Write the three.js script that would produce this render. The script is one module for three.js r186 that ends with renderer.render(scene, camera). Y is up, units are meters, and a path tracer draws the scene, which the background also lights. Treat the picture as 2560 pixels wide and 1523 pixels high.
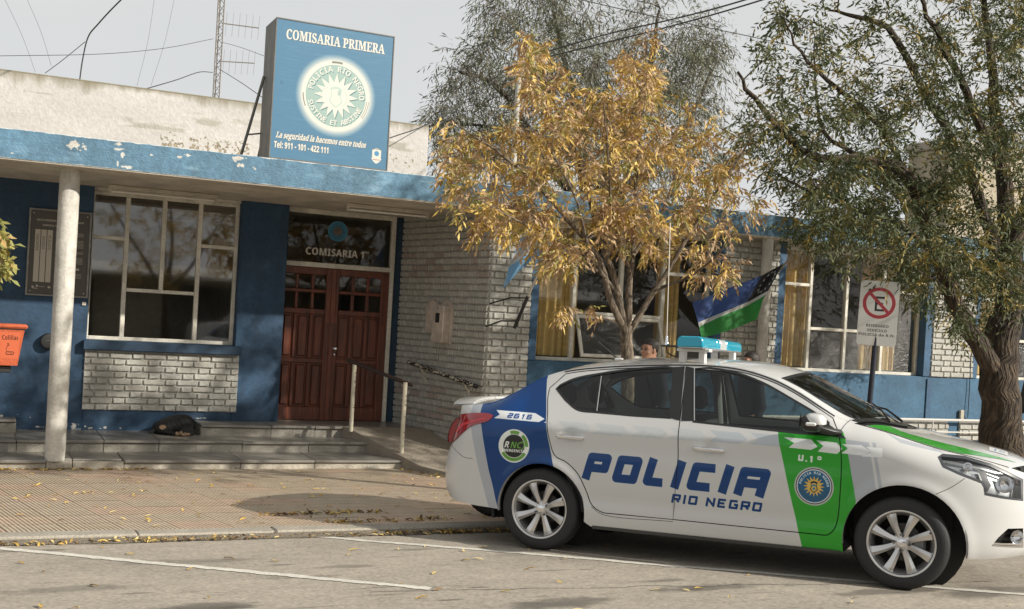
import * as THREE from 'three';
import { mergeGeometries, mergeVertices } from 'three/addons/utils/BufferGeometryUtils.js';
import { MarchingCubes } from 'three/addons/objects/MarchingCubes.js';

// ---------- camera, sky, sun, exposure ----------
const scene = new THREE.Scene();
const renderer = new THREE.WebGLRenderer({ antialias: true });
renderer.toneMapping = THREE.LinearToneMapping;
renderer.toneMappingExposure = 1.2;
renderer.shadowMap.enabled = true;
const V = (x, y, z) => new THREE.Vector3(x, y, z);
const RAD = Math.PI / 180, FOCAL = 2859.3, PPX = 1280, PPY = 824.2;
const EYE = V(0, 1.83, 0);
const camera = new THREE.PerspectiveCamera(2 * Math.atan(761.5 / FOCAL) / RAD, 2560 / 1523, 0.1, 900);
const yaw = 25.053 * RAD, pitch = -0.4288 * RAD, roll = 3.3125 * RAD;
const FW = V(Math.sin(yaw) * Math.cos(pitch), Math.sin(pitch), -Math.cos(yaw) * Math.cos(pitch));
const RT0 = V(Math.cos(yaw), 0, Math.sin(yaw)), UP0 = RT0.clone().cross(FW);
const RT = RT0.clone().multiplyScalar(Math.cos(roll)).addScaledVector(UP0, Math.sin(roll));
const UP = UP0.clone().multiplyScalar(Math.cos(roll)).addScaledVector(RT0, -Math.sin(roll));
camera.position.copy(EYE);
camera.quaternion.setFromRotationMatrix(new THREE.Matrix4().makeBasis(RT, UP, FW.clone().negate()));
camera.setViewOffset(2560, 1523, 0, -(PPY - 761.5), 2560, 1523);
camera.updateProjectionMatrix();
camera.updateMatrixWorld();

const SUN = V(0.6056, 0.46, 0.6494).normalize();
const sun = new THREE.DirectionalLight(new THREE.Color().setRGB(1, 0.94, 0.84), 4.9);
sun.position.copy(SUN).multiplyScalar(60).add(V(6, 0, -10));
sun.target.position.set(6, 0, -10);
sun.castShadow = true;
sun.shadow.radius = 1.6;
sun.shadow.mapSize.set(4096, 4096);
Object.assign(sun.shadow.camera, { left: -30, right: 30, top: 25, bottom: -25, near: 1, far: 140 });
scene.add(sun, sun.target);

// ---------- small helpers ----------
function rng(seed) {
  let s = seed | 0;
  return () => { s = (s + 0x6d2b79f5) | 0; let t = Math.imul(s ^ (s >>> 15), 1 | s); t = (t + Math.imul(t ^ (t >>> 7), 61 | t)) ^ t; return ((t ^ (t >>> 14)) >>> 0) / 4294967296; };
}
const clamp = (x, a = 0, b = 1) => Math.min(b, Math.max(a, x));
const lerp = (a, b, t) => a + (b - a) * t;
const sstep = (a, b, x) => { const t = clamp((x - a) / (b - a)); return t * t * (3 - 2 * t); };
const hash = (x, y, s) => { let h = Math.imul(x, 374761393) ^ Math.imul(y, 668265263) ^ Math.imul(s, 2147483647 - 1013904223); h = Math.imul(h ^ (h >>> 13), 1274126177); return ((h ^ (h >>> 16)) >>> 0) / 4294967296; };
function vnoise(x, y, p = 0, s = 0) {
  const xi = Math.floor(x), yi = Math.floor(y), fx = x - xi, fy = y - yi, u = fx * fx * (3 - 2 * fx), v = fy * fy * (3 - 2 * fy);
  const w = (n) => (p ? ((n % p) + p) % p : n);
  const a = hash(w(xi), w(yi), s), b = hash(w(xi + 1), w(yi), s), c = hash(w(xi), w(yi + 1), s), d = hash(w(xi + 1), w(yi + 1), s);
  return lerp(lerp(a, b, u), lerp(c, d, u), v);
}
function fbm(x, y, oct = 4, p = 0, s = 0) {
  let r = 0, a = 0.5, n = 0;
  for (let i = 0; i < oct; i++) { r += a * vnoise(x, y, p, s + i * 17); n += a; a *= 0.5; x *= 2; y *= 2; p *= 2; }
  return r / n;
}
function dataTex(w, h, fn, srgb = true, wrap = THREE.RepeatWrapping) {
  const d = new Uint8Array(w * h * 4);
  for (let y = 0; y < h; y++) for (let x = 0; x < w; x++) {
    const c = fn(x, y), i = (y * w + x) * 4;
    d[i] = clamp(c[0], 0, 255); d[i + 1] = clamp(c[1], 0, 255); d[i + 2] = clamp(c[2], 0, 255); d[i + 3] = 255;
  }
  const t = new THREE.DataTexture(d, w, h, THREE.RGBAFormat);
  t.wrapS = t.wrapT = wrap; t.magFilter = THREE.LinearFilter; t.minFilter = THREE.LinearMipmapLinearFilter; t.generateMipmaps = true;
  if (srgb) t.colorSpace = THREE.SRGBColorSpace;
  t.needsUpdate = true;
  return t;
}
function canvasTex(w, h, draw) {
  const c = document.createElement('canvas'); c.width = w; c.height = h;
  draw(c.getContext('2d'), w, h);
  const t = new THREE.CanvasTexture(c); t.colorSpace = THREE.SRGBColorSpace; t.anisotropy = 8;
  return t;
}
const reps = (t, sx, sy = sx) => { const c = t.clone(); c.repeat.set(sx, sy); c.needsUpdate = true; return c; };
const lin = (r, g, b) => new THREE.Color().setRGB(r, g, b);
const std = (color, roughness = 0.8, o = {}) => new THREE.MeshStandardMaterial({ color, roughness, side: THREE.DoubleSide, ...o });
const phys = (color, roughness = 0.5, o = {}) => new THREE.MeshPhysicalMaterial({ color, roughness, side: THREE.DoubleSide, ...o });

// sky: thin bright overcast, computed as air and soft cloud
{
  const w = 512, h = 256, d = new Float32Array(w * h * 4);
  for (let y = 0; y < h; y++) for (let x = 0; x < w; x++) {
    const el = ((y + 0.5) / h - 0.5) * Math.PI, az = ((x + 0.5) / w - 0.5) * 2 * Math.PI;
    const dir = V(Math.cos(el) * Math.cos(az), Math.sin(el), Math.cos(el) * Math.sin(az));
    const up = Math.max(0, dir.y), k = 1 / (up + 0.35);
    const cl = fbm(dir.x * k * 2.1 + 9, dir.z * k * 2.1 + 5, 4, 0, 3);
    const tone = lerp(0.63, 0.46, sstep(0, 0.9, up)) * (0.93 + 0.14 * cl);
    const near = Math.pow(Math.max(0, dir.dot(SUN)), 6) * 0.4;
    const gnd = dir.y < 0 ? 0.55 : 1, i = (y * w + x) * 4, b = sstep(0.35, 0.65, cl) * 0.5 + 0.5;
    d[i] = (tone * lerp(0.95, 1.0, b) + near) * gnd; d[i + 1] = (tone * lerp(1.0, 1.0, b) + near * 0.95) * gnd; d[i + 2] = (tone * lerp(1.04, 0.985, b) + near * 0.85) * gnd; d[i + 3] = 1;
  }
  const t = new THREE.DataTexture(d, w, h, THREE.RGBAFormat, THREE.FloatType);
  t.mapping = THREE.EquirectangularReflectionMapping; t.magFilter = THREE.LinearFilter; t.minFilter = THREE.LinearFilter; t.wrapS = THREE.RepeatWrapping; t.needsUpdate = true;
  scene.background = t; scene.environment = t;
}

// pixel of the photograph -> ray, and where it meets a plane
const ray = (px, py) => FW.clone().addScaledVector(RT, (px - PPX) / FOCAL).addScaledVector(UP, -(py - PPY) / FOCAL);
const atZ = (px, py, z) => { const d = ray(px, py); return EYE.clone().addScaledVector(d, (z - EYE.z) / d.z); };
const atY = (px, py, y) => { const d = ray(px, py); return EYE.clone().addScaledVector(d, (y - EYE.y) / d.y); };

// things and parts
const taken = new Map();
const numbered = (n) => { const k = taken.get(n) || 0; taken.set(n, k + 1); return k ? n + '_' + String(k).padStart(3, '0') : n; };
function thing(name, label, category, pos = [0, 0, 0], turn = 0, group) {
  const o = new THREE.Group(); o.name = numbered(name); o.position.set(...pos); o.rotation.y = turn; o.userData = { label, category };
  if (group) o.userData.group = group;
  scene.add(o); return o;
}
function mesh(name, geo, mat, parent) {
  const m = new THREE.Mesh(geo, mat); m.name = name; m.castShadow = m.receiveShadow = true;
  if (parent) parent.add(m); else { m.name = numbered(name); scene.add(m); }
  return m;
}
const structure = (name, geo, mat) => { const m = mesh(name, geo, mat); m.userData = { kind: 'structure' }; return m; };
const sub = (name, parent) => { const g = new THREE.Group(); g.name = name; parent.add(g); return g; };
const merged = (list) => { const l = list.map((g) => (g.index ? g.toNonIndexed() : g)); const keys = ['position', 'normal', 'uv']; l.forEach((g) => { for (const k of Object.keys(g.attributes)) if (!keys.includes(k)) g.deleteAttribute(k); }); return mergeGeometries(l); };

// uv in metres from position, by the way a face points
function metreUV(g, s = 1, ox = 0, oy = 0) {
  if (g.index) g = g.toNonIndexed();
  const p = g.attributes.position, n = p.count, uv = new Float32Array(n * 2), a = V(), b = V(), c = V();
  for (let i = 0; i < n; i += 3) {
    a.fromBufferAttribute(p, i); b.fromBufferAttribute(p, i + 1).sub(a); c.fromBufferAttribute(p, i + 2).sub(a); b.cross(c);
    const ax = Math.abs(b.x), ay = Math.abs(b.y), az = Math.abs(b.z);
    for (let k = 0; k < 3; k++) {
      const x = p.getX(i + k), y = p.getY(i + k), z = p.getZ(i + k);
      const u = ax >= ay && ax >= az ? z : x, v = ay > ax && ay > az ? z : y;
      uv[(i + k) * 2] = u * s + ox; uv[(i + k) * 2 + 1] = v * s + oy;
    }
  }
  g.setAttribute('uv', new THREE.BufferAttribute(uv, 2));
  return g;
}
// chamfered box from eight corners (optionally pushed about), 44 triangles
function chamfer(x0, x1, y0, y1, z0, z1, b = 0.004, jit = 0, rnd = null) {
  const B = Math.min(b, (x1 - x0) * 0.45, (y1 - y0) * 0.45, (z1 - z0) * 0.45), P = {}, pos = [], cx = (x0 + x1) / 2, cy = (y0 + y1) / 2, cz = (z0 + z1) / 2;
  for (const i of [0, 1]) for (const j of [0, 1]) for (const k of [0, 1]) {
    const J = () => (jit ? (rnd() - 0.5) * 2 * jit : 0);
    const X = (i ? x1 : x0) + J(), Y = (j ? y1 : y0) + J(), Z = (k ? z1 : z0) + J() * 0.5, ix = X + (i ? -B : B), iy = Y + (j ? -B : B), iz = Z + (k ? -B : B);
    P['x' + i + j + k] = [X, iy, iz]; P['y' + i + j + k] = [ix, Y, iz]; P['z' + i + j + k] = [ix, iy, Z];
  }
  const tri = (a, b2, c) => {
    const [ax, ay, az] = P[a], [bx, by, bz] = P[b2], [dx, dy, dz] = P[c];
    const ux = bx - ax, uy = by - ay, uz = bz - az, vx = dx - ax, vy = dy - ay, vz = dz - az;
    const nx = uy * vz - uz * vy, ny = uz * vx - ux * vz, nz = ux * vy - uy * vx;
    const out = nx * ((ax + bx + dx) / 3 - cx) + ny * ((ay + by + dy) / 3 - cy) + nz * ((az + bz + dz) / 3 - cz);
    pos.push(...P[a], ...(out >= 0 ? P[b2] : P[c]), ...(out >= 0 ? P[c] : P[b2]));
  };
  const quad = (a, b2, c, d) => { tri(a, b2, c); tri(a, c, d); };
  for (const i of [0, 1]) {
    quad(`x${i}00`, `x${i}10`, `x${i}11`, `x${i}01`); quad(`y0${i}0`, `y1${i}0`, `y1${i}1`, `y0${i}1`); quad(`z00${i}`, `z10${i}`, `z11${i}`, `z01${i}`);
    for (const j of [0, 1]) {
      quad(`x${i}${j}0`, `x${i}${j}1`, `y${i}${j}1`, `y${i}${j}0`); quad(`x${i}0${j}`, `x${i}1${j}`, `z${i}1${j}`, `z${i}0${j}`); quad(`y0${i}${j}`, `y1${i}${j}`, `z1${i}${j}`, `z0${i}${j}`);
      for (const k of [0, 1]) tri(`x${i}${j}${k}`, `y${i}${j}${k}`, `z${i}${j}${k}`);
    }
  }
  const g = new THREE.BufferGeometry(); g.setAttribute('position', new THREE.Float32BufferAttribute(pos, 3));
  g.computeVertexNormals();
  return metreUV(g);
}
const cbox = (name, x0, x1, y0, y1, z0, z1, mat, parent, b = 0.006) => mesh(name, chamfer(x0, x1, y0, y1, Math.min(z0, z1), Math.max(z0, z1), b), mat, parent);
// tube along points with a radius at each
function taperTube(pts, radii, seg = 8, closed = true) {
  const pos = [], idx = [], n = pts.length, up = V(0.13, 0.21, 0.97).normalize();
  let prev = null; const uv = []; let len = 0;
  for (let i = 0; i < n; i++) {
    const t = (pts[Math.min(n - 1, i + 1)].clone().sub(pts[Math.max(0, i - 1)])).normalize();
    let a = prev ? prev.clone().addScaledVector(t, -prev.dot(t)) : up.clone().addScaledVector(t, -up.dot(t));
    if (a.lengthSq() < 1e-6) a = V(1, 0, 0).addScaledVector(t, -t.x);
    a.normalize(); prev = a; const b = t.clone().cross(a);
    if (i) len += pts[i].distanceTo(pts[i - 1]);
    const r = Array.isArray(radii) ? radii[i] : radii;
    for (let k = 0; k <= seg; k++) {
      const q = (k / seg) * 2 * Math.PI, c = Math.cos(q) * r, s = Math.sin(q) * r;
      pos.push(pts[i].x + a.x * c + b.x * s, pts[i].y + a.y * c + b.y * s, pts[i].z + a.z * c + b.z * s); uv.push((k / seg) * 2 * Math.PI * r, len);
      if (i < n - 1 && k < seg) { const w = seg + 1, o = i * w + k; idx.push(o, o + 1, o + w, o + 1, o + w + 1, o + w); }
    }
  }
  if (closed) for (const e of [0, n - 1]) {
    const o = pos.length / 3; pos.push(pts[e].x, pts[e].y, pts[e].z); uv.push(0, 0);
    for (let k = 0; k < seg; k++) { const w = e * (seg + 1) + k; if (e) idx.push(o, w, w + 1); else idx.push(o, w + 1, w); }
  }
  const g = new THREE.BufferGeometry(); g.setAttribute('position', new THREE.Float32BufferAttribute(pos, 3)); g.setAttribute('uv', new THREE.Float32BufferAttribute(uv, 2)); g.setIndex(idx); g.computeVertexNormals();
  return g;
}
const rod = (a, b, r, seg = 10) => taperTube([a, b], [r, r], seg);
function lathe(profile, seg = 48) { return new THREE.LatheGeometry(profile.map(([r, y]) => new THREE.Vector2(r, y)), seg); }
const moved = (g, x, y, z) => g.clone().translate(x, y, z);

// ---------- shared surface textures ----------
const plasterTex = dataTex(512, 512, (x, y) => {
  const a = fbm(x / 64, y / 64, 5, 8, 1), b = fbm(x / 8, y / 8, 3, 64, 7), c = fbm(x / 160 + 0.3, y / 40, 3, 0, 9) ;
  const s = clamp(0.92 + 0.26 * (a - 0.5) + 0.14 * (b - 0.5)); const v = 255 * s; return [v, v, v * 0.985];
});
const bumpTex = dataTex(512, 512, (x, y) => { const v = 255 * clamp(0.5 + 0.8 * (fbm(x / 16, y / 16, 5, 32, 21) - 0.5) + 0.5 * (fbm(x / 90, y / 90, 3, 0, 3) - 0.5)); return [v, v, v]; }, false);
const grainTex = dataTex(512, 512, (x, y) => {
  const a = fbm(x / 4, y / 4, 3, 128, 31), b = fbm(x / 90, y / 90, 4, 0, 35), sp = vnoise(x / 2, y / 2, 256, 41);
  let v = 0.93 + 0.3 * (a - 0.5) + 0.16 * (b - 0.5); if (sp > 0.86) v += 0.16; if (sp < 0.12) v -= 0.2;
  v = 255 * clamp(v); return [v, v * 0.99, v * 0.97];
});
// ---------- ground, road, kerb, pavement ----------
const SW_K = 0.115 / 4.16, swY = (z) => SW_K * (z + 12.84), rdY = (z) => (z < -3 ? 0.074 + 0.0391 * (z + 8.68) : 0.296);
function sheet(x0, x1, zs, yf, nx = 1, uvs = 1) {
  const pos = [], uv = [], idx = [], w = nx + 1;
  zs.forEach((z, j) => { for (let i = 0; i <= nx; i++) { const x = lerp(x0, x1, i / nx); pos.push(x, yf(z, x), z); uv.push(x * uvs, z * uvs); if (j < zs.length - 1 && i < nx) { const o = j * w + i; idx.push(o, o + w, o + 1, o + 1, o + w, o + w + 1); } } });
  const g = new THREE.BufferGeometry(); g.setAttribute('position', new THREE.Float32BufferAttribute(pos, 3)); g.setAttribute('uv', new THREE.Float32BufferAttribute(uv, 2)); g.setIndex(idx); g.computeVertexNormals(); return g;
}
structure('ground', sheet(-300, 300, [-350, 200], () => -0.12), std(lin(0.2, 0.18, 0.15), 0.95, { map: reps(plasterTex, 0.2) }));
// asphalt: aggregate, tar stains, a crack and scuffs, laid out in metres over x -2..14, z -9..-3
const RX0 = -2, RX1 = 12, RZ0 = -8.7, RZ1 = -3.2;
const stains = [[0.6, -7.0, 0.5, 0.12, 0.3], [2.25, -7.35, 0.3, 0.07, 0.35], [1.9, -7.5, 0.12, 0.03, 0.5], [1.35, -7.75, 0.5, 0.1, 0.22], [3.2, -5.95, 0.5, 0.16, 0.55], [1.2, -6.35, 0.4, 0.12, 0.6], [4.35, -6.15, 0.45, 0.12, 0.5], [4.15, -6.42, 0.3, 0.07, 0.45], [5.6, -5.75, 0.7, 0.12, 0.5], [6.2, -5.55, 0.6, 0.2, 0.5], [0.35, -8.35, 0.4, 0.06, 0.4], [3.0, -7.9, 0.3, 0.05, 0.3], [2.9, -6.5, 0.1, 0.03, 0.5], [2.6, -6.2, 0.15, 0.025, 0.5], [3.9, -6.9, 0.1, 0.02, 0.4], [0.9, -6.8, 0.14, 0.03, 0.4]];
const roadTex = dataTex(2048, 1024, (x, y) => {
  const X = lerp(RX0, RX1, x / 2048), Z = lerp(RZ0, RZ1, y / 1024);
  const a = fbm(X * 55, Z * 55, 3, 0, 51), b = fbm(X * 1.3, Z * 2.2, 5, 0, 55), c = fbm(X * 9, Z * 9, 3, 0, 57), sp = vnoise(X * 95, Z * 95, 0, 59);
  let v = 0.9 + 0.24 * (a - 0.5) + 0.15 * (b - 0.5) + 0.08 * (c - 0.5);
  if (sp > 0.88) v += 0.1; if (sp < 0.1) v -= 0.14;
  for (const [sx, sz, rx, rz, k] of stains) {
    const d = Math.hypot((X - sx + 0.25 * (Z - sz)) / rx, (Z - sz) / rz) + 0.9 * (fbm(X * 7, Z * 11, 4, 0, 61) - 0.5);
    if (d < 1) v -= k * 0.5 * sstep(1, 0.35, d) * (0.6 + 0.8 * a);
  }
  const cr = Math.abs(Z - (-6.35 + 0.16 * (X - 3.4) + 0.12 * (fbm(X * 3, 4, 4, 0, 63) - 0.5))); if (X > 2.2 && X < 6.6 && cr < 0.011 * (0.4 + vnoise(X * 4, 1, 0, 65))) v -= 0.3;
  const fl = fbm(X * 2.2, Z * 14, 3, 0, 71); if (fl > 0.7) v -= (fl - 0.7) * 0.9;
  const r = 255 * clamp(v * 0.97); return [r, r * 0.975, r * 0.935];
}, true, THREE.ClampToEdgeWrapping);
{
  const zs = []; for (let z = -8.68; z <= -3.2; z += 0.274) zs.push(z);
  const g = sheet(RX0, RX1, zs, rdY, 4), uv = g.attributes.uv, p = g.attributes.position;
  for (let i = 0; i < uv.count; i++) uv.setXY(i, (p.getX(i) - RX0) / (RX1 - RX0), (p.getZ(i) - RZ0) / (RZ1 - RZ0));
  structure('road', g, std(lin(0.45, 0.42, 0.378), 0.9, { map: roadTex, bumpMap: reps(bumpTex, 9, 4), bumpScale: 0.003 }));
  const far = std(lin(0.3, 0.28, 0.25), 0.9, { map: reps(grainTex, 0.7), bumpMap: reps(bumpTex, 0.6), bumpScale: 0.003 });
  const parts = [sheet(-40, RX0, [-8.68, -3.2, 5.9], (z) => (z > 3 ? 0.2 : rdY(z)), 2), sheet(RX1, 60, [-8.68, -3.2, 5.9], (z) => (z > 3 ? 0.2 : rdY(z)), 2), sheet(RX0, RX1, [-3.2, 5.9], (z) => (z > 3 ? 0.2 : rdY(z)), 2)];
  structure('road_surface', merged(parts), far);
  structure('opposite_pavement', merged([chamfer(-40, 60, 0.05, 0.33, 5.9, 9.2, 0.02)]), std(lin(0.42, 0.37, 0.3), 0.9, { map: reps(grainTex, 0.5) }));
}
// worn white bay lines
function bayLine(name, label, a, b, wid, seed) {
  const r = rng(seed), pos = [], idx = [], n = 260, d = b.clone().sub(a), L = d.length(); d.normalize(); const q = V(d.z, 0, -d.x);
  let o = 0;
  for (let i = 0; i < n; i++) {
    const t0 = (i / n) * L, t1 = ((i + 1) / n) * L;
        const wob = (t) => (fbm(t * 2.4, seed, 3, 0, 8) - 0.5) * 0.045, e = (t, k) => wid * (0.34 + 0.42 * fbm(t * 22, seed + k * 9, 3, 0, 11));
    for (const [t, s] of [[t0, 1], [t0, -1], [t1, 1], [t1, -1]]) { const p = a.clone().addScaledVector(d, t).addScaledVector(q, s * e(t, s + 2) + wob(t)); pos.push(p.x, rdY(p.z) + 0.004, p.z); }
    idx.push(o, o + 2, o + 1, o + 1, o + 2, o + 3); o += 4;
  }
  const g = new THREE.BufferGeometry(); g.setAttribute('position', new THREE.Float32BufferAttribute(pos, 3)); g.setIndex(idx); g.computeVertexNormals();
  const uv = new Float32Array((pos.length / 3) * 2); for (let i = 0; i < uv.length / 2; i++) { uv[i * 2] = pos[i * 3]; uv[i * 2 + 1] = pos[i * 3 + 2]; } g.setAttribute('uv', new THREE.BufferAttribute(uv, 2));
  const m = structure(name, g, std(lin(0.72, 0.7, 0.65), 0.85, { map: reps(grainTex, 1.1) }));
  m.userData.label = label;
}
bayLine('painted_bay_line', 'worn white parking line on open asphalt', V(-0.4, 0, -8.6 - 0.35), V(2.6, 0, -6.52), 0.075, 3);
bayLine('painted_bay_line', 'worn white parking line beside the police car', V(2.45, 0, -8.6), V(6.6, 0, -5.25), 0.07, 4);

const tileTones = [[0.6, 0.48, 0.365], [0.575, 0.475, 0.375], [0.605, 0.465, 0.36], [0.565, 0.48, 0.375], [0.55, 0.46, 0.35]].map((c) => std(lin(...c), 0.9, { map: reps(grainTex, 1.7), bumpMap: reps(bumpTex, 2), bumpScale: 0.0015 }));
{
  // ribbed pavement tiles; ribs run away from the kerb, a little askew
  const pave = new THREE.Group(); pave.name = 'pavement'; pave.userData = { kind: 'structure' }; scene.add(pave);
  const SK = 0.17, T = 0.4, ribs = 12, r = rng(7);
  const tileGeo = (flat) => {
    const pos = [], uv = [], gap = 0.003, put = (x, y, z) => { pos.push(x + z * SK, y, z); uv.push(x, z); };
    const prof = [];
    for (let i = 0; i < ribs; i++) { const a = gap + (i / ribs) * (T - 2 * gap), b = gap + ((i + 1) / ribs) * (T - 2 * gap), c = b - a; prof.push([a, -0.0085], [a + c * 0.24, 0], [b - c * 0.24, 0]); }
    prof.push([T - gap, -0.0085]);
    for (let i = 0; i < prof.length - 1; i++) { const [x0, y0] = prof[i], [x1, y1] = prof[i + 1]; put(x0, y0, gap); put(x1, y1, T - gap); put(x1, y1, gap); put(x0, y0, gap); put(x0, y0, T - gap); put(x1, y1, T - gap); }
    const g = new THREE.BufferGeometry(); g.setAttribute('position', new THREE.Float32BufferAttribute(pos, 3)); g.setAttribute('uv', new THREE.Float32BufferAttribute(uv, 2)); g.computeVertexNormals(); return g;
  };
  const g0 = tileGeo(), rows = 10, far = [];
  for (let j = 0; j < rows; j++) for (let i = -14; i < 46; i++) {
    const z = -12.86 + j * T, x = i * T + (z + 12.86) * SK - 0.4, near = i >= -1 && i <= 22;
    if (z + T > -8.83) continue;
    const dy = (r() - 0.5) * 0.0016, tx = Math.atan(-SW_K) + (r() - 0.5) * 0.003, tz = (r() - 0.5) * 0.003, k = Math.floor(r() * 5);
    if (near) { const m = mesh('tile', g0, tileTones[k], pave); m.position.set(x, swY(z) + dy, z); m.rotation.set(tx, 0, tz); }
    else far.push(g0.clone().rotateX(tx).translate(x, swY(z) + dy, z));
  }
  const ft = mesh('tile_field', merged(far), tileTones[1], pave); ft.userData = { kind: 'stuff' };
  mesh('bed', sheet(-40, 60, [-13.6, -8.7], (z) => swY(z) - 0.02), std(lin(0.2, 0.17, 0.13), 0.95, { map: reps(grainTex, 1) }), pave);
  // kerb stones
  const kerb = new THREE.Group(); kerb.name = 'kerb'; kerb.userData = { kind: 'structure' }; scene.add(kerb);
  const km = std(lin(0.4, 0.37, 0.32), 0.9, { map: reps(grainTex, 1.2), bumpMap: reps(bumpTex, 1.5), bumpScale: 0.006 });
  for (let i = 0; i < 22; i++) { const x = -6 + i * 1.02; mesh('kerb_stone', chamfer(x, x + 1.017, -0.1, 0.117 + (r() - 0.5) * 0.008, -8.86, -8.675 + (r() - 0.5) * 0.006, 0.012, 0.0012, r), km, kerb); }
  // gutter silt along the kerb foot
  const gut = []; for (let i = 0; i < 260; i++) { const x = -1.5 + i * 0.05; gut.push([x, -8.69, -8.555 + 0.07 * (fbm(i * 0.17, 2, 3, 0, 77) - 0.5)]); }
  const pos = [], idx = []; gut.forEach(([x, z0, z1], i) => { pos.push(x, rdY(z0) + 0.03, z0, x, rdY(z1) + 0.005, z1); if (i) { const o = i * 2; idx.push(o - 2, o - 1, o, o, o - 1, o + 1); } });
  const g = new THREE.BufferGeometry(); g.setAttribute('position', new THREE.Float32BufferAttribute(pos, 3)); g.setIndex(idx); g.computeVertexNormals(); 
  const uv = new Float32Array((pos.length / 3) * 2); for (let i = 0; i < uv.length / 2; i++) { uv[i * 2] = pos[i * 3]; uv[i * 2 + 1] = pos[i * 3 + 2]; } g.setAttribute('uv', new THREE.BufferAttribute(uv, 2));
  structure('gutter', g, std(lin(0.26, 0.225, 0.18), 0.95, { map: reps(grainTex, 2), bumpMap: reps(bumpTex, 4), bumpScale: 0.02 }));
}
// fallen leaves: curled blades strewn on the ground
{
  const leaf = new THREE.BufferGeometry(), L = 0.085, W = 0.014, pos = [], idx = [];
  const st = [[0, 0.15], [0.25, 0.8], [0.5, 1], [0.75, 0.7], [1, 0.05]];
  st.forEach(([t, w], i) => { const y = 0.007 * Math.sin(t * 3.1) ; pos.push((t - 0.5) * L, y, -w * W, (t - 0.5) * L, y - 0.004, 0, (t - 0.5) * L, y + 0.003, w * W); if (i) { const o = (i - 1) * 3; idx.push(o, o + 3, o + 1, o + 1, o + 3, o + 4, o + 1, o + 4, o + 2, o + 2, o + 4, o + 5); } });
  leaf.setAttribute('position', new THREE.Float32BufferAttribute(pos, 3)); leaf.setIndex(idx); leaf.computeVertexNormals();
  const r = rng(99), items = [];
  for (let i = 0; i < 2300; i++) { const x = -1 + r() * 9.5; const dens = 0.25 + 0.75 * sstep(0.4, 0.6, fbm(x * 1.7, 3, 3, 0, 12)) + (x > 2.9 ? 0.5 : 0); if (r() > dens) continue; const z = -8.67 + 0.14 * r() ; items.push([x, rdY(z) + 0.004 + r() * 0.012, z, 0]); }
  for (let i = 0; i < 240; i++) { const x = -1 + r() * 6; const z = -12.75 + 3.9 * r(); items.push([x, swY(z) + 0.004, z, 1]); }
  for (let i = 0; i < 230; i++) { const x = -0.4 + 2.2 * Math.pow(r(), 1.5), z = -12.83 + 0.16 * r() * r(); items.push([x, swY(z) + 0.006, z, 1]); }
  for (let i = 0; i < 150; i++) { const x = 4.6 + 1.0 * r(), z = -12.8 + 0.9 * r(); items.push([x, swY(z) + 0.006, z, 1]); }
  for (let i = 0; i < 170; i++) { const c = r() < 0.5; const x = (c ? 2.75 : 3.2) + (r() - 0.5) * 1.1, z = (c ? -9.5 : -9.0) + (r() - 0.5) * 0.14 - (x - 2.9) * 0.05; items.push([x, swY(z) + 0.006, z, 2]); }
  for (let i = 0; i < 330; i++) { const x = 4.2 + r() * 5, z = -9.6 + r() * 0.85; items.push([x, swY(z) + 0.006, z, 2]); }
  for (let i = 0; i < 70; i++) { const x = 0 + r() * 7, z = -8.5 + 3.6 * r(); items.push([x, rdY(z) + 0.005, z, 1]); }
  const im = new THREE.InstancedMesh(leaf, std(lin(1, 1, 1), 0.8), items.length), m = new THREE.Matrix4(), q = new THREE.Quaternion(), e = new THREE.Euler();
  const cols = [lin(0.5, 0.34, 0.08), lin(0.55, 0.4, 0.12), lin(0.42, 0.26, 0.07), lin(0.6, 0.48, 0.22), lin(0.22, 0.13, 0.055), lin(0.12, 0.08, 0.045), lin(0.1, 0.07, 0.04)];
  items.forEach(([x, y, z, k], i) => {
    const s = k === 0 ? 0.32 + r() * 0.4 : 0.4 + r() * 0.5; q.setFromEuler(e.set((r() - 0.5) * (k === 1 ? 0.5 : 1.2), r() * 6.28, (r() - 0.5) * (k === 1 ? 0.5 : 1)));
    m.compose(V(x, y + 0.004, z), q, V(s, s, s)); im.setMatrixAt(i, m); im.setColorAt(i, cols[k === 1 ? Math.floor(r() * 4.4) : Math.floor(r() * 7)]);
  });
  im.name = 'fallen_leaves'; im.castShadow = im.receiveShadow = true; im.userData = { kind: 'stuff', label: 'yellow and brown fallen leaves on pavement and along the kerb', category: 'leaves' }; scene.add(im);
}
// ---------- the station building ----------
const station = thing('police_station', 'low blue and white police station with a deep canopy', 'building');
const zW = -14.5, zD = -14.75, zB = -12.75, zN = -12.9, zF = -12.48, SOF = 3.15;
const chipsAt = (w, h, x0, x1, y0, y1, base, list, seed, extra) => dataTex(w, h, (px, py) => {
  const X = lerp(x0, x1, px / w), Y = lerp(y0, y1, py / h);
  const a = fbm(X * 1.6, Y * 2.4, 5, 0, seed), b = fbm(X * 26, Y * 26, 3, 0, seed + 3), st = fbm(X * 9, Y * 0.8, 3, 0, seed + 5);
  let k = 0.86 + 0.24 * (a - 0.5) + 0.2 * (b - 0.5) + 0.16 * (st - 0.5), c = [base[0] * k, base[1] * k, base[2] * k];
  for (const [cx, cy, rx, ry] of list) {
    const d = Math.hypot((X - cx) / rx, (Y - cy) / ry) + 2.6 * (fbm(X * 26, Y * 26, 4, 0, seed + 8) - 0.5);
    if (d < 0.75) { const q = 186 + 50 * (b - 0.5); c = [q, q * 0.98, q * 0.94]; }
  }
  return extra ? extra(c, X, Y, a, b, st) : c;
}, true, THREE.ClampToEdgeWrapping);
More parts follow.
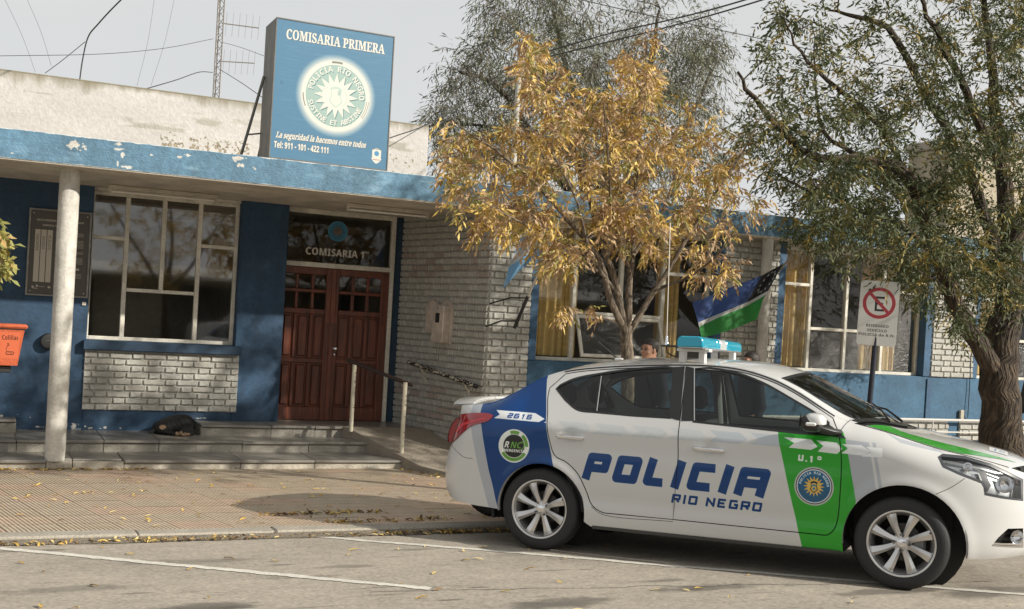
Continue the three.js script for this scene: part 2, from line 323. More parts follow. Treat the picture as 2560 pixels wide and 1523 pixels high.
function planarUV(g, x0, x1, y0, y1) { const p = g.attributes.position, uv = g.attributes.uv; for (let i = 0; i < p.count; i++) uv.setXY(i, (p.getX(i) - x0) / (x1 - x0), (p.getY(i) - y0) / (y1 - y0)); return g; }
const fasciaChips = [[570, 1080, 0.12, 0.07], [610, 1090, 0.08, 0.05], [870, 1070, 0.09, 0.03], [880, 1108, 0.1, 0.025], [905, 1140, 0.04, 0.05], [870, 1200, 0.02, 0.09], [940, 1240, 0.07, 0.03], [1410, 1155, 0.07, 0.025], [1330, 1165, 0.05, 0.02], [1760, 1180, 0.14, 0.05], [1800, 1230, 0.1, 0.06], [1890, 1252, 0.04, 0.04], [85, 1135, 0.05, 0.04], [590, 1225, 0.08, 0.015], [1120, 1150, 0.03, 0.02]].map(([x, y, a, b]) => { const p = atZ(x / 2.968, y / 2.968, zF); return [p.x, p.y, a * 0.62, b * 0.62]; });
const fasciaMat = std(lin(1, 1, 1), 0.7, { map: chipsAt(2048, 128, -1, 16, 3.1, 3.5, [94, 133, 158], fasciaChips, 101, (c, X, Y, a, b, st) => {
  const edge = fbm(X * 12, 1, 4, 0, 140); if (Y < 3.158 + 0.01 * edge || Y > 3.45 - 0.02 * (edge - 0.35)) return [186, 188, 186];
  const f = fbm(X * 3, Y * 8, 4, 0, 150); return f > 0.62 ? c.map((v) => v + (f - 0.62) * 160) : c;
}), bumpMap: reps(bumpTex, 30, 1), bumpScale: 0.006 });
const blueMat = std(lin(0.032, 0.092, 0.19), 0.75, { map: reps(plasterTex, 0.6), bumpMap: reps(bumpTex, 0.9), bumpScale: 0.004 });
const blueTrim = std(lin(0.04, 0.105, 0.2), 0.7, { map: reps(plasterTex, 0.8), bumpMap: reps(bumpTex, 0.9), bumpScale: 0.003 });
const navyMat = std(lin(0.02, 0.052, 0.1), 0.7, { map: reps(plasterTex, 0.8), bumpMap: reps(bumpTex, 0.9), bumpScale: 0.003 });
const soffitMat = std(lin(0.6, 0.55, 0.48), 0.9, { map: reps(plasterTex, 0.5), bumpMap: reps(bumpTex, 0.5), bumpScale: 0.006 });
const whiteFrame = std(lin(0.72, 0.69, 0.62), 0.55, { map: reps(plasterTex, 0.7) });
const concreteMat = std(lin(0.4, 0.37, 0.32), 0.92, { map: reps(grainTex, 0.9), bumpMap: reps(bumpTex, 1.2), bumpScale: 0.008 });
const columnMat = std(lin(0.62, 0.6, 0.56), 0.8, { map: reps(plasterTex, 0.9), bumpMap: reps(bumpTex, 1.2), bumpScale: 0.004 });
const innerMat = std(lin(0.42, 0.36, 0.27), 0.9, { map: reps(plasterTex, 0.3) });
const chipsWall = [[915, 410, 0.035, 0.035], [1120, 452, 0.03, 0.012], [1300, 445, 0.03, 0.014], [1255, 455, 0.025, 0.01], [1500, 457, 0.015, 0.01], [980, 465, 0.06, 0.008], [500, 440, 0.04, 0.012], [830, 400, 0.02, 0.03], [540, 445, 0.02, 0.012], [1060, 430, 0.008, 0.008], [370, 320, 0.01, 0.01], [215, 285, 0.012, 0.01], [10, 297, 0.03, 0.012], [2480, 330, 0.1, 0.01]].map(([x, y, a, b]) => { const p = atZ(x / 4.99, 980 + y / 4.99, zW); return [p.x, p.y, a, b]; });
const wallBlueMat = std(lin(1, 1, 1), 0.75, { map: chipsAt(1024, 1024, -0.4, 3.6, 0.15, 3.2, [46, 76, 104], chipsWall, 171, (c, X, Y) => { const f = fbm(X * 5, Y * 3, 4, 0, 180); return f > 0.6 ? c.map((v) => v + (f - 0.6) * 55) : c; }), bumpMap: reps(bumpTex, 3), bumpScale: 0.004 });
const wallPiece = (name, ...b) => { const m = cbox(name, ...b, wallBlueMat, station, 0.006); planarUV(m.geometry, -0.4, 3.6, 0.15, 3.2); return m; };
// walls of the porch
wallPiece('wall', -6, 1.19, -0.1, 3.149, zW, -14.95);
wallPiece('wall', 1.19, 2.95, -0.1, 1.195, zW, -14.95);
wallPiece('pilaster', 2.95, 3.545, -0.1, 3.149, zW, -14.95);
cbox('window_ledge', 1.145, 3.016, 1.197, 1.315, -14.4, -14.76, navyMat, station, 0.012);
cbox('wall', 5.072, 5.2, 0.2, 3.149, zD - 0.004, -14.95, navyMat, station);
cbox('lintel', 1.19, 2.95, 3.112, 3.149, -14.6, -14.94, whiteFrame, station, 0.003);
// shell: roof, back, ends, floor
cbox('soffit', -6, 20, SOF - 0.004, 3.3, zF - 0.012, -19.6, soffitMat, station, 0.003);
{ const m = cbox('fascia', -6, 20, SOF + 0.006, 3.455, zF, zF - 0.2, fasciaMat, station, 0.008); planarUV(m.geometry, -1, 16, 3.1, 3.5); }
cbox('roof', -6, 20, 3.301, 3.43, zF - 0.2, -19.7, concreteMat, station);
cbox('back_wall', -6, 20, 0, 3.145, -19.4, -19.7, innerMat, station);
cbox('side_wall', -6.2, -6, 0, 3.4, -14.5, -19.7, blueMat, station); cbox('side_wall', 20, 20.2, 0, 3.4, -12.75, -19.7, blueMat, station);
cbox('floor', -6, 20, 0.2, 0.36, -14.96, -19.4, std(lin(0.16, 0.13, 0.1), 0.5), station);
cbox('inner_wall', 3.3, 3.42, 0.36, 3.145, -14.96, -19.4, innerMat, station); cbox('inner_wall', 5.75, 5.87, 0.36, 3.145, -13.1, -19.4, innerMat, station); cbox('inner_wall', 5.9, 20, 0.36, 3.145, -15.9, -16.0, std(lin(0.2, 0.17, 0.13), 0.9), station);
// parapet with weather stains along its crown
const parapetMat = std(lin(1, 1, 1), 0.85, { map: dataTex(2048, 256, (px, py) => {
  const X = lerp(-6, 5.93, px / 2048), Y = lerp(3.66, 4.66, py / 256) - 0.265;
  const a = fbm(X * 1.1, Y * 2, 5, 0, 201), b = fbm(X * 30, Y * 30, 3, 0, 203), run = fbm(X * 14, Y * 1.1, 4, 0, 205), big = fbm(X * 1.3, 2, 4, 0, 207);
  let k = 186 + 26 * (a - 0.5) + 18 * (b - 0.5), c = [k, k * 0.985, k * 0.965];
  const depth = 4.395 - Y, reach = 0.05 + 0.4 * Math.pow(big, 1.4) * run; let s = clamp(1.15 - depth / reach) * (0.5 + run) + (depth < 0.03 ? 0.5 : 0);
  s += 0.5 * sstep(0.52, 0.7, fbm(X * 2.2, Y * 9 + X * 0.3, 4, 0, 209)) * (Y > 3.85 && Y < 4.15 ? 1 : 0.1);
  s = clamp(s * 0.75); c = [lerp(c[0], 120, s), lerp(c[1], 114, s), lerp(c[2], 96, s)];
  const rot = X > 2.1 && X < 3.3 && Y < 3.98 ? fbm(X * 30, Y * 30, 4, 0, 211) + (3.78 - Y) * 1.0 : 0;
  if (rot > 0.66) { const q = rot > 0.76 ? 0 : 1; c = q ? [118, 110, 94] : [158, 146, 124]; }
  const rot2 = X > 4.3 && Y < 3.9 ? fbm(X * 20, Y * 20, 4, 0, 213) : 0; if (rot2 > 0.72) c = [130, 118, 96];
  return c;
}, true, THREE.ClampToEdgeWrapping), bumpMap: reps(bumpTex, 14, 1), bumpScale: 0.006 });
{ const m = cbox('parapet', -6, 5.93, 3.431, 4.655, -16, -16.22, parapetMat, station, 0.012); planarUV(m.geometry, -6, 5.93, 3.66, 4.66); }
// brickwork: each brick its own piece, painted, standing proud of smeared joints
const brickPaint = [[0.49, 0.485, 0.455], [0.465, 0.46, 0.43], [0.52, 0.51, 0.475], [0.475, 0.46, 0.425]].map((c) => std(lin(...c), 0.72, { map: reps(plasterTex, 1.3), bumpMap: reps(bumpTex, 2.2), bumpScale: 0.004 }));
const brickBare = std(lin(0.42, 0.36, 0.325), 0.85, { map: reps(plasterTex, 1.3), bumpMap: reps(bumpTex, 2.2), bumpScale: 0.004 });
const mortarMat = std(lin(0.47, 0.465, 0.435), 0.85, { map: reps(plasterTex, 1.1), bumpMap: reps(bumpTex, 1.6), bumpScale: 0.01 });
const brickVar = (len, n, seed) => { const r = rng(seed), o = []; for (let i = 0; i < n; i++) o.push(chamfer(0, len, 0, 0.066, -0.03, 0.024 + r() * 0.007, 0.007, 0.0035, r)); return o; };
const stretchers = brickVar(0.245, 6, 301), headers = brickVar(0.122, 5, 303);
function brickWall(name, ox, oz, ex, ez, y0, y1, course, back, seed, o = {}) {
  const wall = sub(name, station), L = Math.hypot(ex - ox, ez - oz), ang = Math.atan2(-(ez - oz), ex - ox), r = rng(seed), per = 0.4, list = [];
  wall.position.set(ox, 0, oz); wall.rotation.y = ang;
  mesh('mortar', chamfer(0, L, y0, y1, -back, 0.003, 0.004), mortarMat, wall);
  let row = 0;
  for (let y = y0 + 0.006; y + course * 0.6 < y1; y += course, row++) {
    let x = -((row % 2) * 0.2) - (row % 4 > 1 ? 0.012 : 0) - (o.shift || 0), s = true;
    while (x < L) {
      const len = s ? 0.245 : 0.122, a = Math.max(0.001, x), b = Math.min(L - 0.001, x + len);
      if (b - a > 0.02) list.push([a, b, y, s, len, row]);
      x += len + 0.0165; s = !s;
    }
  }
  const show = list.slice().sort((p, q) => (o.rank ? o.rank(p) - o.rank(q) : 0)), keep = new Set(show.slice(0, 296)), rest = [];
  for (const b of list) {
    const [xa, xb, y, s, len] = b, G = s ? stretchers : headers, g = G[Math.floor(r() * G.length)], hh = Math.min(1, (y1 - y) / 0.066) * (course - 0.0155) / 0.066, sx = (xb - xa) / len, dy = (r() - 0.5) * 0.003, dz = r() * 0.003;
    const bare = o.bare && o.bare(xa, y, r);
    const mt = bare ? brickBare : brickPaint[Math.floor(r() * 4)];
    if (keep.has(b)) { const m = mesh('brick', g, mt, wall); m.position.set(xa, y + dy, dz); m.scale.set(sx, hh, 1); }
    else rest.push(g.clone().scale(sx, hh, 1).translate(xa, y + dy, dz));
  }
  if (rest.length) mesh('brick_field', merged(rest), brickPaint[1], wall).userData = { kind: 'stuff' };
  return wall;
}
brickWall('brick_panel', 1.178, -14.498, 3.006, -14.498, 0.478, 1.196, 0.0782, 0.001, 11, { shift: 0.11 });
brickWall('brick_side_wall', 5.2, -14.75, 5.63, -12.753, 0.1, 3.149, 0.083, 0.12, 12, { rank: (b) => Math.abs(b[2] - 1.6), bare: (x, y, r) => (y < 0.9 && r() < 0.35) || (y > 2.3 && r() < 0.3) });
brickWall('brick_pier', 5.632, zB, 6.188, zB, 0.1, 3.149, 0.083, 0.25, 13);
brickWall('brick_pier', 9.05, zB, 9.955, zB, 1.362, 3.149, 0.083, 0.25, 14);
brickWall('brick_pier', 12.842, zB, 13.685, zB, 1.362, 3.149, 0.083, 0.25, 15);
brickWall('brick_band', 9.2, zB + 0.012, 13.25, zB + 0.012, 0.42, 0.7, 0.083, 0.01, 16);
brickWall('brick_band', 13.48, zB + 0.012, 17, zB + 0.012, 0.42, 0.7, 0.083, 0.01, 17);
cbox('dado', 6.19, 20, -0.1, 1.36, zB, -13.05, std(lin(0.05, 0.13, 0.225), 0.75, { map: reps(plasterTex, 0.5), bumpMap: reps(bumpTex, 0.8), bumpScale: 0.004 }), station, 0.012);
for (const [a, b, m] of [[6.19, 6.3, blueTrim], [8.925, 9.048, blueTrim], [9.957, 10.085, blueTrim], [12.7, 12.84, blueTrim], [13.687, 13.79, blueTrim], [16.4, 20, blueTrim]]) cbox('window_jamb', a, b, 1.362, 3.149, zB + 0.01, -13.05, m, station, 0.006);
cbox('dado_rib', 12.785, 12.885, 0.72, 1.33, zB + 0.02, zB, blueTrim, station, 0.004);
cbox('lintel', 6.3, 16.4, 3.1, 3.149, -12.8, -13.05, soffitMat, station, 0.003);

// ---------- windows ----------
const glass = phys(lin(0.93, 0.95, 0.94), 0.02, { transmission: 1, thickness: 0, ior: 1.5 });
const dirtyGlass = phys(lin(0.9, 0.9, 0.86), 0.03, { transmission: 1, thickness: 0, ior: 2.2 });
const hammered = dataTex(512, 512, (x, y) => { const v = 255 * clamp(0.5 + 1.1 * (fbm(x / 26, y / 13, 3, 0, 91) - 0.5)); return [v, v, v]; }, false);
const frosted = phys(lin(0.82, 0.83, 0.8), 0.22, { transmission: 1, thickness: 0, ior: 1.5, bumpMap: reps(hammered, 3), bumpScale: 0.006 });
function windowUnit(x0, x1, y0, y1, z, bays, mids, o = {}) {
  // bays: x of mullion pairs; mids: cross rails [x0, x1, y]
  const w = sub('window', station), f = [], D0 = z - 0.035, D1 = z + 0.03, bar = (a, b, c, d, dd = 0) => { f.push([a, b, c, d, dd]); };
  bar(x0, x0 + 0.045, y0, y1); bar(x1 - 0.045, x1, y0, y1); bar(x0 + 0.045, x1 - 0.045, y0, y0 + 0.045, 0.004); bar(x0 + 0.045, x1 - 0.045, y1 - 0.045, y1, 0.004);
  bays.forEach(([c, lo, hi]) => bar(c - 0.026, c + 0.026, lo, hi, 0.002)); mids.forEach(([a, b, y]) => bar(a, b, y - 0.022, y + 0.022, -0.002));
  for (const [a, b, c, d, dd] of f) cbox('frame', a, b, c, d, D0, D1 + dd, whiteFrame, w, 0.005);
  for (const [a, b, c, d, mt] of o.panes) { const m = mesh('pane', new THREE.PlaneGeometry(b - a, d - c), mt || dirtyGlass, w); m.position.set((a + b) / 2, (c + d) / 2, z); if (!mt && z > -14) m.material = glass; metrePane(m, a, c); }
  return w;
}
function metrePane(m, ox, oy) { const p = m.geometry.attributes.position, uv = m.geometry.attributes.uv; for (let i = 0; i < p.count; i++) uv.setXY(i, p.getX(i) + ox, p.getY(i) + oy); }
windowUnit(1.17, 2.95, 1.316, 3.111, -14.68, [[1.6, 1.36, 3.066], [2.032, 1.96, 3.066], [2.467, 1.36, 3.066]], [[1.215, 1.574, 2.557], [1.626, 2.441, 1.94], [2.493, 2.905, 2.545]], { panes: [[1.215, 1.574, 1.36, 2.535], [1.215, 1.574, 2.579, 3.066], [1.626, 2.006, 1.962, 3.066], [2.058, 2.441, 1.962, 3.066], [1.626, 2.441, 1.36, 1.918], [2.493, 2.905, 1.36, 2.523], [2.493, 2.905, 2.567, 3.066]] });
const w1 = windowUnit(6.3, 8.925, 1.361, 3.1, zN, [[6.865, 1.405, 3.055], [7.55, 2.007, 3.055], [8.193, 1.405, 3.055]], [[6.891, 8.167, 1.985], [6.345, 6.839, 2.575], [8.219, 8.88, 2.575]], { panes: [[6.345, 6.839, 1.405, 2.553], [6.345, 6.839, 2.597, 3.055], [6.891, 7.524, 2.007, 3.055], [7.576, 8.167, 2.007, 3.055], [8.219, 8.88, 1.405, 2.553], [8.219, 8.88, 2.597, 3.055]] });
{ // top-hung sash standing open
  const h = V(0, 1.955, zN + 0.03), s = sub('open_sash', station); s.position.set(0, h.y, h.z); s.rotation.x = -0.36;
  const H = 0.56; for (const [a, b, c, d] of [[6.895, 6.935, -H, 0], [8.123, 8.163, -H, 0], [6.935, 8.123, -0.04, 0], [6.935, 8.123, -H, -H + 0.04]]) cbox('sash_frame', a, b, c, d, -0.012, 0.022, whiteFrame, s, 0.004);
  const m = mesh('sash_pane', new THREE.PlaneGeometry(1.19, H - 0.07), frosted, s); m.position.set(7.529, -H / 2, 0.004); metrePane(m, 7, 0);
}
windowUnit(10.085, 12.7, 1.361, 3.1, zN, [[10.64, 1.405, 3.055], [11.298, 1.405, 3.055], [11.988, 1.405, 3.055]], [[10.13, 10.614, 2.578], [10.666, 11.272, 1.97], [11.324, 11.962, 1.97], [12.014, 12.655, 2.583]], { panes: [[10.13, 10.614, 1.405, 2.556], [10.13, 10.614, 2.6, 3.055], [10.666, 11.272, 1.992, 3.055], [11.324, 11.962, 1.992, 3.055], [10.666, 11.272, 1.405, 1.948, frosted], [11.324, 11.962, 1.405, 1.948, frosted], [12.014, 12.655, 1.405, 2.561, frosted], [12.014, 12.655, 2.605, 3.055]] });
windowUnit(13.79, 16.4, 1.361, 3.1, zN, [[14.34, 1.405, 3.055], [15.05, 1.405, 3.055], [15.8, 1.405, 3.055]], [[13.835, 14.314, 2.58], [14.366, 15.024, 1.97], [15.076, 15.774, 1.97]], { panes: [[13.835, 14.314, 1.405, 2.558], [13.835, 14.314, 2.602, 3.055], [14.366, 15.024, 1.992, 3.055], [15.076, 15.774, 1.992, 3.055], [14.366, 15.024, 1.405, 1.948, frosted], [15.076, 15.774, 1.405, 1.948, frosted], [15.826, 16.355, 1.405, 3.055]] });
// curtains: folded cloth
const curtainMat = phys(lin(0.6, 0.43, 0.17), 0.85, { map: reps(grainTex, 2.5, 6), sheen: 0.4, sheenRoughness: 0.5, sheenColor: lin(0.5, 0.4, 0.2) });
function curtain(x0, x1, y0, y1, z, folds, label, seed) {
  const nx = folds * 10, ny = 10, g = new THREE.PlaneGeometry(x1 - x0, y1 - y0, nx, ny), p = g.attributes.position;
  for (let i = 0; i < p.count; i++) { const u = (p.getX(i) + (x1 - x0) / 2) / (x1 - x0), v = p.getY(i); const ph = u * folds * 6.283 + 1.4 * fbm(u * folds, seed, 2, 0, 5) * 3; p.setZ(i, 0.03 * Math.sin(ph) + 0.012 * Math.sin(ph * 2.3 + v) + 0.01 * v * Math.sin(u * 9)); p.setX(i, p.getX(i) + 0.012 * Math.sin(ph * 1 + v * 1.3)); }
  g.computeVertexNormals();
  const uv = g.attributes.uv; for (let i = 0; i < uv.count; i++) uv.setXY(i, p.getX(i), p.getY(i));
  const t = thing('curtain', label, 'curtain', [(x0 + x1) / 2, (y0 + y1) / 2, z], 0, 'ochre curtains in the station windows'); mesh('cloth', g, curtainMat, t);
  mesh('rail', rod(V(x0 - (x0 + x1) / 2 - 0.03, (y1 - y0) / 2, 0), V((x1 - x0) / 2 + 0.03, (y1 - y0) / 2, 0), 0.01), whiteFrame, t);
}
curtain(6.32, 6.98, 1.42, 3.07, -13.03, 6, 'ochre curtain filling the window bay next to the flag holder', 1);
curtain(8.17, 8.52, 1.42, 3.07, -13.03, 4, 'narrow ochre curtain beside the open frosted sash', 2);
curtain(10.12, 10.66, 1.42, 3.07, -13.03, 6, 'ochre curtain filling the bay beside the white round post', 3);
curtain(11.72, 12.0, 1.42, 3.07, -13.05, 4, 'drawn ochre curtain seen behind the no parking sign', 4);
curtain(12.0, 12.36, 1.42, 3.07, -13.03, 3, 'pale ochre curtain behind textured glass by the blue jamb', 5);
curtain(13.82, 14.5, 1.42, 3.07, -13.03, 5, 'ochre curtain in the window behind the big tree trunk', 6);

// ---------- doors ----------
const woodTex = dataTex(512, 1024, (x, y) => { const g1 = fbm(x / 5, y / 160, 4, 0, 231), g2 = fbm(x / 40, y / 300, 3, 0, 233), kn = fbm(x / 30, y / 60, 3, 0, 235); const k = 0.72 + 0.5 * (g1 - 0.5) + 0.5 * (g2 - 0.5) + 0.2 * (kn - 0.5); return [215 * k + 20, 195 * k, 175 * k - 8]; });
const woodMat = phys(lin(0.235, 0.083, 0.038), 0.42, { map: reps(woodTex, 1.2, 0.6), clearcoat: 0.25, clearcoatRoughness: 0.4 });
const chrome = std(lin(0.75, 0.75, 0.76), 0.14, { metalness: 1 });
function doorLeaf(x0, x1, cols, meet) {
  const d = sub('door', station), y0 = 0.372, y1 = 2.384, z0 = zD - 0.025, z1 = zD + 0.02, [c0, c1] = [cols[0][0], cols[2][1]];
  const B = (n, a, b, c, e, dz = 0, mt = woodMat) => cbox(n, a, b, c, e, z0, z1 + dz, mt, d, 0.007);
  B('stile', x0, c0, y0, y1); B('stile', c1, x1, y0, y1);
  for (const [a, b] of [[y0, 0.55], [1.127, 1.189], [1.77, 1.84], [2.29, y1]]) B('rail', c0, c1, a, b, -0.002);
  B('glazing_bar', c0, c1, 2.052, 2.098, -0.006);
  for (let i = 0; i < 2; i++) for (const [a, b] of [[0.55, 1.127], [1.189, 1.77], [1.84, 2.052], [2.098, 2.29]]) B('muntin', cols[i][1], cols[i + 1][0], a, b, -0.004);
  for (const [a, b] of cols) for (const [c, e] of [[0.55, 1.127], [1.189, 1.77]]) { cbox('panel_field', a, b, c, e, z0, z0 + 0.012, woodMat, d, 0.002); cbox('panel', a + 0.022, b - 0.022, c + 0.025, e - 0.025, z0 + 0.012, z1 - 0.004, woodMat, d, 0.013); }
  for (const [a, b] of cols) for (const [c, e] of [[1.84, 2.052], [2.098, 2.29]]) { const m = mesh('pane', new THREE.PlaneGeometry(b - a, e - c), glass, d); m.position.set((a + b) / 2, (c + e) / 2, zD - 0.004); }
  return d;
}
const leafL = doorLeaf(3.49, 4.246, [[3.59, 3.736], [3.78, 3.948], [3.993, 4.148]]);
const leafR = doorLeaf(4.252, 5.013, [[4.327, 4.494], [4.541, 4.701], [4.748, 4.905]]);
cbox('meeting_strip', 4.215, 4.283, 0.374, 2.38, zD + 0.012, zD + 0.036, woodMat, leafR, 0.006);
mesh('door_handle', merged([moved(new THREE.CylinderGeometry(0.024, 0.026, 0.012, 20).rotateX(Math.PI / 2), 4.3, 1.33, zD + 0.042), moved(lathe([[0.001, 0], [0.012, 0.002], [0.011, 0.03], [0.026, 0.042], [0.028, 0.056], [0.018, 0.068], [0.001, 0.07]], 20).rotateX(Math.PI / 2), 4.3, 1.33, zD + 0.045), moved(new THREE.CylinderGeometry(0.012, 0.012, 0.02, 14).rotateX(Math.PI / 2), 4.3, 1.25, zD + 0.04)]), chrome, leafR);
{ const f = sub('door_frame', station); for (const [a, b, c, d] of [[3.43, 3.488, 0.37, 3.148], [5.015, 5.07, 0.37, 3.148], [3.488, 5.015, 3.085, 3.148], [3.488, 5.015, 2.387, 2.45]]) cbox('frame', a, b, c, d, zD - 0.05, zD + 0.04, whiteFrame, f, 0.005);
  const m = mesh('transom_pane', new THREE.PlaneGeometry(1.527, 0.635), glass, f); m.position.set(4.2515, 2.7675, zD - 0.01); }
// ---------- steps, ramp, columns ----------
const slabMat = phys(lin(0.26, 0.25, 0.232), 0.3, { map: reps(grainTex, 1.3, 2.1), bumpMap: reps(bumpTex, 1.1), bumpScale: 0.004 });
const riserMat = std(lin(0.34, 0.325, 0.29), 0.85, { map: reps(grainTex, 1.1), bumpMap: reps(bumpTex, 1.3), bumpScale: 0.006 });
const riserPale = std(lin(0.5, 0.475, 0.42), 0.9, { map: reps(grainTex, 0.9), bumpMap: reps(bumpTex, 1.2), bumpScale: 0.008 });
{
  const st = sub('entrance_steps', station), r = rng(41);
  const flight = (x0, x1, y0, y1, zf, zb, cuts, rm, skip = []) => {
    let a = x0; cbox('core', x0, x1 - 0.01, y0 - 0.12, y1 - 0.034, zf - 0.025, zb, concreteMat, st, 0.01);
    for (const b of [...cuts, x1]) {
      const gap = skip.some(([p, q]) => a >= p - 0.01 && b <= q + 0.01), j = (r() - 0.5) * 0.006;
      if (!gap) mesh('slab', chamfer(a + 0.0008, b - 0.0008, y1 - 0.033 + j * 0.3, y1 + j * 0.4, zb, zf + 0.026 + j, 0.008, 0.004, r), slabMat, st);
      else mesh('slab', chamfer(a + 0.002, b - 0.002, y1 - 0.033, y1 - 0.002, zb, zf - 0.1, 0.012, 0.006, r), slabMat, st);
      const m = gap ? concreteMat : rm[Math.floor(r() * rm.length)];
      mesh('riser', chamfer(a + 0.002, b - 0.002, y0 - 0.05, y1 - 0.036 - (gap ? -0.02 : 0), zf - 0.03, zf - 0.006 + (gap ? 0.012 : 0) + j, 0.006, 0.004, r), m, st);
      a = b;
    }
  };
  flight(-6, 4.66, 0, 0.1, -12.84, -13.62, [-4.9, -3.8, -2.7, -1.6, -0.5, 0.72, 0.98, 1.5, 2.75, 3.6], [riserPale, riserPale, concreteMat], [[0.72, 1.5]]);
  flight(-6, 4.5, 0.1, 0.232, -13.52, -14.62, [-5, -4, -3, -2, -1, 0.1, 0.45, 1.35, 1.95, 2.9, 3.7], [riserMat], []);
  flight(2.5, 4.3, 0.232, 0.37, -14.02, -14.97, [3.35, 3.9], [riserMat]);
  flight(-6, 0.46, 0.232, 0.378, -14.2, -14.49, [-4, -2, -0.7], [riserMat]);
  cbox('landing', 3.43, 5.25, 0.232, 0.368, -14.03, -14.97, slabMat, st, 0.006);
  // ramp
  const A = V(4.29, 0.37, -13.9), Bq = V(4.88, 0.005, -12.15), C = V(5.66, 0.37, -13.9), Dq = V(5.95, 0.005, -12.15), pos = [];
  const tri = (...v) => v.forEach((q) => pos.push(q.x, q.y, q.z)), dn = (q) => V(q.x, -0.05, q.z), A2 = V(4.25, 0.37, -14.05), C2 = V(5.5, 0.37, -14.05);
  tri(A, Bq, Dq); tri(A, Dq, C); tri(A2, A, C); tri(A2, C, C2); tri(A, dn(A), dn(Bq)); tri(A, dn(Bq), Bq); tri(A2, dn(A2), dn(A)); tri(A2, dn(A), A); tri(Bq, dn(Bq), dn(Dq)); tri(Bq, dn(Dq), Dq);
  const g = new THREE.BufferGeometry(); g.setAttribute('position', new THREE.Float32BufferAttribute(pos, 3)); g.computeVertexNormals();
  mesh('ramp', metreUV(g), std(lin(0.33, 0.29, 0.24), 0.9, { map: reps(grainTex, 0.9), bumpMap: reps(bumpTex, 1.1), bumpScale: 0.006 }), station);
  const col = (x, z, r0, y0, seed) => { const n = 24, prof = []; for (let i = 0; i <= n; i++) { const y = lerp(y0, 3.148, i / n); prof.push([r0 * (1 + (i === 0 ? -0.06 : 0.012 * (fbm(i * 0.7, seed, 2, 0, 9) - 0.5))), y]); } const m = mesh('column', lathe(prof, 32), columnMat, station); m.position.set(x, 0, z); const uv = m.geometry.attributes.uv, p = m.geometry.attributes.position; for (let i = 0; i < uv.count; i++) uv.setXY(i, uv.getX(i) * 0.63, p.getY(i)); return m; };
  col(0.808, -12.9, 0.103, 0.085, 1); col(9.62, -12.58, 0.073, 0.0, 2); col(15.9, -12.58, 0.073, 0, 3);
}
// ---------- lettering helpers ----------
// strokes of a squared block alphabet, in a unit box
const BLOCK = { P: [[[0, 0], [0, 1], [1, 1], [1, 0.42], [0, 0.42]]], O: [[[0, 0], [0, 1], [1, 1], [1, 0], [0, 0]]], L: [[[0, 1], [0, 0], [1, 0]]], I: [[[0.5, 0], [0.5, 1]]], C: [[[1, 1], [0, 1], [0, 0], [1, 0]]], A: [[[0, 0], [0, 1], [1, 1], [1, 0]], [[0, 0.42], [1, 0.42]]], R: [[[0, 0], [0, 1], [1, 1], [1, 0.46], [0, 0.46]], [[0.5, 0.46], [1, 0]]], N: [[[0, 0], [0, 1], [1, 0], [1, 1]]], E: [[[1, 1], [0, 1], [0, 0], [1, 0]], [[0, 0.5], [0.85, 0.5]]], G: [[[1, 1], [0, 1], [0, 0], [1, 0], [1, 0.48], [0.55, 0.48]]], U: [[[0, 1], [0, 0], [1, 0], [1, 1]]], 2: [[[0, 1], [1, 1], [1, 0.5], [0, 0.5], [0, 0], [1, 0]]], 6: [[[1, 1], [0, 1], [0, 0], [1, 0], [1, 0.52], [0, 0.52]]], 1: [[[0.2, 0.8], [0.55, 1], [0.55, 0]]] };
// draws a letter into ctx (y up, metres): lower-left corner x, y, size w, h, stroke t, slant
function blockLetter(ctx, ch, x, y, w, h, t, slant, tilt = 0) {
  for (const line of BLOCK[ch]) {
    ctx.beginPath();
    line.forEach(([a, b], i) => { const X = ch === 'I' ? w / 2 : t / 2 + a * (w - t), Y = t / 2 + b * (h - t); const yy = ch === 'O' ? Y : ch === 'I' || (line.length > 1 && (i === 0 || i === line.length - 1) && line[i === 0 ? 1 : i - 1][0] === a) ? b * h : Y; const p = [x + X + yy * slant, y + yy + tilt * X]; if (i) ctx.lineTo(...p); else ctx.moveTo(...p); });
    if (ch === 'O') ctx.closePath(); ctx.lineWidth = t; ctx.stroke();
  }
}
function arcText(ctx, str, cx, cy, r, a0, a1, size, inward = false) {
  const n = str.length;
  for (let i = 0; i < n; i++) {
    const a = lerp(a0, a1, n > 1 ? i / (n - 1) : 0.5);
    ctx.save(); ctx.translate(cx + Math.cos(a) * r, cy + Math.sin(a) * r); ctx.rotate(a + (inward ? -Math.PI / 2 : Math.PI / 2)); ctx.textAlign = 'center'; ctx.textBaseline = 'middle'; ctx.font = `bold ${size}px sans-serif`; ctx.fillText(str[i], 0, 0); ctx.restore();
  }
}
function sunBurst(ctx, cx, cy, r0, r1, n) { ctx.beginPath(); for (let i = 0; i < n * 2; i++) { const a = (i / (n * 2)) * 2 * Math.PI - Math.PI / 2, r = i % 2 ? r0 : r1; ctx.lineTo(cx + Math.cos(a) * r, cy + Math.sin(a) * r); } ctx.closePath(); ctx.fill(); }
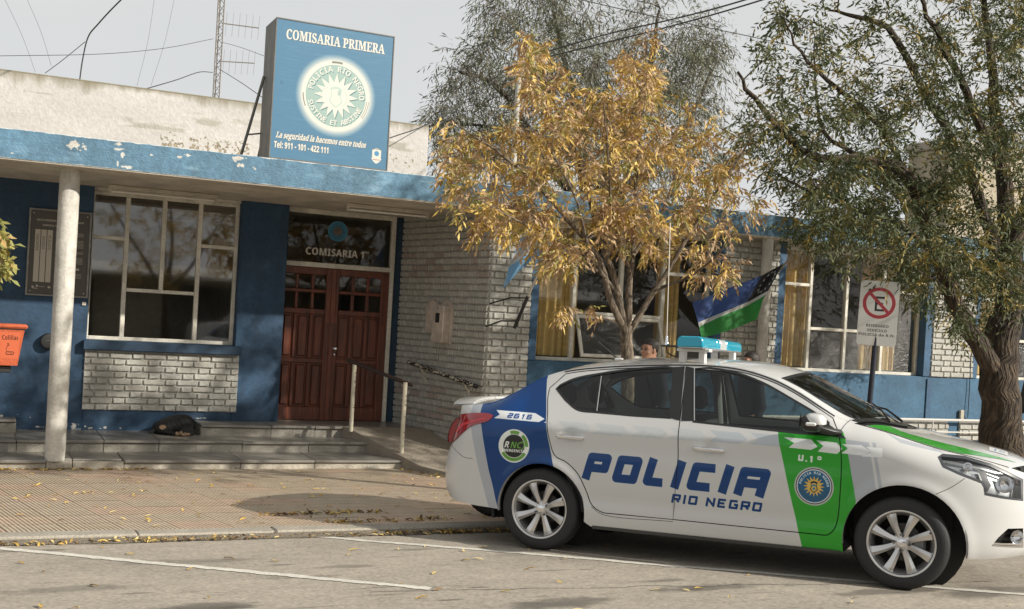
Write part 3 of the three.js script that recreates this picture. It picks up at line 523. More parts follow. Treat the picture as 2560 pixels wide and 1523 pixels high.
function shield(ctx, cx, cy, s) { ctx.beginPath(); ctx.moveTo(cx - 0.55 * s, cy - 0.6 * s); ctx.quadraticCurveTo(cx, cy - 1.05 * s, cx + 0.55 * s, cy - 0.6 * s); ctx.quadraticCurveTo(cx + 0.35 * s, cy, cx + 0.62 * s, cy + 0.45 * s); ctx.quadraticCurveTo(cx + 0.3 * s, cy + 0.9 * s, cx, cy + s); ctx.quadraticCurveTo(cx - 0.3 * s, cy + 0.9 * s, cx - 0.62 * s, cy + 0.45 * s); ctx.quadraticCurveTo(cx - 0.35 * s, cy, cx - 0.55 * s, cy - 0.6 * s); ctx.fill(); }
function emblem(ctx, cx, cy, R, c) {
  const disc = (r, f) => { ctx.fillStyle = f; ctx.beginPath(); ctx.arc(cx, cy, r, 0, 7); ctx.fill(); };
  disc(R, c.rim); disc(R * 0.93, c.rim2); disc(R * 0.88, c.ring); disc(R * 0.83, c.field);
  ctx.fillStyle = c.ray; sunBurst(ctx, cx, cy, R * 0.33, R * 0.56, 16); ctx.fillStyle = c.ray2; for (let i = 0; i < 16; i += 2) { const a = (i / 16) * 2 * Math.PI; ctx.beginPath(); ctx.moveTo(cx + Math.cos(a - 0.19) * R * 0.3, cy + Math.sin(a - 0.19) * R * 0.3); ctx.lineTo(cx + Math.cos(a) * R * 0.55, cy + Math.sin(a) * R * 0.55); ctx.lineTo(cx + Math.cos(a) * R * 0.3, cy + Math.sin(a) * R * 0.3); ctx.fill(); }
  ctx.fillStyle = c.shield; shield(ctx, cx, cy, R * 0.33); ctx.fillStyle = c.ray; shield(ctx, cx, cy + R * 0.03, R * 0.25); ctx.fillStyle = c.shield2; ctx.fillRect(cx - R * 0.1, cy - R * 0.1, R * 0.2, R * 0.1); ctx.beginPath(); ctx.arc(cx, cy + R * 0.12, R * 0.07, 0, 7); ctx.fill();
  ctx.fillStyle = c.text; arcText(ctx, 'POLICIA RIO NEGRO', cx, cy, R * 0.7, Math.PI * 1.06, Math.PI * 1.96, R * 0.17); ctx.fillStyle = c.text2; arcText(ctx, 'SUSTINE ET ABSTINE', cx, cy, R * 0.7, Math.PI * 0.9, Math.PI * 0.1, R * 0.15, true);
}
// ---------- roof sign ----------
{
  const t = thing('roof_sign', 'big square blue sign box with white emblem standing on the canopy', 'sign', [2.79, 3.456, -12.5]);
  const edge = std(lin(0.16, 0.155, 0.145), 0.6, { map: reps(plasterTex, 1) }), W = 1.365, H = 1.54, D = 0.5;
  cbox('cabinet', 0, W, 0, H, -D, -0.004, edge, t, 0.006);
  for (const [a, b, c, d] of [[0, 0.014, 0, H], [W - 0.014, W, 0, H], [0.014, W - 0.014, H - 0.014, H], [0.014, W - 0.014, 0, 0.014]]) cbox('edge_trim', a, b, c, d, -0.004, 0.008, edge, t, 0.002);
  const tx = canvasTex(1400, 1580, (c, w, h) => {
    const g = c.createLinearGradient(0, 0, 0, 1); c.fillStyle = '#4b7591'; c.fillRect(0, 0, w, h);
    for (let i = 0; i < 900; i++) { const r1 = hash(i, 1, 5), r2 = hash(i, 2, 5), r3 = hash(i, 3, 5); c.fillStyle = `rgba(${r3 > 0.5 ? '150,185,205' : '50,90,125'},0.05)`; c.fillRect(r1 * w, r2 * h, 30 + 160 * r3, 2 + 14 * hash(i, 4, 5)); }
    // print: white bloom disc
    const R = 420, cx = 735, cy = 788; const bl = c.createRadialGradient(cx, cy, R * 0.7, cx, cy, R * 1.16); bl.addColorStop(0, 'rgba(204,203,194,1)'); bl.addColorStop(0.55, 'rgba(204,203,194,1)'); bl.addColorStop(1, 'rgba(204,203,194,0)'); c.fillStyle = bl; c.beginPath(); c.arc(cx, cy, R * 1.2, 0, 7); c.fill();
    c.fillStyle = '#93aaa4'; c.beginPath(); c.arc(cx, cy, R * 0.86, 0, 7); c.fill();
    const em = (dx, dy, f) => { c.fillStyle = f; arcTextW(c, 'POLICIA RIO NEGRO', cx + dx, cy + dy, R * 0.745, Math.PI * 1.07, Math.PI * 1.98, 88); arcTextW(c, 'SUSTINE ET ABSTINE', cx + dx, cy + dy, R * 0.75, Math.PI * 0.9, Math.PI * 0.13, 80, true); sunBurst(c, cx + dx, cy + dy, R * 0.38, R * 0.63, 16); };
    const arcTextW = arcText; em(9, 11, '#5c7b7d'); em(0, 0, '#cccbc2');
    c.strokeStyle = '#a9b7b0'; c.lineWidth = 7; c.beginPath(); c.arc(cx - 70, cy + 20, 110, 2.2, 4.4); c.stroke(); c.beginPath(); c.arc(cx + 30, cy + 20, 105, -1, 1.1); c.stroke(); c.fillStyle = '#aabdb6'; shield(c, cx, cy, 135); c.fillStyle = '#c9c9c0'; shield(c, cx, cy + 8, 110); c.fillStyle = '#9fb0a9'; c.fillRect(cx + 20, cy - 70, 34, 60);
    c.strokeStyle = '#76796f'; c.lineWidth = 24; c.beginPath(); c.arc(cx, cy, R * 0.93, -1.75, -1.42); c.stroke(); c.lineWidth = 12; c.beginPath(); c.arc(cx, cy, R * 0.93, 2.72, 3.12); c.stroke(); c.lineWidth = 6; for (const k of [0.9, 0.95]) { c.beginPath(); c.arc(cx, cy, R * k, 0.05, 0.6); c.stroke(); }
    // lettering
    c.textAlign = 'left'; c.textBaseline = 'alphabetic';
    const put = (s, x, y, font, wd) => { c.font = font; const k = wd / c.measureText(s).width; c.save(); c.translate(x, y); c.scale(k, 1); c.lineJoin = 'round'; c.fillStyle = '#39556c'; c.fillText(s, 7, 8); c.strokeStyle = '#4b4a44'; c.lineWidth = 9; c.strokeText(s, 0, 0); c.strokeStyle = '#c4c2b9'; c.lineWidth = 4; c.strokeText(s, 0, 0); c.fillStyle = '#cdcbc2'; c.fillText(s, 0, 0); c.restore(); };
    put('COMISARIA PRIMERA', 108, 212, 'bold 152px serif', 1190);
    c.save(); c.transform(1, 0, -0.25, 1, 0, 0);
    put('La seguridad la hacemos entre todos', 390, 1350, 'bold 92px serif', 1075); c.restore();
    put('Tel: 911 - 101 - 422 111', 40, 1466, 'bold 98px sans-serif', 650);
    c.fillStyle = '#c8c7bc'; shield(c, 1270, 1420, 100); c.beginPath(); c.fillRect(1215, 1360, 110, 90); c.fillStyle = '#4d86ad'; c.beginPath(); c.arc(1270, 1400, 30, 0, 7); c.fill(); c.fillStyle = '#444'; c.font = 'bold 18px sans-serif'; c.textAlign = 'center'; c.fillText('RIO NEGRO', 1270, 1354); c.fillStyle = '#a66'; c.fillRect(1225, 1470, 90, 8);
    c.strokeStyle = '#2f4d66'; c.lineWidth = 5; c.beginPath(); c.arc(92, 720, 16, 0.5, 5.5); c.stroke();
  });
  const f = mesh('sign_face', new THREE.PlaneGeometry(W - 0.028, H - 0.028), phys(lin(1, 1, 1), 0.35, { map: tx }), t); f.position.set(W / 2, H / 2, 0.002);
  const st = (a, b, r) => mesh('strut', rod(a, b, r, 8), edge, t);
  st(V(-0.02, 0.95, -0.35), V(-0.19, 0.02, -0.6), 0.017); st(V(0.03, 0.33, -0.45), V(-0.14, 0.3, -0.52), 0.01); st(V(W - 0.1, 1.2, -0.5), V(W - 0.1, 0.0, -1.6), 0.02); st(V(0.2, 1.2, -0.5), V(0.2, 0.0, -1.6), 0.02);
}
{ // dish behind the sign
  const t = thing('satellite_dish', 'green grey round dish half hidden behind the roof sign', 'dish', [3.33, 3.45, -13.35]);
  mesh('reflector', lathe([[0.001, 0], [0.15, 0.012], [0.3, 0.05], [0.42, 0.1], [0.425, 0.105]], 36).rotateX(Math.PI / 2.1), std(lin(0.1, 0.14, 0.12), 0.6), t).position.set(0, 1.28, 0); mesh('mast', rod(V(0, 0, -0.05), V(0, 1.2, -0.05), 0.025), std(lin(0.2, 0.2, 0.2), 0.5, { metalness: 0.6 }), t);
}
// ---------- things on the porch ----------
const greyMetal = std(lin(0.3, 0.29, 0.27), 0.5, { metalness: 0.6, map: reps(plasterTex, 2) });
const blackMat = std(lin(0.02, 0.02, 0.02), 0.55), darkRubber = std(lin(0.022, 0.022, 0.022), 0.75);
{
  const t = thing('memorial_plaque', 'dark grey memorial plaque with three pale bars on blue wall', 'plaque', [0.487, 1.806, zW + 0.012]), W = 0.69, H = 1.02;
  for (const [a, b, c, d] of [[0, 0.022, 0, H], [W - 0.022, W, 0, H], [0.022, W - 0.022, 0, 0.022], [0.022, W - 0.022, H - 0.022, H]]) cbox('frame', a, b, c, d, -0.008, 0.022, greyMetal, t, 0.003);
  const tx = canvasTex(700, 1034, (c, w, h) => {
    c.fillStyle = '#4b4740'; c.fillRect(0, 0, w, h); c.fillStyle = '#b9b4a8'; c.textAlign = 'center';
    c.font = 'bold 30px sans-serif'; const fit = (s, y, wd) => { const k = wd / c.measureText(s).width; c.save(); c.translate(w / 2, y); c.scale(k, 1.15); c.fillText(s, 0, 0); c.restore(); };
    fit('AQUI SE COMETIERON CRIMENES DE LESA HUMANIDAD', 128, 560); fit('DURANTE EL TERRORISMO DE ESTADO', 190, 420);
    ['MEMORIA', 'VERDAD', 'JUSTICIA'].forEach((s, i) => { const x = 58 + i * 72; c.fillStyle = '#b3ada0'; c.fillRect(x, 235, 62, 650); c.save(); c.translate(x + 46, 500 - (i === 0 ? 0 : 22)); c.rotate(-Math.PI / 2); c.fillStyle = '#3a3732'; c.textAlign = 'left'; c.font = '46px sans-serif'; c.fillText(s, 0, 0); c.restore(); });
    c.fillStyle = '#8b867b'; let y = 250; for (const n of [4, 7, 3, 6]) { for (let i = 0; i < n; i++) { c.fillRect(300, y, 340 - (i === n - 1 ? 150 : 10 * hash(i, n, 3)), 9); y += 17; } y += 24; } y = 760; for (let i = 0; i < 4; i++) { c.fillRect(300, y, 330, 6); y += 16; }
    c.fillStyle = '#aaa498'; c.fillRect(470, 690, 130, 26); c.font = '26px sans-serif'; c.textAlign = 'left'; for (const [a, b] of [[60, 950], [110, 935], [250, 945]]) { c.beginPath(); c.arc(a, b, 14, 0, 7); c.fill(); } c.fillText('RN', 245, 955); c.fillRect(60, 962, 60, 8); c.fillRect(130, 940, 70, 5);
    c.fillStyle = '#d8d2c4'; for (const [a, b] of [[30, 35], [670, 35], [30, 1000], [670, 1000]]) { c.beginPath(); c.arc(a, b, 6, 0, 7); c.fill(); }
  });
  mesh('plate', new THREE.PlaneGeometry(W - 0.044, H - 0.044), phys(lin(1, 1, 1), 0.4, { map: tx }), t).position.set(W / 2, H / 2, 0.004);
  cbox('label_tag', W - 0.06, W - 0.015, -0.085, -0.045, -0.01, 0.004, std(lin(0.6, 0.56, 0.48), 0.7), t, 0.002);
}
{
  const t = thing('wall_bell', 'round black bell housing on the blue wall beside the column', 'bell', [0.768, 1.277, zW]);
  mesh('housing', lathe([[0.001, 0.095], [0.07, 0.094], [0.088, 0.085], [0.095, 0.07], [0.095, 0.004]], 36).rotateX(Math.PI / 2), blackMat, t);
  for (const [x, y] of [[-0.02, 0.01], [0, 0.012], [0.02, 0.01], [0.035, 0.008]]) mesh('grille_hole', new THREE.CylinderGeometry(0.005, 0.005, 0.004, 8).rotateX(Math.PI / 2), greyMetal, t).position.set(x, y, 0.097);
}
{ // cigarette bin on its post
  const t = thing('cigarette_bin', 'orange plastic bin reading Colillas on a short bracket', 'bin', [0.265, 0.04, -11.2]);
  const org = phys(lin(0.55, 0.12, 0.05), 0.42, { map: reps(plasterTex, 2) }), y0 = 1.135, y1 = 1.455;
  const taper = (wa, wb, da, db, ya, yb) => { const g = new THREE.BoxGeometry(1, 1, 1), p = g.attributes.position; for (let i = 0; i < p.count; i++) { const up = p.getY(i) > 0; p.setXYZ(i, Math.sign(p.getX(i)) * (up ? wb : wa), up ? yb : ya, Math.sign(p.getZ(i)) * (up ? db : da)); } g.computeVertexNormals(); return g; };
  mesh('bucket', taper(0.078, 0.122, 0.08, 0.11, y0, y1), org, t); cbox('lid', -0.148, 0.148, y1 + 0.012, y1 + 0.05, -0.135, 0.135, org, t, 0.014); cbox('collar', -0.127, 0.127, y1, y1 + 0.012, -0.115, 0.115, blackMat, t, 0.003);
  const tx = canvasTex(512, 512, (c, w) => { c.clearRect(0, 0, w, w); c.fillStyle = '#c1613f'; c.fillRect(0, 0, w, w); c.fillStyle = '#2e1712'; c.font = 'bold 118px sans-serif'; c.textAlign = 'center'; c.fillText('Colillas', 256, 150); c.strokeStyle = '#2e1712'; c.lineWidth = 16; c.beginPath(); c.roundRect(150, 380, 230, 46, 20); c.stroke(); c.fillRect(300, 380, 10, 46); c.lineWidth = 12; c.beginPath(); c.moveTo(165, 360); c.bezierCurveTo(110, 290, 240, 280, 190, 220); c.arc(205, 240, 22, 3.6, 9); c.stroke(); });
  const f = mesh('front_label', new THREE.PlaneGeometry(0.17, 0.24), phys(lin(1, 1, 1), 0.45, { map: tx }), t); f.position.set(0.005, (y0 + y1) / 2 + 0.02, 0.099); f.rotation.x = 0.094;
  const ug = f.geometry.attributes.position; for (let i = 0; i < ug.count; i++) if (ug.getY(i) < 0) ug.setX(i, ug.getX(i) * 0.84);
  mesh('post', rod(V(-0.22, 0, -0.02), V(-0.22, 1.5, -0.02), 0.03), blackMat, t); mesh('bracket', chamfer(-0.2, 0.03, y0 - 0.07, y0 - 0.005, -0.03, 0.03, 0.01), blackMat, t);
}
// splayed wall frame for things hung on it
const WO = V(5.2, 0, -14.75), WE = V(0.43, 0, 1.997).normalize(), WNm = V(-WE.z, 0, WE.x);
const onSplay = (px, py, off) => { const d = ray(px, py), q = WO.clone().addScaledVector(WNm, off).sub(EYE); return EYE.clone().addScaledVector(d, q.dot(WNm) / d.dot(WNm)); };
const splayTurn = Math.atan2(-WE.z, WE.x);
{
  const c1 = (x, y) => [960 + x / 4.947, 500 + y / 4.947], c2 = (x, y) => [960 + x / 3.7105, 780 + y / 3.7105];
  const boxMat = phys(lin(0.6, 0.51, 0.45), 0.5, { map: reps(plasterTex, 1.5) });
  const arch = (w, h, d) => { const s = new THREE.Shape(); s.moveTo(0, 0); s.lineTo(w, 0); s.lineTo(w, h - w / 2); s.absarc(w / 2, h - w / 2, w / 2, 0, Math.PI); s.lineTo(0, 0); return new THREE.ExtrudeGeometry(s, { depth: d, bevelEnabled: true, bevelSize: 0.006, bevelThickness: 0.006, bevelSegments: 2, curveSegments: 20 }); };
  const put = (name, label, bl, tr, mk) => { const a = onSplay(...bl, 0.018), b = onSplay(...tr, 0.018), s0 = a.clone().sub(WO).dot(WE), s1 = b.clone().sub(WO).dot(WE); const t = thing(name, label, 'meter box', [a.x, a.y, a.z], splayTurn, 'meter boxes'); mk(t, Math.abs(s1 - s0), b.y - a.y); };
  put('meter_box', 'low arched meter box with plain front on the brick side wall', c2(415, 182), c1(708, 1252), (t, w, h) => { mesh('cover', arch(w, h, 0.05), boxMat, t); cbox('seam', 0.03, w - 0.03, 0.05, 0.06, 0.05, 0.058, boxMat, t, 0.002); });
  put('meter_box', 'taller meter box with a small dark reading window', c2(522, 283), c1(868, 1252), (t, w, h) => { mesh('back_plate', arch(w * 0.95, h, 0.04), boxMat, t).position.x = w * 0.08; mesh('cover', chamfer(0, w * 0.98, 0, h * 0.88, 0.04, 0.15, 0.012), boxMat, t); cbox('reading_window', w * 0.32, w * 0.66, h * 0.47, h * 0.7, 0.15, 0.156, blackMat, t, 0.003); cbox('lock', w * 0.46, w * 0.54, h * 0.8, h * 0.83, 0.15, 0.158, greyMetal, t, 0.002); });
  const railMat = std(lin(0.045, 0.028, 0.024), 0.6, { map: reps(grainTex, 2) }), postMat = std(lin(0.9, 0.89, 0.86), 0.6, { map: chipsPost() });
  function chipsPost() { return dataTex(256, 512, (x, y) => { const a = fbm(x / 14, y / 14, 4, 0, 261), b = fbm(x / 60, y / 60, 3, 0, 263); if (a > 0.74) return [88, 60, 40]; const k = 214 + 40 * (b - 0.5); return [k, k * 0.97, k * 0.88]; }); }
  { const t = thing('ramp_handrail', 'brown handrail on two chipped white posts beside the ramp', 'handrail', [4.31, 0.37, -13.8]); const o = V(4.31, 0.37, -13.8), L = (x, y, z) => V(x, y, z).sub(o);
    mesh('rail', rod(L(4.215, 1.225, -13.82), L(4.765, 0.99, -12.94), 0.024, 14), railMat, t); mesh('post', rod(L(4.305, 0.33, -13.8), L(4.305, 1.175, -13.8), 0.026, 14), postMat, t); mesh('post', rod(L(4.685, 0.12, -12.95), L(4.685, 1.02, -12.95), 0.026, 14), postMat, t); }
  { const a = onSplay(...c2(230, 465), 0.09), b = onSplay(...c2(840, 685), 0.09), t = thing('wall_handrail', 'peeling black handrail bracketed to the brick side wall', 'handrail', [a.x, a.y, a.z]), L = (p) => p.clone().sub(a);
    const pm = std(lin(1, 1, 1), 0.6, { map: dataTex(256, 512, (x, y) => { const n = fbm(x / 20, y / 20, 4, 0, 271), m = fbm(x / 120, y / 160, 2, 0, 273); return n + 0.35 * (m - 0.5) > 0.53 ? [196, 190, 174] : [34, 27, 24]; }) });
    const r1 = mesh('rail', rod(V(0, 0, 0), L(b), 0.026, 14), pm, t); const q = r1.geometry.attributes.uv; for (let i = 0; i < q.count; i++) q.setXY(i, q.getX(i) * 5, q.getY(i) * 1.2); mesh('end_cap', rod(L(b), L(b).multiplyScalar(1.025), 0.029, 14), blackMat, t);
    for (const k of [0.2, 0.86]) { const p = L(b).multiplyScalar(k), w = p.clone().addScaledVector(WNm, -0.085).add(V(0, -0.11, 0)); mesh('bracket', taperTube([p, p.clone().add(V(0, -0.07, 0)).addScaledVector(WNm, -0.03), w], [0.012, 0.012, 0.012], 8), postMat, t); const pl = mesh('bracket_plate', chamfer(-0.03, 0.03, -0.06, 0.05, 0, 0.008, 0.003), postMat, t); pl.position.copy(p).addScaledVector(WNm, -0.07).add(V(0, -0.11, 0)); pl.rotation.y = splayTurn; } }
}
for (const [x0, x1, z, lab] of [[1.3, 2.55, -14.05, 'white fluorescent batten on the soffit above the office window'], [3.98, 5.05, -13.45, 'white fluorescent batten on the soffit above the doors']]) {
  const t = thing('fluorescent_batten', lab, 'lamp', [x0, SOF - 0.006, z], 0, 'battens under the canopy'), L = x1 - x0;
  mesh('tray', chamfer(0, L, -0.05, 0, -0.04, 0.04, 0.008), soffitMat, t); mesh('tube', rod(V(0.04, -0.075, 0), V(L - 0.04, -0.075, 0), 0.014, 12), std(lin(0.7, 0.68, 0.62), 0.3), t); for (const x of [0.02, L - 0.02]) mesh('lamp_holder', chamfer(x - 0.015, x + 0.015, -0.1, -0.045, -0.02, 0.02, 0.004), soffitMat, t);
}
// lettering and seal stuck on the transom glass
const { FontLoader } = await import('three/addons/loaders/FontLoader.js');
const { TextGeometry } = await import('three/addons/geometries/TextGeometry.js');
const fontB = await new FontLoader().loadAsync('fonts/droid/droid_sans_bold.typeface.json');
const text3 = (s, size, wd) => { const g = new TextGeometry(s, { font: fontB, size, depth: 0.0015, curveSegments: 6 }); g.computeBoundingBox(); if (wd) g.scale(wd / (g.boundingBox.max.x - g.boundingBox.min.x), 1, 1); return g; };
{
  const lm = std(lin(0.6, 0.57, 0.5), 0.7), f = station.getObjectByName('door_frame');
  const L = mesh('lettering', merged([text3('COMISARIA 1', 0.094, 0.79), moved(text3('era', 0.03, 0.06), 0.8, 0.072, 0)]), lm, f); L.position.set(3.845, 2.55, zD - 0.005);
  const tx = canvasTex(512, 512, (c, w) => { c.fillStyle = '#2f6580'; c.fillRect(0, 0, w, w); emblem(c, 256, 256, 250, { rim: '#4d8fa8', rim2: '#2c6f8c', ring: '#387d98', field: '#2a6380', ray: '#6d5a48', ray2: '#7d5a44', shield: '#38586a', shield2: '#5d4a3a', text: '#4c93ac', text2: '#4c93ac' }); });
  const d = mesh('door_seal', new THREE.CircleGeometry(0.135, 48), std(lin(1, 1, 1), 0.6, { map: tx }), f); d.position.set(4.268, 2.883, zD - 0.004);
}
// ---------- flags ----------
const cloth = (map) => phys(lin(1, 1, 1), 0.9, { map, transmission: 0.42, thickness: 0 });
function flagCloth(rows, us, vs, zf, nu = 26, nv = 14) {
  // rows[i][j]: photo pixel at us[i], vs[j]; cubic-ish blend by linear interpolation, smoothed
  const pos = [], uv = [], idx = [];
  const seg = (a, x) => { let i = 0; while (i < a.length - 2 && x > a[i + 1]) i++; return [i, clamp((x - a[i]) / (a[i + 1] - a[i]))]; };
  for (let i = 0; i <= nu; i++) for (let j = 0; j <= nv; j++) {
    const u = i / nu, v = j / nv, [a, fa] = seg(us, u), [b, fb] = seg(vs, v), m = (k) => lerp(lerp(rows[a][b][k], rows[a + 1][b][k], fa), lerp(rows[a][b + 1][k], rows[a + 1][b + 1][k], fa), fb);
    const p = atZ(m(0), m(1), zf(u, v)); pos.push(p.x, p.y, p.z); uv.push(u, v);
    if (i < nu && j < nv) { const o = i * (nv + 1) + j; idx.push(o, o + nv + 1, o + 1, o + 1, o + nv + 1, o + nv + 2); }
  }
  const g = new THREE.BufferGeometry(); g.setAttribute('position', new THREE.Float32BufferAttribute(pos, 3)); g.setAttribute('uv', new THREE.Float32BufferAttribute(uv, 2)); g.setIndex(idx); g.computeVertexNormals(); return g;
}
{
  const c4 = (x, y) => [1320 + x / 3.898, 560 + y / 3.898];
  const rows = [[[2300, 720], [2325, 690], [2340, 655], [2490, 385]], [[2230, 930], [2120, 805], [2130, 770], [2285, 500]], [[1990, 1030], [1870, 905], [1890, 868], [1920, 640]], [[1690, 1115], [1668, 1005], [1660, 962], [1600, 770]]].map((r) => r.map((q) => c4(...q)));
  const tx = canvasTex(512, 256, (c, w, h) => { c.fillStyle = '#33508c'; c.fillRect(0, 0, w, h * 0.45); c.fillStyle = '#c9cbc8'; c.fillRect(0, h * 0.45, w, h * 0.13); c.fillStyle = '#2c8a3c'; c.fillRect(0, h * 0.58, w, h * 0.42); c.fillStyle = '#1b1a1c'; c.fillRect(0, 0, w * 0.3, h * 0.45); c.fillStyle = '#d8d8d4'; for (let i = 0; i < 12; i++) { const a = (i / 12) * 6.283; sunBurst(c, w * 0.13 + Math.cos(a) * 46, h * 0.22 + Math.sin(a) * 40, 3, 8, 5); } });
  const t = thing('provincial_flag', 'blue white and green flag with starred black corner', 'flag', [0, 0, 0]);
  mesh('cloth', flagCloth(rows, [0, 0.3, 0.62, 1], [0, 0.42, 0.55, 1], (u, v) => -12.15 + 0.35 * (1 - u) * 0.6 + 0.05 * Math.sin(u * 11 + v * 4) - 0.12 * v * u), cloth(tx), t);
  const a = atZ(1818, 826, -12.72), b = atZ(1985, 634, -11.85); mesh('pole', rod(a, b, 0.014, 10), std(lin(0.3, 0.24, 0.18), 0.6), t); mesh('pole_holder', rod(a, a.clone().lerp(b, 0.2), 0.024, 12), blackMat, t); mesh('bracket', rod(V(a.x + 0.02, a.y + 0.02, zB + 0.02), a.clone().lerp(b, 0.12), 0.012, 8), blackMat, t);
}
{
  const rows = [[[1352, 672], [1372, 625], [1395, 575], [1420, 520]], [[1330, 650], [1342, 620], [1356, 585], [1375, 545]], [[1292, 684], [1306, 644], [1318, 612], [1336, 566]], [[1258, 722], [1272, 668], [1284, 636], [1306, 588]]];
  const tx = canvasTex(256, 128, (c, w, h) => { c.fillStyle = '#6fa6cf'; c.fillRect(0, 0, w, h); c.fillStyle = '#d2d2cf'; c.fillRect(0, h / 3, w, h / 3); c.fillStyle = '#c49a3c'; c.beginPath(); c.arc(w / 2, h / 2, 13, 0, 7); c.fill(); });
  const t = thing('national_flag', 'light blue and white striped flag hanging from a leaning pole', 'flag', [0, 0, 0]);
  mesh('cloth', flagCloth(rows, [0, 0.33, 0.66, 1], [0, 0.33, 0.66, 1], (u, v) => -12.0 - 0.2 * u + 0.06 * Math.sin(u * 9 + v * 7), 24, 18), cloth(tx), t);
  const a = atZ(1286, 820, -12.52), m = atZ(1320, 741, -12.3), b = a.clone().add(m.clone().sub(a).multiplyScalar(4.2));
  mesh('pole', rod(m, b, 0.013, 10), std(lin(0.55, 0.5, 0.42), 0.6), t); mesh('pole_holder', rod(a, m, 0.021, 12), blackMat, t);
  for (const k of [0.22, 0.95]) { const p = a.clone().lerp(m, k); mesh('bracket', taperTube([p, V(p.x - 0.2, p.y - 0.01, p.z - 0.04), V(p.x - 0.3, p.y - 0.09, zB + 0.02)], [0.01, 0.01, 0.01], 8), blackMat, t); }
}
// ---------- no parking sign ----------
{
  const top = atZ(2194, 865, -9.35), foot = V(top.x - 0.11, swY(-9.35), -9.35), t = thing('no_parking_sign', 'white reserved parking sign with barred red circle on dark post', 'sign', [foot.x, foot.y, foot.z]);
  const W = 0.4, H = 0.685, sh = new THREE.Shape(), r = 0.035; sh.moveTo(-W / 2 + r, -H / 2); sh.lineTo(W / 2 - r, -H / 2); sh.absarc(W / 2 - r, -H / 2 + r, r, -Math.PI / 2, 0); sh.lineTo(W / 2, H / 2 - r); sh.absarc(W / 2 - r, H / 2 - r, r, 0, Math.PI / 2); sh.lineTo(-W / 2 + r, H / 2); sh.absarc(-W / 2 + r, H / 2 - r, r, Math.PI / 2, Math.PI); sh.lineTo(-W / 2, -H / 2 + r); sh.absarc(-W / 2 + r, -H / 2 + r, r, Math.PI, 1.5 * Math.PI);
  const tx = canvasTex(600, 1028, (c, w, h) => {
    c.fillStyle = '#cfcec8'; c.fillRect(0, 0, w, h); for (let i = 0; i < 500; i++) { c.fillStyle = `rgba(90,85,75,${0.05 * hash(i, 7, 2)})`; c.fillRect(hash(i, 1, 2) * w, hash(i, 2, 2) * h, 4 + 70 * hash(i, 3, 2), 2 + 5 * hash(i, 4, 2)); }
    const cx = 300, cy = 350; c.strokeStyle = '#a5343c'; c.lineWidth = 54; c.beginPath(); c.arc(cx, cy, 222, 0, 7); c.stroke();
    c.strokeStyle = '#22211f'; c.lineWidth = 34; c.beginPath(); c.moveTo(380, 262); c.lineTo(255, 262); c.lineTo(255, 462); c.lineTo(380, 462); c.moveTo(255, 358); c.lineTo(360, 358); c.stroke(); c.strokeStyle = '#a5343c'; c.lineWidth = 50; c.beginPath(); c.moveTo(150, 195); c.lineTo(455, 505); c.stroke();
    c.fillStyle = '#2c2b29'; c.textAlign = 'center'; c.font = 'bold 62px sans-serif'; c.fillText('RESERVADO', 300, 735); c.fillText('VEHICULO', 300, 808); c.font = 'bold 58px sans-serif'; const k = 560 / c.measureText('POLICIA de R.N.').width; c.save(); c.translate(300, 876); c.scale(k, 1); c.fillText('POLICIA de R.N.', 0, 0); c.restore();
  });
  const g = new THREE.ShapeGeometry(sh, 8), p = g.attributes.position, uv = g.attributes.uv; for (let i = 0; i < p.count; i++) uv.setXY(i, p.getX(i) / W + 0.5, p.getY(i) / H + 0.5);
  const c = atZ(2196, 784, -9.35), turn = Math.atan2(EYE.x - c.x, EYE.z - c.z), pl = sub('plate', t); pl.position.set(c.x - foot.x, c.y - foot.y, 0); pl.rotation.set(0, turn, -0.02);
  mesh('face', g, phys(lin(1, 1, 1), 0.45, { map: tx }), pl).position.z = 0.026; mesh('back', new THREE.ExtrudeGeometry(sh, { depth: 0.003, bevelEnabled: false }), greyMetal, pl).position.z = 0.022;
  mesh('post', rod(V(0, 0, 0), V(c.x - foot.x + 0.02, c.y - foot.y + 0.3, 0).add(V(0, 0, -0.01)), 0.028, 12), std(lin(0.008, 0.01, 0.022), 0.5), t);
}
// pipes along the dado
{
  const pm = std(lin(0.55, 0.53, 0.5), 0.6);
  const t = thing('wall_pipe_rail', 'white pipe rail running low along the blue dado', 'pipe', [9.3, 0, zB + 0.1]); for (const y of [0.73, 0.55]) mesh('pipe', rod(V(0, y, 0), V(7, y, 0), y > 0.6 ? 0.02 : 0.012), pm, t); for (let x = 0.3; x < 7; x += 1.63) mesh('support', rod(V(x, 0, 0), V(x, 0.73, 0), 0.012), pm, t);
  const c = thing('hanging_cable', 'thin black cable hanging down the blue dado wall', 'cable', [13.62, 0.9, zB + 0.03]); mesh('cable', taperTube([V(0, 0.9, 0), V(0.01, 0.3, 0), V(0.0, -0.12, 0.01), V(-0.05, -0.16, 0.02), V(-0.1, -0.05, 0.01)], 0.006, 6), blackMat, c); cbox('junction', -0.16, -0.08, -0.16, -0.02, -0.02, 0.02, std(lin(0.4, 0.37, 0.3), 0.8), c, 0.008);
}
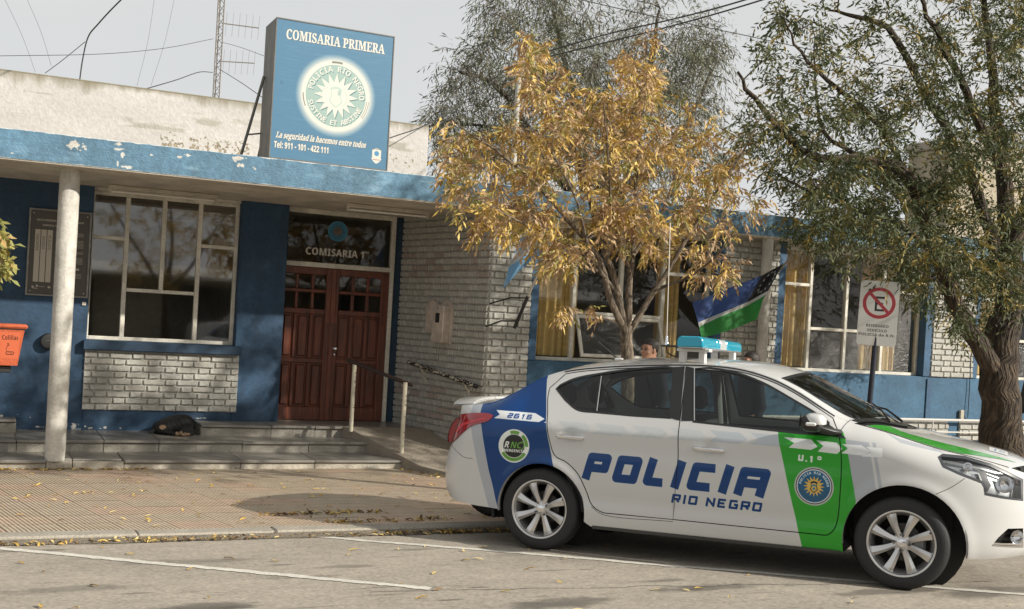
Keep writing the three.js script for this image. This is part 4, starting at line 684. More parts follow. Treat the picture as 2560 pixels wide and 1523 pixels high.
// ---------- roof mast and overhead cables ----------
{
  const z = -28, b = atZ(538, 260, z), tp = atZ(549, -70, z), r0 = 0.085, t = thing('lattice_mast', 'slim lattice radio mast with two side antennas behind the parapet', 'mast', [b.x, 0, z]), sm = std(lin(0.28, 0.25, 0.22), 0.6, { metalness: 0.3 }), y1 = tp.y + 0.4;
  const leg = [0, 1, 2].map((k) => V(Math.cos(k * 2.094 + 0.5) * r0, 0, Math.sin(k * 2.094 + 0.5) * r0)); mesh('leg', merged(leg.map((l) => rod(l.clone().setY(3), l.clone().setY(y1), 0.014, 6))), sm, t);
  const br = []; let i = 0; for (let y = 5.8; y < y1 - 0.2; y += 0.16, i++) for (let k = 0; k < 3; k++) { const a = leg[k], c = leg[(k + 1) % 3]; br.push(rod((i % 2 ? a : c).clone().setY(y), (i % 2 ? c : a).clone().setY(y + 0.16), 0.007, 5)); } mesh('lacing', merged(br), sm, t);
  const ant = (pA, pB, name) => { const a = atZ(...pA, z).sub(V(b.x, 0, z)), e = atZ(...pB, z).sub(V(b.x, 0, z)), g = [rod(a, e, 0.013, 6)]; for (let k = 0; k < 6; k++) { const p = a.clone().lerp(e, 0.12 + k * 0.175); g.push(rod(p.clone().add(V(0, 0.28, 0.05)), p.clone().add(V(0, -0.28, -0.05)), 0.0035, 5)); } mesh(name, merged(g), sm, t); };
  ant([554, 58], [647, 70], 'yagi_antenna'); ant([548, 153], [636, 158], 'yagi_antenna');
}
{ const a = atZ(1278, 520, -17), b = atZ(1296, 128, -17), t = thing('utility_pole', 'slim pale pole rising behind the golden tree', 'pole', [a.x, 0, -17]); mesh('shaft', taperTube([V(0, 0, 0), V(0, b.y * 0.6, 0), V(0, b.y, 0)], [0.06, 0.05, 0.042], 12), std(lin(0.5, 0.49, 0.46), 0.7, { map: reps(plasterTex, 1) }), t); mesh('cap', rod(V(0, b.y, 0), V(0, b.y + 0.12, 0), 0.05, 12), greyMetal, t); }
const cable = (label, pts, r, cat = 'cable') => { const P = pts.map(([x, y, z]) => atZ(x, y, z)), o = P[0].clone(), cv = new THREE.CatmullRomCurve3(P.map((p) => p.clone().sub(o))), t = thing('overhead_cable', label, cat, [o.x, o.y, o.z], 0, 'cables against the sky'), q = cv.getPoints(30); mesh('strand', taperTube(q, r, 6), std(lin(0.05, 0.05, 0.05), 0.7), t); };
cable('thick black cable rising from the parapet top', [[199, 200, -16.1], [206, 150, -16.1], [219, 95, -16], [245, 60, -15.6], [310, -8, -15], [700, -350, -12]], 0.009);
cable('thin wire from the parapet joining the thick cable', [[112, 183, -16.1], [150, 155, -16.1], [213, 104, -16]], 0.005);
cable('wire sagging from the lattice mast over the parapet', [[-20, 140, -24], [250, 135, -25], [400, 122, -26], [533, 97, -28]], 0.006);
cable('guy wire from mast foot down to the parapet', [[365, 222, -20], [440, 200, -23], [500, 180, -26], [531, 181, -28]], 0.009);
cable('guy wire dropping behind the roof sign', [[552, 175, -28], [600, 205, -24], [655, 243, -20]], 0.007);
cable('pale upper guy wire beside the mast', [[556, 106, -28], [600, 118, -26], [660, 140, -24]], 0.005);
for (const [a, b, l] of [[[10, -5], [88, 180], 'faint far wire nearest the building corner'], [[66, -5], [128, 165], 'faint far wire crossing above the parapet'], [[386, -5], [342, 215], 'faint steep wire between thick cable and mast'], [[436, -5], [377, 215], 'faint steep wire closest to the mast']]) cable(l, [[a[0], a[1], -40], [(a[0] + b[0]) / 2 + 5, (a[1] + b[1]) / 2, -40], [b[0], b[1], -40]], 0.0045);
cable('upper of two black cables above the yellow tree', [[1296, 150, -17], [1520, 85, -15.5], [1690, 46, -14], [1900, -12, -12], [2500, -220, -9]], 0.011);
cable('lower of two black cables above the yellow tree', [[1296, 160, -17], [1520, 105, -15.5], [1690, 62, -14], [1930, -8, -12], [2530, -215, -9]], 0.011);
cable('thin cable falling to the right into the big tree', [[900, -130, -15], [1420, -8, -15], [1640, 42, -15], [1880, 92, -15], [2150, 150, -15], [2330, 180, -15], [2900, 300, -15]], 0.007);
cable('thin cable from the roof sign into the grey tree', [[975, 345, -13.5], [1080, 305, -15], [1250, 190, -18]], 0.008);
// ---------- trees ----------
const barkTex = dataTex(256, 512, (x, y) => { const r = fbm(x / 9, y / 46, 5, 0, 401), b = fbm(x / 40, y / 40, 3, 0, 405); const k = 255 * clamp(0.62 + 0.75 * (r - 0.5) + 0.3 * (b - 0.5)); return [k, k * 0.96, k * 0.9]; });
const barkBump = dataTex(256, 512, (x, y) => { const k = 255 * clamp(0.5 + 1.3 * (fbm(x / 9, y / 46, 5, 0, 401) - 0.5)); return [k, k, k]; }, false);
class Leaves {
  constructor() { this.p = []; this.c = []; this.i = []; this.n = 0; }
  add(p, d, side, L, W, col, curl) {
    const m = p.clone().addScaledVector(d, L * 0.5), up = side.clone().cross(d).normalize(), tip = p.clone().addScaledVector(d, L).addScaledVector(up, -curl * L);
    const l = m.clone().addScaledVector(side, W).addScaledVector(up, 0.35 * W), r = m.clone().addScaledVector(side, -W).addScaledVector(up, 0.35 * W), o = this.n;
    for (const q of [p, l, r, m, tip]) { this.p.push(q.x, q.y, q.z); this.c.push(col.r, col.g, col.b); }
    this.i.push(o, o + 3, o + 1, o, o + 2, o + 3, o + 3, o + 4, o + 1, o + 3, o + 2, o + 4); this.n += 5;
  }
  build() { const g = new THREE.BufferGeometry(); g.setAttribute('position', new THREE.Float32BufferAttribute(this.p, 3)); g.setAttribute('color', new THREE.Float32BufferAttribute(this.c, 3)); g.setIndex(this.i); g.computeVertexNormals(); return g; }
}
function makeTree(name, label, base, limbs, centres, o) {
  const r = rng(o.seed), t = thing(name, label, 'tree', [base.x, base.y, base.z]), wood = [], skel = [], lv = new Leaves(), P = (v) => v.clone().sub(base);
  for (const { pts, r0, r1, n = 14 } of limbs) {
    const cv = new THREE.CatmullRomCurve3(pts.map(P)), q = cv.getPoints(n), wob = q.map((p, i) => (i && i < n ? p.clone().add(V((r() - 0.5), (r() - 0.5) * 0.4, (r() - 0.5)).multiplyScalar(o.knot ?? 0.03)) : p));
    wood.push(taperTube(wob, wob.map((_, i) => lerp(r0, r1, i / n) * (0.94 + 0.12 * r())), r0 > 0.1 ? 14 : 9)); wob.forEach((p, i) => { if (i / n > (o.bare ?? 0.3)) skel.push([p, lerp(r0, r1, i / n)]); });
  }
  const rv = () => V(r() - 0.5, r() - 0.5, r() - 0.5).normalize();
  const cs = centres.map(P).map((c) => [c, Math.min(...skel.map(([s]) => s.distanceToSquared(c)))]).sort((a, b) => a[1] - b[1]);
  for (const [c] of cs) {
    let best = null, bd = 1e9; for (const s of skel) { const d = s[0].distanceTo(c) + Math.max(0, s[0].y - c.y + 0.1) * 1.2; if (d < bd) { bd = d; best = s; } }
    const a = best[0], D = a.distanceTo(c), mid = a.clone().lerp(c, 0.5).add(V(0, (o.arch ?? 0.12) * D, 0)).addScaledVector(rv(), 0.12 * D), q = new THREE.QuadraticBezierCurve3(a, mid, c).getPoints(6), rr = Math.min(best[1] * 0.8, (o.twig ?? 0.009) * (0.6 + D));
    wood.push(taperTube(q, q.map((_, i) => lerp(rr, 0.0025, i / 6)), 5, false)); q.forEach((p, i) => { if (i > 1) skel.push([p, lerp(rr, 0.003, i / 6)]); });
    const sprays = Math.round(o.sprays * (0.6 + 0.8 * r())), tone = r();
    for (let k = 0; k < sprays; k++) {
      const u = lerp(0.35, 1, Math.pow(r(), 0.6)), p = q[0].clone().lerp(c, 0).copy(new THREE.QuadraticBezierCurve3(a, mid, c).getPoint(u)).addScaledVector(rv(), o.spread * r()), out = p.clone().sub(a).normalize().multiplyScalar(0.6).add(rv()).add(V(0, -o.droop, 0)).normalize();
      const n = o.leaflets, side = out.clone().cross(V(0, 1, 0)).addScaledVector(rv(), 0.5).normalize(), rach = o.rachis * (0.7 + 0.6 * r()), w = o.colours(r, tone, p);
      for (let m = 0; m < n; m++) {
        const s = m === n - 1 ? 0 : m % 2 ? 1 : -1, at = p.clone().addScaledVector(out, rach * (m / n)).add(V(0, -o.droop * rach * 0.4 * (m / n) ** 2, 0));
        const d = out.clone().multiplyScalar(s ? 0.55 : 1).addScaledVector(side, s * 0.9).add(V(0, -o.droop * 0.55, 0)).addScaledVector(rv(), 0.35).normalize(), sd = d.clone().cross(side.clone().multiplyScalar(s || 1).addScaledVector(V(0, 1, 0), 0.7).addScaledVector(rv(), 0.6)).normalize();
        lv.add(at, d, sd, o.L * (0.65 + 0.6 * r()), o.W * (0.7 + 0.5 * r()), w, (r() - 0.3) * 0.35);
      }
    }
  }
  const bm = std(o.bark, 0.9, { map: reps(barkTex, o.barkScale ?? 3, (o.barkScale ?? 3) * 0.5), bumpMap: reps(barkBump, o.barkScale ?? 3, (o.barkScale ?? 3) * 0.5), bumpScale: o.barkBump ?? 0.01 });
  mesh('trunk', merged(wood), bm, t);
  mesh('crown', lv.build(), phys(lin(1, 1, 1), 0.75, { vertexColors: true, transmission: o.thin ?? 0.3, thickness: 0 }), t);
  return t;
}
function blobs(list, N, z, depth, seed) { const r = rng(seed), tot = list.reduce((s, b) => s + b[4], 0), out = []; for (const [cx, cy, rx, ry, w] of list) { const n = Math.round((N * w) / tot); for (let i = 0; i < n; i++) { const a = r() * 6.283, q = Math.sqrt(r()), e = Math.sqrt(1 - q * q * 0.8); out.push(atZ(cx + Math.cos(a) * rx * q, cy + Math.sin(a) * ry * q, z + (r() - 0.5) * 2 * depth * e)); } } return out; }
const path = (pts, r0, r1, n) => ({ pts: pts.map(([x, y, z]) => atZ(x, y, z)), r0, r1, n });
// young ash in autumn colour by the kerb
{
  const z = -9.6, base = atZ(1570, 890, z).setY(swY(z) - 0.02);
  const A = (l, dz) => l.map(([x, y], i) => [x, y, z + dz * (i / (l.length - 1))]);
  const limbs = [{ pts: [base, atZ(1569, 960, z), atZ(1567, 880, z), atZ(1566, 815, z)], r0: 0.075, r1: 0.056, n: 10 },
    path(A([[1564, 830], [1523, 745], [1505, 660], [1430, 560], [1330, 450], [1245, 380], [1170, 330]], 0.5), 0.036, 0.008), path(A([[1562, 835], [1535, 690], [1500, 600], [1452, 420], [1400, 290], [1335, 130]], -0.4), 0.036, 0.008), path(A([[1570, 825], [1575, 700], [1584, 600], [1590, 450], [1602, 300], [1618, 105]], -0.15), 0.036, 0.008),
    path(A([[1572, 832], [1622, 750], [1668, 680], [1722, 590], [1790, 480], [1855, 385], [1915, 270]], 0.35), 0.034, 0.006), path(A([[1640, 725], [1725, 690], [1790, 640], [1850, 560]], 0.9), 0.018, 0.005), path(A([[1510, 680], [1440, 660], [1390, 600], [1290, 550], [1200, 500]], 0.9), 0.018, 0.005), path(A([[1582, 640], [1660, 520], [1700, 400], [1740, 280]], -0.8), 0.02, 0.006), path(A([[1545, 740], [1480, 640], [1440, 500], [1380, 380]], 0.9), 0.02, 0.006), path(A([[1576, 690], [1530, 520], [1520, 380], [1510, 260]], 0.9), 0.018, 0.006)];
  const list = [[1325, 150, 55, 80, 0.55], [1385, 270, 85, 110, 1], [1605, 160, 62, 85, 0.75], [1620, 300, 115, 120, 1.15], [1240, 420, 160, 115, 1.35], [1450, 420, 190, 150, 1.6], [1650, 430, 165, 140, 1.3], [1790, 400, 75, 120, 0.55], [1130, 375, 50, 70, 0.4], [1265, 545, 105, 60, 0.75], [1450, 565, 150, 75, 0.95], [1610, 575, 140, 70, 0.75], [1765, 560, 80, 80, 0.42], [1385, 655, 65, 45, 0.36], [1790, 665, 65, 45, 0.32], [1885, 450, 60, 120, 0.16], [1450, 775, 50, 22, 0.1], [1500, 310, 70, 90, 0.45]];
  const gold = [lin(0.62, 0.42, 0.1), lin(0.52, 0.34, 0.08), lin(0.68, 0.5, 0.15)], tan = [lin(0.55, 0.39, 0.22), lin(0.4, 0.25, 0.13)], olive = [lin(0.34, 0.3, 0.075), lin(0.26, 0.24, 0.065)];
  makeTree('ash_tree', 'young golden leaved tree behind the police car', base, limbs, blobs(list, 470, z, 1.15, 5), { seed: 21, sprays: 6.6, spread: 0.09, droop: 0.75, leaflets: 7, rachis: 0.12, L: 0.078, W: 0.0115, twig: 0.008, knot: 0.012, bare: 0.42, thin: 0.28, bark: lin(0.42, 0.36, 0.3), barkScale: 5, barkBump: 0.003, colours: (r, tn) => { const q = r() * 0.75 + tn * 0.35; return q < 0.5 ? gold[Math.floor(r() * 3)] : q < 0.82 ? tan[Math.floor(r() * 2)] : olive[Math.floor(r() * 2)]; } });
}
// big street tree at the right
{
  const z = -10.2, base = atZ(2520, 1200, z).setY(swY(z) - 0.05), A = (l, dz) => l.map(([x, y], i) => [x, y, z + dz * (i / (l.length - 1))]);
  const limbs = [{ pts: [base.clone().add(V(-0.02, 0, 0)), atZ(2512, 1130, z), atZ(2500, 1000, z), atZ(2502, 900, z), atZ(2515, 800, z)], r0: 0.285, r1: 0.2, n: 14 },
    path(A([[2498, 950], [2440, 850], [2400, 780], [2350, 640], [2267, 440], [2180, 400], [2030, 388], [1885, 250], [1845, 180]], 0.8), 0.13, 0.012, 26), path(A([[2512, 850], [2530, 700], [2525, 560], [2500, 380], [2480, 200], [2450, -60]], -0.6), 0.17, 0.03, 20), path(A([[2515, 700], [2440, 480], [2330, 260], [2215, 70], [2130, 38], [2060, 20]], -1.0), 0.08, 0.01, 20), path(A([[2360, 660], [2250, 560], [2130, 520], [2010, 470], [1930, 430]], -0.6), 0.05, 0.008, 16), path(A([[2520, 640], [2600, 450], [2680, 250], [2740, 50]], 0.4), 0.12, 0.03, 12), path(A([[2270, 445], [2200, 320], [2100, 220], [2000, 130], [1960, 40]], 0.9), 0.045, 0.006, 16), path(A([[2400, 790], [2380, 740], [2330, 700], [2260, 660]], 0.9), 0.035, 0.006, 10), path(A([[2500, 420], [2400, 200], [2330, 60], [2280, -80]], 1.2), 0.06, 0.012, 14), path(A([[2160, 400], [2060, 330], [2040, 200], [2030, 60]], -0.8), 0.03, 0.005, 12)];
  const list = [[2450, 150, 190, 200, 1.5], [2250, 120, 150, 140, 0.85], [2050, 130, 110, 130, 0.5], [1965, 290, 110, 110, 0.6], [2100, 330, 140, 110, 1.0], [2300, 350, 160, 140, 1.5], [2480, 400, 140, 190, 1.8], [2010, 450, 110, 95, 0.8], [2150, 490, 145, 100, 1.25], [2300, 545, 140, 100, 1.3], [2450, 620, 120, 115, 1.35], [2060, 570, 85, 55, 0.5], [2115, 620, 55, 55, 0.28], [2245, 640, 75, 55, 0.45], [2350, 700, 105, 75, 0.75], [2425, 785, 60, 55, 0.3], [2525, 690, 75, 110, 0.7], [1930, 70, 75, 65, 0.16], [2570, 60, 120, 150, 1.0], [2680, 320, 140, 280, 1.3], [1860, 330, 55, 55, 0.2], [2320, -140, 280, 120, 1.2], [2600, -200, 250, 150, 1.0]];
  const gr = [lin(0.08, 0.098, 0.026), lin(0.06, 0.082, 0.022), lin(0.11, 0.115, 0.03), lin(0.048, 0.07, 0.02)], ye = [lin(0.3, 0.22, 0.045), lin(0.22, 0.18, 0.04)];
  makeTree('street_tree', 'large dark green tree with leaning trunk by the kerb', base, limbs, blobs(list, 800, z, 1.9, 6), { seed: 22, sprays: 10, spread: 0.19, droop: 0.55, leaflets: 8, rachis: 0.18, L: 0.078, W: 0.0115, twig: 0.008, knot: 0.05, bare: 0.35, thin: 0.25, bark: lin(0.16, 0.125, 0.095), barkScale: 1.6, barkBump: 0.05, colours: (r, tn) => (r() < 0.1 + 0.22 * (tn > 0.7) ? ye[Math.floor(r() * 2)] : gr[Math.floor(r() * 4)]) });
}
// grey feathery tree behind the station
{
  const z = -26, base = atZ(1480, 700, z).setY(-0.1), A = (l, dz) => l.map(([x, y], i) => [x, y, z + dz * (i / (l.length - 1))]);
  const limbs = [{ pts: [base, atZ(1480, 700, z), atZ(1470, 520, z)], r0: 0.35, r1: 0.26, n: 8 }, path(A([[1470, 540], [1380, 420], [1300, 300], [1240, 210], [1150, 180]], 1), 0.16, 0.03), path(A([[1472, 530], [1450, 350], [1420, 180], [1380, 20]], -1), 0.17, 0.03), path(A([[1475, 530], [1560, 350], [1620, 180], [1650, 20]], 1), 0.17, 0.03), path(A([[1480, 530], [1620, 420], [1720, 300], [1790, 160]], -1.5), 0.15, 0.03), path(A([[1330, 340], [1240, 320], [1160, 310], [1090, 300]], 0.5), 0.06, 0.015)];
  const list = [[1240, 230, 150, 150, 1], [1170, 320, 120, 80, 0.55], [1100, 285, 40, 40, 0.14], [1350, 120, 180, 120, 1.1], [1550, 130, 200, 130, 1.3], [1725, 190, 100, 140, 0.9], [1300, 20, 130, 50, 0.45], [1650, 320, 180, 120, 1], [1470, 280, 150, 130, 1], [1770, 90, 50, 80, 0.35], [1450, 400, 180, 90, 0.7], [1690, 430, 140, 80, 0.7], [1290, 400, 130, 60, 0.5], [1500, -60, 240, 70, 0.8], [1150, 170, 60, 60, 0.25]];
  const cc = [lin(0.15, 0.16, 0.095), lin(0.115, 0.125, 0.075), lin(0.19, 0.185, 0.12), lin(0.16, 0.135, 0.1)];
  makeTree('feathery_tree', 'tall grey green feathery tree behind the station roof', base, limbs, blobs(list, 620, z, 3.2, 8), { seed: 23, sprays: 11, spread: 0.45, droop: 0.8, leaflets: 7, rachis: 0.5, L: 0.21, W: 0.014, twig: 0.014, knot: 0.1, thin: 0.2, bark: lin(0.12, 0.1, 0.085), colours: (r) => cc[Math.floor(r() * 4)] });
}
// sapling at the left edge
{
  const z = -10.6, base = V(-0.42, swY(z), z), list = [[8, 600, 26, 22, 1], [14, 655, 22, 22, 1.1], [-5, 690, 25, 14, 0.5], [-60, 600, 50, 70, 1.5], [-120, 560, 70, 90, 1.6], [-10, 575, 18, 20, 0.4]];
  makeTree('sapling', 'small broad leaved sapling beside the orange bin', base, [{ pts: [base, V(-0.4, 1.2, z), V(-0.42, 2.2, z), V(-0.38, 3.0, z)], r0: 0.03, r1: 0.012, n: 8 }, { pts: [V(-0.4, 1.9, z), V(-0.15, 2.2, z + 0.1), V(0.1, 2.42, z + 0.1)], r0: 0.012, r1: 0.004, n: 8 }], blobs(list, 46, z, 0.25, 9), { seed: 24, sprays: 4, spread: 0.05, droop: 0.5, leaflets: 3, rachis: 0.07, L: 0.09, W: 0.022, twig: 0.006, knot: 0.01, thin: 0.3, bark: lin(0.2, 0.16, 0.12), colours: (r) => (r() < 0.5 ? lin(0.36, 0.33, 0.09) : r() < 0.6 ? lin(0.25, 0.27, 0.07) : lin(0.45, 0.3, 0.1)) });
}
// ---------- police car ----------
const car = thing('police_car', 'white police saloon with blue and green livery reading POLICIA', 'car');
const carN = V(0, 1, -0.0391).normalize(), carD = (() => { const d = V(Math.cos(48.26 * RAD), 0, Math.sin(48.26 * RAD)); return d.addScaledVector(carN, -d.dot(carN)).normalize(); })();
const carL = carN.clone().cross(carD).normalize().multiplyScalar(-1); // towards the near side
if (carL.dot(V(-3.9, 0, 7.7)) < 0) carL.multiplyScalar(-1);
const carO = V(3.909, 0.074 + 0.0391 * (-7.687 + 8.68), -7.687).addScaledVector(carL, -0.82);
{ const R = carL.clone(); // car axes: x forward, y up, z near side
  car.matrixAutoUpdate = true; car.position.copy(carO); car.quaternion.setFromRotationMatrix(new THREE.Matrix4().makeBasis(carD, carN, R)); }
const curve = (tab) => (x) => { let i = 0; while (i < tab.length - 2 && x > tab[i + 1][0]) i++; const p0 = tab[Math.max(0, i - 1)], p1 = tab[i], p2 = tab[i + 1], p3 = tab[Math.min(tab.length - 1, i + 2)], h = p2[0] - p1[0], t = clamp((x - p1[0]) / h), m1 = i ? (p2[1] - p0[1]) / (p2[0] - p0[0]) : (p2[1] - p1[1]) / h, m2 = i < tab.length - 2 ? (p3[1] - p1[1]) / (p3[0] - p1[0]) : (p2[1] - p1[1]) / h, t2 = t * t, t3 = t2 * t; return (2 * t3 - 3 * t2 + 1) * p1[1] + (t3 - 2 * t2 + t) * h * m1 + (-2 * t3 + 3 * t2) * p2[1] + (t3 - t2) * h * m2; };
// height and half width of the edge between flank and top; height of the centre line
const vC = curve([[-1, 0.97], [-0.92, 1.02], [-0.8, 1.045], [-0.6, 1.07], [-0.45, 1.1], [-0.28, 1.19], [-0.1, 1.3], [0.1, 1.368], [0.4, 1.412], [0.7, 1.436], [1.03, 1.453], [1.3, 1.45], [1.5, 1.425], [1.7, 1.367], [1.87, 1.288], [2.05, 1.185], [2.2, 1.105], [2.35, 1.068], [2.5, 1.034], [2.66, 0.988], [2.82, 0.946], [3.0, 0.911], [3.14, 0.878], [3.3, 0.83], [3.44, 0.77]]);
const wC = curve([[-1, 0.5], [-0.92, 0.6], [-0.8, 0.66], [-0.6, 0.69], [-0.45, 0.69], [-0.28, 0.65], [-0.1, 0.6], [0.1, 0.575], [0.4, 0.565], [0.7, 0.565], [1.03, 0.57], [1.3, 0.577], [1.5, 0.59], [1.7, 0.61], [1.87, 0.637], [2.05, 0.675], [2.2, 0.705], [2.35, 0.725], [2.5, 0.735], [2.82, 0.725], [3.0, 0.7], [3.14, 0.66], [3.3, 0.55], [3.44, 0.32]]);
const vT = curve([[-1, 1.0], [-0.92, 1.065], [-0.7, 1.1], [-0.45, 1.135], [-0.28, 1.225], [-0.1, 1.325], [0.1, 1.41], [0.3, 1.457], [0.6, 1.49], [0.9, 1.503], [1.2, 1.505], [1.45, 1.496], [1.65, 1.472], [1.85, 1.418], [2.05, 1.325], [2.3, 1.2], [2.55, 1.066], [2.71, 1.032], [3.03, 0.968], [3.3, 0.9], [3.44, 0.82], [3.52, 0.7]]);
const uRear = curve([[0.2, -0.9], [0.33, -0.965], [0.42, -1.005], [0.6, -1.0], [0.76, -0.945], [0.96, -0.875], [1.1, -0.86]]), uFront = curve([[0.2, 3.36], [0.3, 3.46], [0.45, 3.51], [0.62, 3.52], [0.76, 3.48], [0.86, 3.43], [1, 3.4]]);
const ARCH = [[0.015, 0.305, 0.352], [2.612, 0.31, 0.392]];
function flankW(u, v) {
  const low = curve([[0.18, 0.775], [0.25, 0.805], [0.34, 0.822], [0.45, 0.828], [0.6, 0.838], [0.75, 0.843], [0.88, 0.84], [0.96, 0.826], [1.05, 0.8]]);
  const vc = vC(u), wc = wC(u), vb = Math.min(0.965, vc - 0.17), e = lerp(2.3, 1.06, sstep(1.08, 1.28, vc));
  let q = 1; if (u > 2.55) { const k = clamp((u - 2.55) / (uFront(v) - 2.55)); q = Math.pow(Math.max(0, 1 - Math.pow(k, 2.7)), 1 / 2.2); } if (u < -0.4) { const k = clamp((-0.4 - u) / (-0.4 - uRear(v))); q = Math.pow(Math.max(0, 1 - Math.pow(k, 3.0)), 1 / 2.6); }
  let w = low(Math.min(v, vb)) * q; if (v > vb) { const s = clamp((v - vb) / (vc - vb)), top = Math.min(wc, low(vb) * q); w = lerp(w, top, Math.pow(s, e)); }
  for (const [a, b, R] of ARCH) { const d = Math.hypot(u - a, v - b) - R; if (d > -0.05 && v > 0.2) w += 0.013 * Math.exp(-((d - 0.005) ** 2) / 0.0022) * q; }
  w += (0.007 * Math.exp(-((v - 0.925) ** 2) / 0.0009) - 0.006 * Math.exp(-((v - 0.8) ** 2) / 0.006) - 0.012 * Math.exp(-((v - 0.42) ** 2) / 0.004)) * sstep(-0.4, 0.3, u) * sstep(2.5, 2.1, u) * (v < 1 ? 1 : 0);
  for (const [a, b] of [[0.225, 0.885], [1.285, 0.865]]) w -= 0.02 * Math.exp(-((u - a) ** 2) / 0.0034 - ((v - b) ** 2) / 0.0016);
  return Math.max(0, w);
}
// photo pixel -> (u, v) on the near flank
function carUV(px, py, w0) { const d = ray(px, py), o = EYE.clone().sub(carO); let w = w0 ?? 0.8, u = 0, v = 0; for (let i = 0; i < 40; i++) { const t = (w - o.dot(carL)) / d.dot(carL), p = o.clone().addScaledVector(d, t); u = p.dot(carD); v = p.dot(carN); if (w0 !== undefined) break; w = lerp(w, flankW(u, Math.min(v, vC(u))), 0.7); } return [u, v]; }
const cR = (x, y) => carUV(1080 + x / 2.473, 820 + y / 2.473), cM = (x, y) => carUV(1640 + x / 2.473, 820 + y / 2.473), cE = (x, y) => carUV(2000 + x / 2.382, 900 + y / 2.382);
const shapeOf = (pts) => new THREE.Shape(pts.map(([a, b]) => new THREE.Vector2(a, b)));
const smooth = (pts, n = 6, closed = false) => new THREE.CatmullRomCurve3(pts.map(([a, b]) => V(a, b, 0)), closed, 'centripetal').getPoints(n * pts.length).map((p) => [p.x, p.y]);
const grow = (pts, d) => { const n = pts.length; let ar = 0; pts.forEach(([a, b], i) => { const [c, e] = pts[(i + 1) % n]; ar += a * e - c * b; }); const s = ar > 0 ? 1 : -1; return pts.map(([a, b], i) => { const [pa, pb] = pts[(i + n - 1) % n], [na, nb] = pts[(i + 1) % n]; const tx = na - pa, ty = nb - pb, l = Math.hypot(tx, ty) || 1; return [a + (ty / l) * d * s, b - (tx / l) * d * s]; }); };
// a region of the flank as a curved sheet: cut in the side view, split fine, laid on the flank
function flankSheet(outline, holes = [], side = 1, off = 0, fine = 0.045) {
  const sh = shapeOf(outline); for (const h of holes) sh.holes.push(new THREE.Path(h.map(([a, b]) => new THREE.Vector2(a, b))));
  const g0 = new THREE.ShapeGeometry(sh, 1), pp = g0.attributes.position, tris = []; const ix = g0.index.array;
  for (let i = 0; i < ix.length; i += 3) tris.push([0, 1, 2].map((k) => [pp.getX(ix[i + k]), pp.getY(ix[i + k])]));
  const out = [], len = (a, b) => Math.hypot(a[0] - b[0], a[1] - b[1]), mid = (a, b) => [(a[0] + b[0]) / 2, (a[1] + b[1]) / 2];
  while (tris.length) { const [a, b, c] = tris.pop(), l = [len(a, b), len(b, c), len(c, a)], m = Math.max(...l); if (m < fine) { out.push(a, b, c); continue; } if (m === l[0]) { const q = mid(a, b); tris.push([a, q, c], [q, b, c]); } else if (m === l[1]) { const q = mid(b, c); tris.push([b, q, a], [q, c, a]); } else { const q = mid(c, a); tris.push([c, q, b], [q, a, b]); } }
  const pos = new Float32Array(out.length * 3), nor = new Float32Array(out.length * 3), uv = new Float32Array(out.length * 2), cache = new Map();
  out.forEach(([u, v], i) => {
    const key = Math.round(u * 1e4) + ',' + Math.round(v * 1e4); let e = cache.get(key);
    if (!e) { const h = 0.006, w = flankW(u, v), du = (flankW(u + h, v) - flankW(u - h, v)) / (2 * h), dv = (flankW(u, v + h) - flankW(u, v - h)) / (2 * h), l = Math.hypot(du, dv, 1); e = [w, -du / l, -dv / l, 1 / l]; cache.set(key, e); }
    pos.set([u + e[1] * off, v + e[2] * off, side * (e[0] + e[3] * off)], i * 3); nor.set([e[1], e[2], side * e[3]], i * 3); uv.set([(u + 1.05) / 4.6, (v - 0.15) / 1.4], i * 2);
  });
  if (side < 0) for (let i = 0; i < out.length; i += 3) for (const [A, k] of [[pos, 3], [nor, 3], [uv, 2]]) for (let j = 0; j < k; j++) { const x = A[(i + 1) * k + j]; A[(i + 1) * k + j] = A[(i + 2) * k + j]; A[(i + 2) * k + j] = x; }
  const g = new THREE.BufferGeometry(); g.setAttribute('position', new THREE.BufferAttribute(pos, 3)); g.setAttribute('normal', new THREE.BufferAttribute(nor, 3)); g.setAttribute('uv', new THREE.BufferAttribute(uv, 2)); return g;
}
// strip that turns an edge inward, so that panels have thickness
function edgeStrip(pts, side, depth, off = 0) { const pos = [], idx = []; pts.forEach(([u, v], i) => { const w = flankW(u, v) + off; pos.push(u, v, side * w, u, v, side * (w - depth)); if (i) { const o = i * 2; idx.push(o - 2, o, o - 1, o - 1, o, o + 1); } }); const g = new THREE.BufferGeometry(); g.setAttribute('position', new THREE.Float32BufferAttribute(pos, 3)); g.setAttribute('uv', new THREE.Float32BufferAttribute(pos.filter((_, i) => i % 3 < 2), 2)); g.setIndex(idx); g.computeVertexNormals(); return g; }
const topV = (u, w) => { const wc = wC(u), vc = vC(u); return vc + (vT(u) - vc) * (1 - Math.pow(Math.min(1, Math.abs(w) / wc), 2.3)); };
function topSheet(ua, ub, s0, s1, nu, ns, off = 0) {
  const pos = [], uv = [], idx = []; for (let i = 0; i <= nu; i++) for (let j = 0; j <= ns; j++) { const s = lerp(s0, s1, j / ns), u = lerp(ua(s), ub(s), i / nu), w = s * wC(u); pos.push(u, topV(u, w) + off, w); uv.push(u, w); if (i < nu && j < ns) { const o = i * (ns + 1) + j; idx.push(o, o + 1, o + ns + 1, o + 1, o + ns + 2, o + ns + 1); } }
  const g = new THREE.BufferGeometry(); g.setAttribute('position', new THREE.Float32BufferAttribute(pos, 3)); g.setAttribute('uv', new THREE.Float32BufferAttribute(uv, 2)); g.setIndex(idx); g.computeVertexNormals(); return g;
}
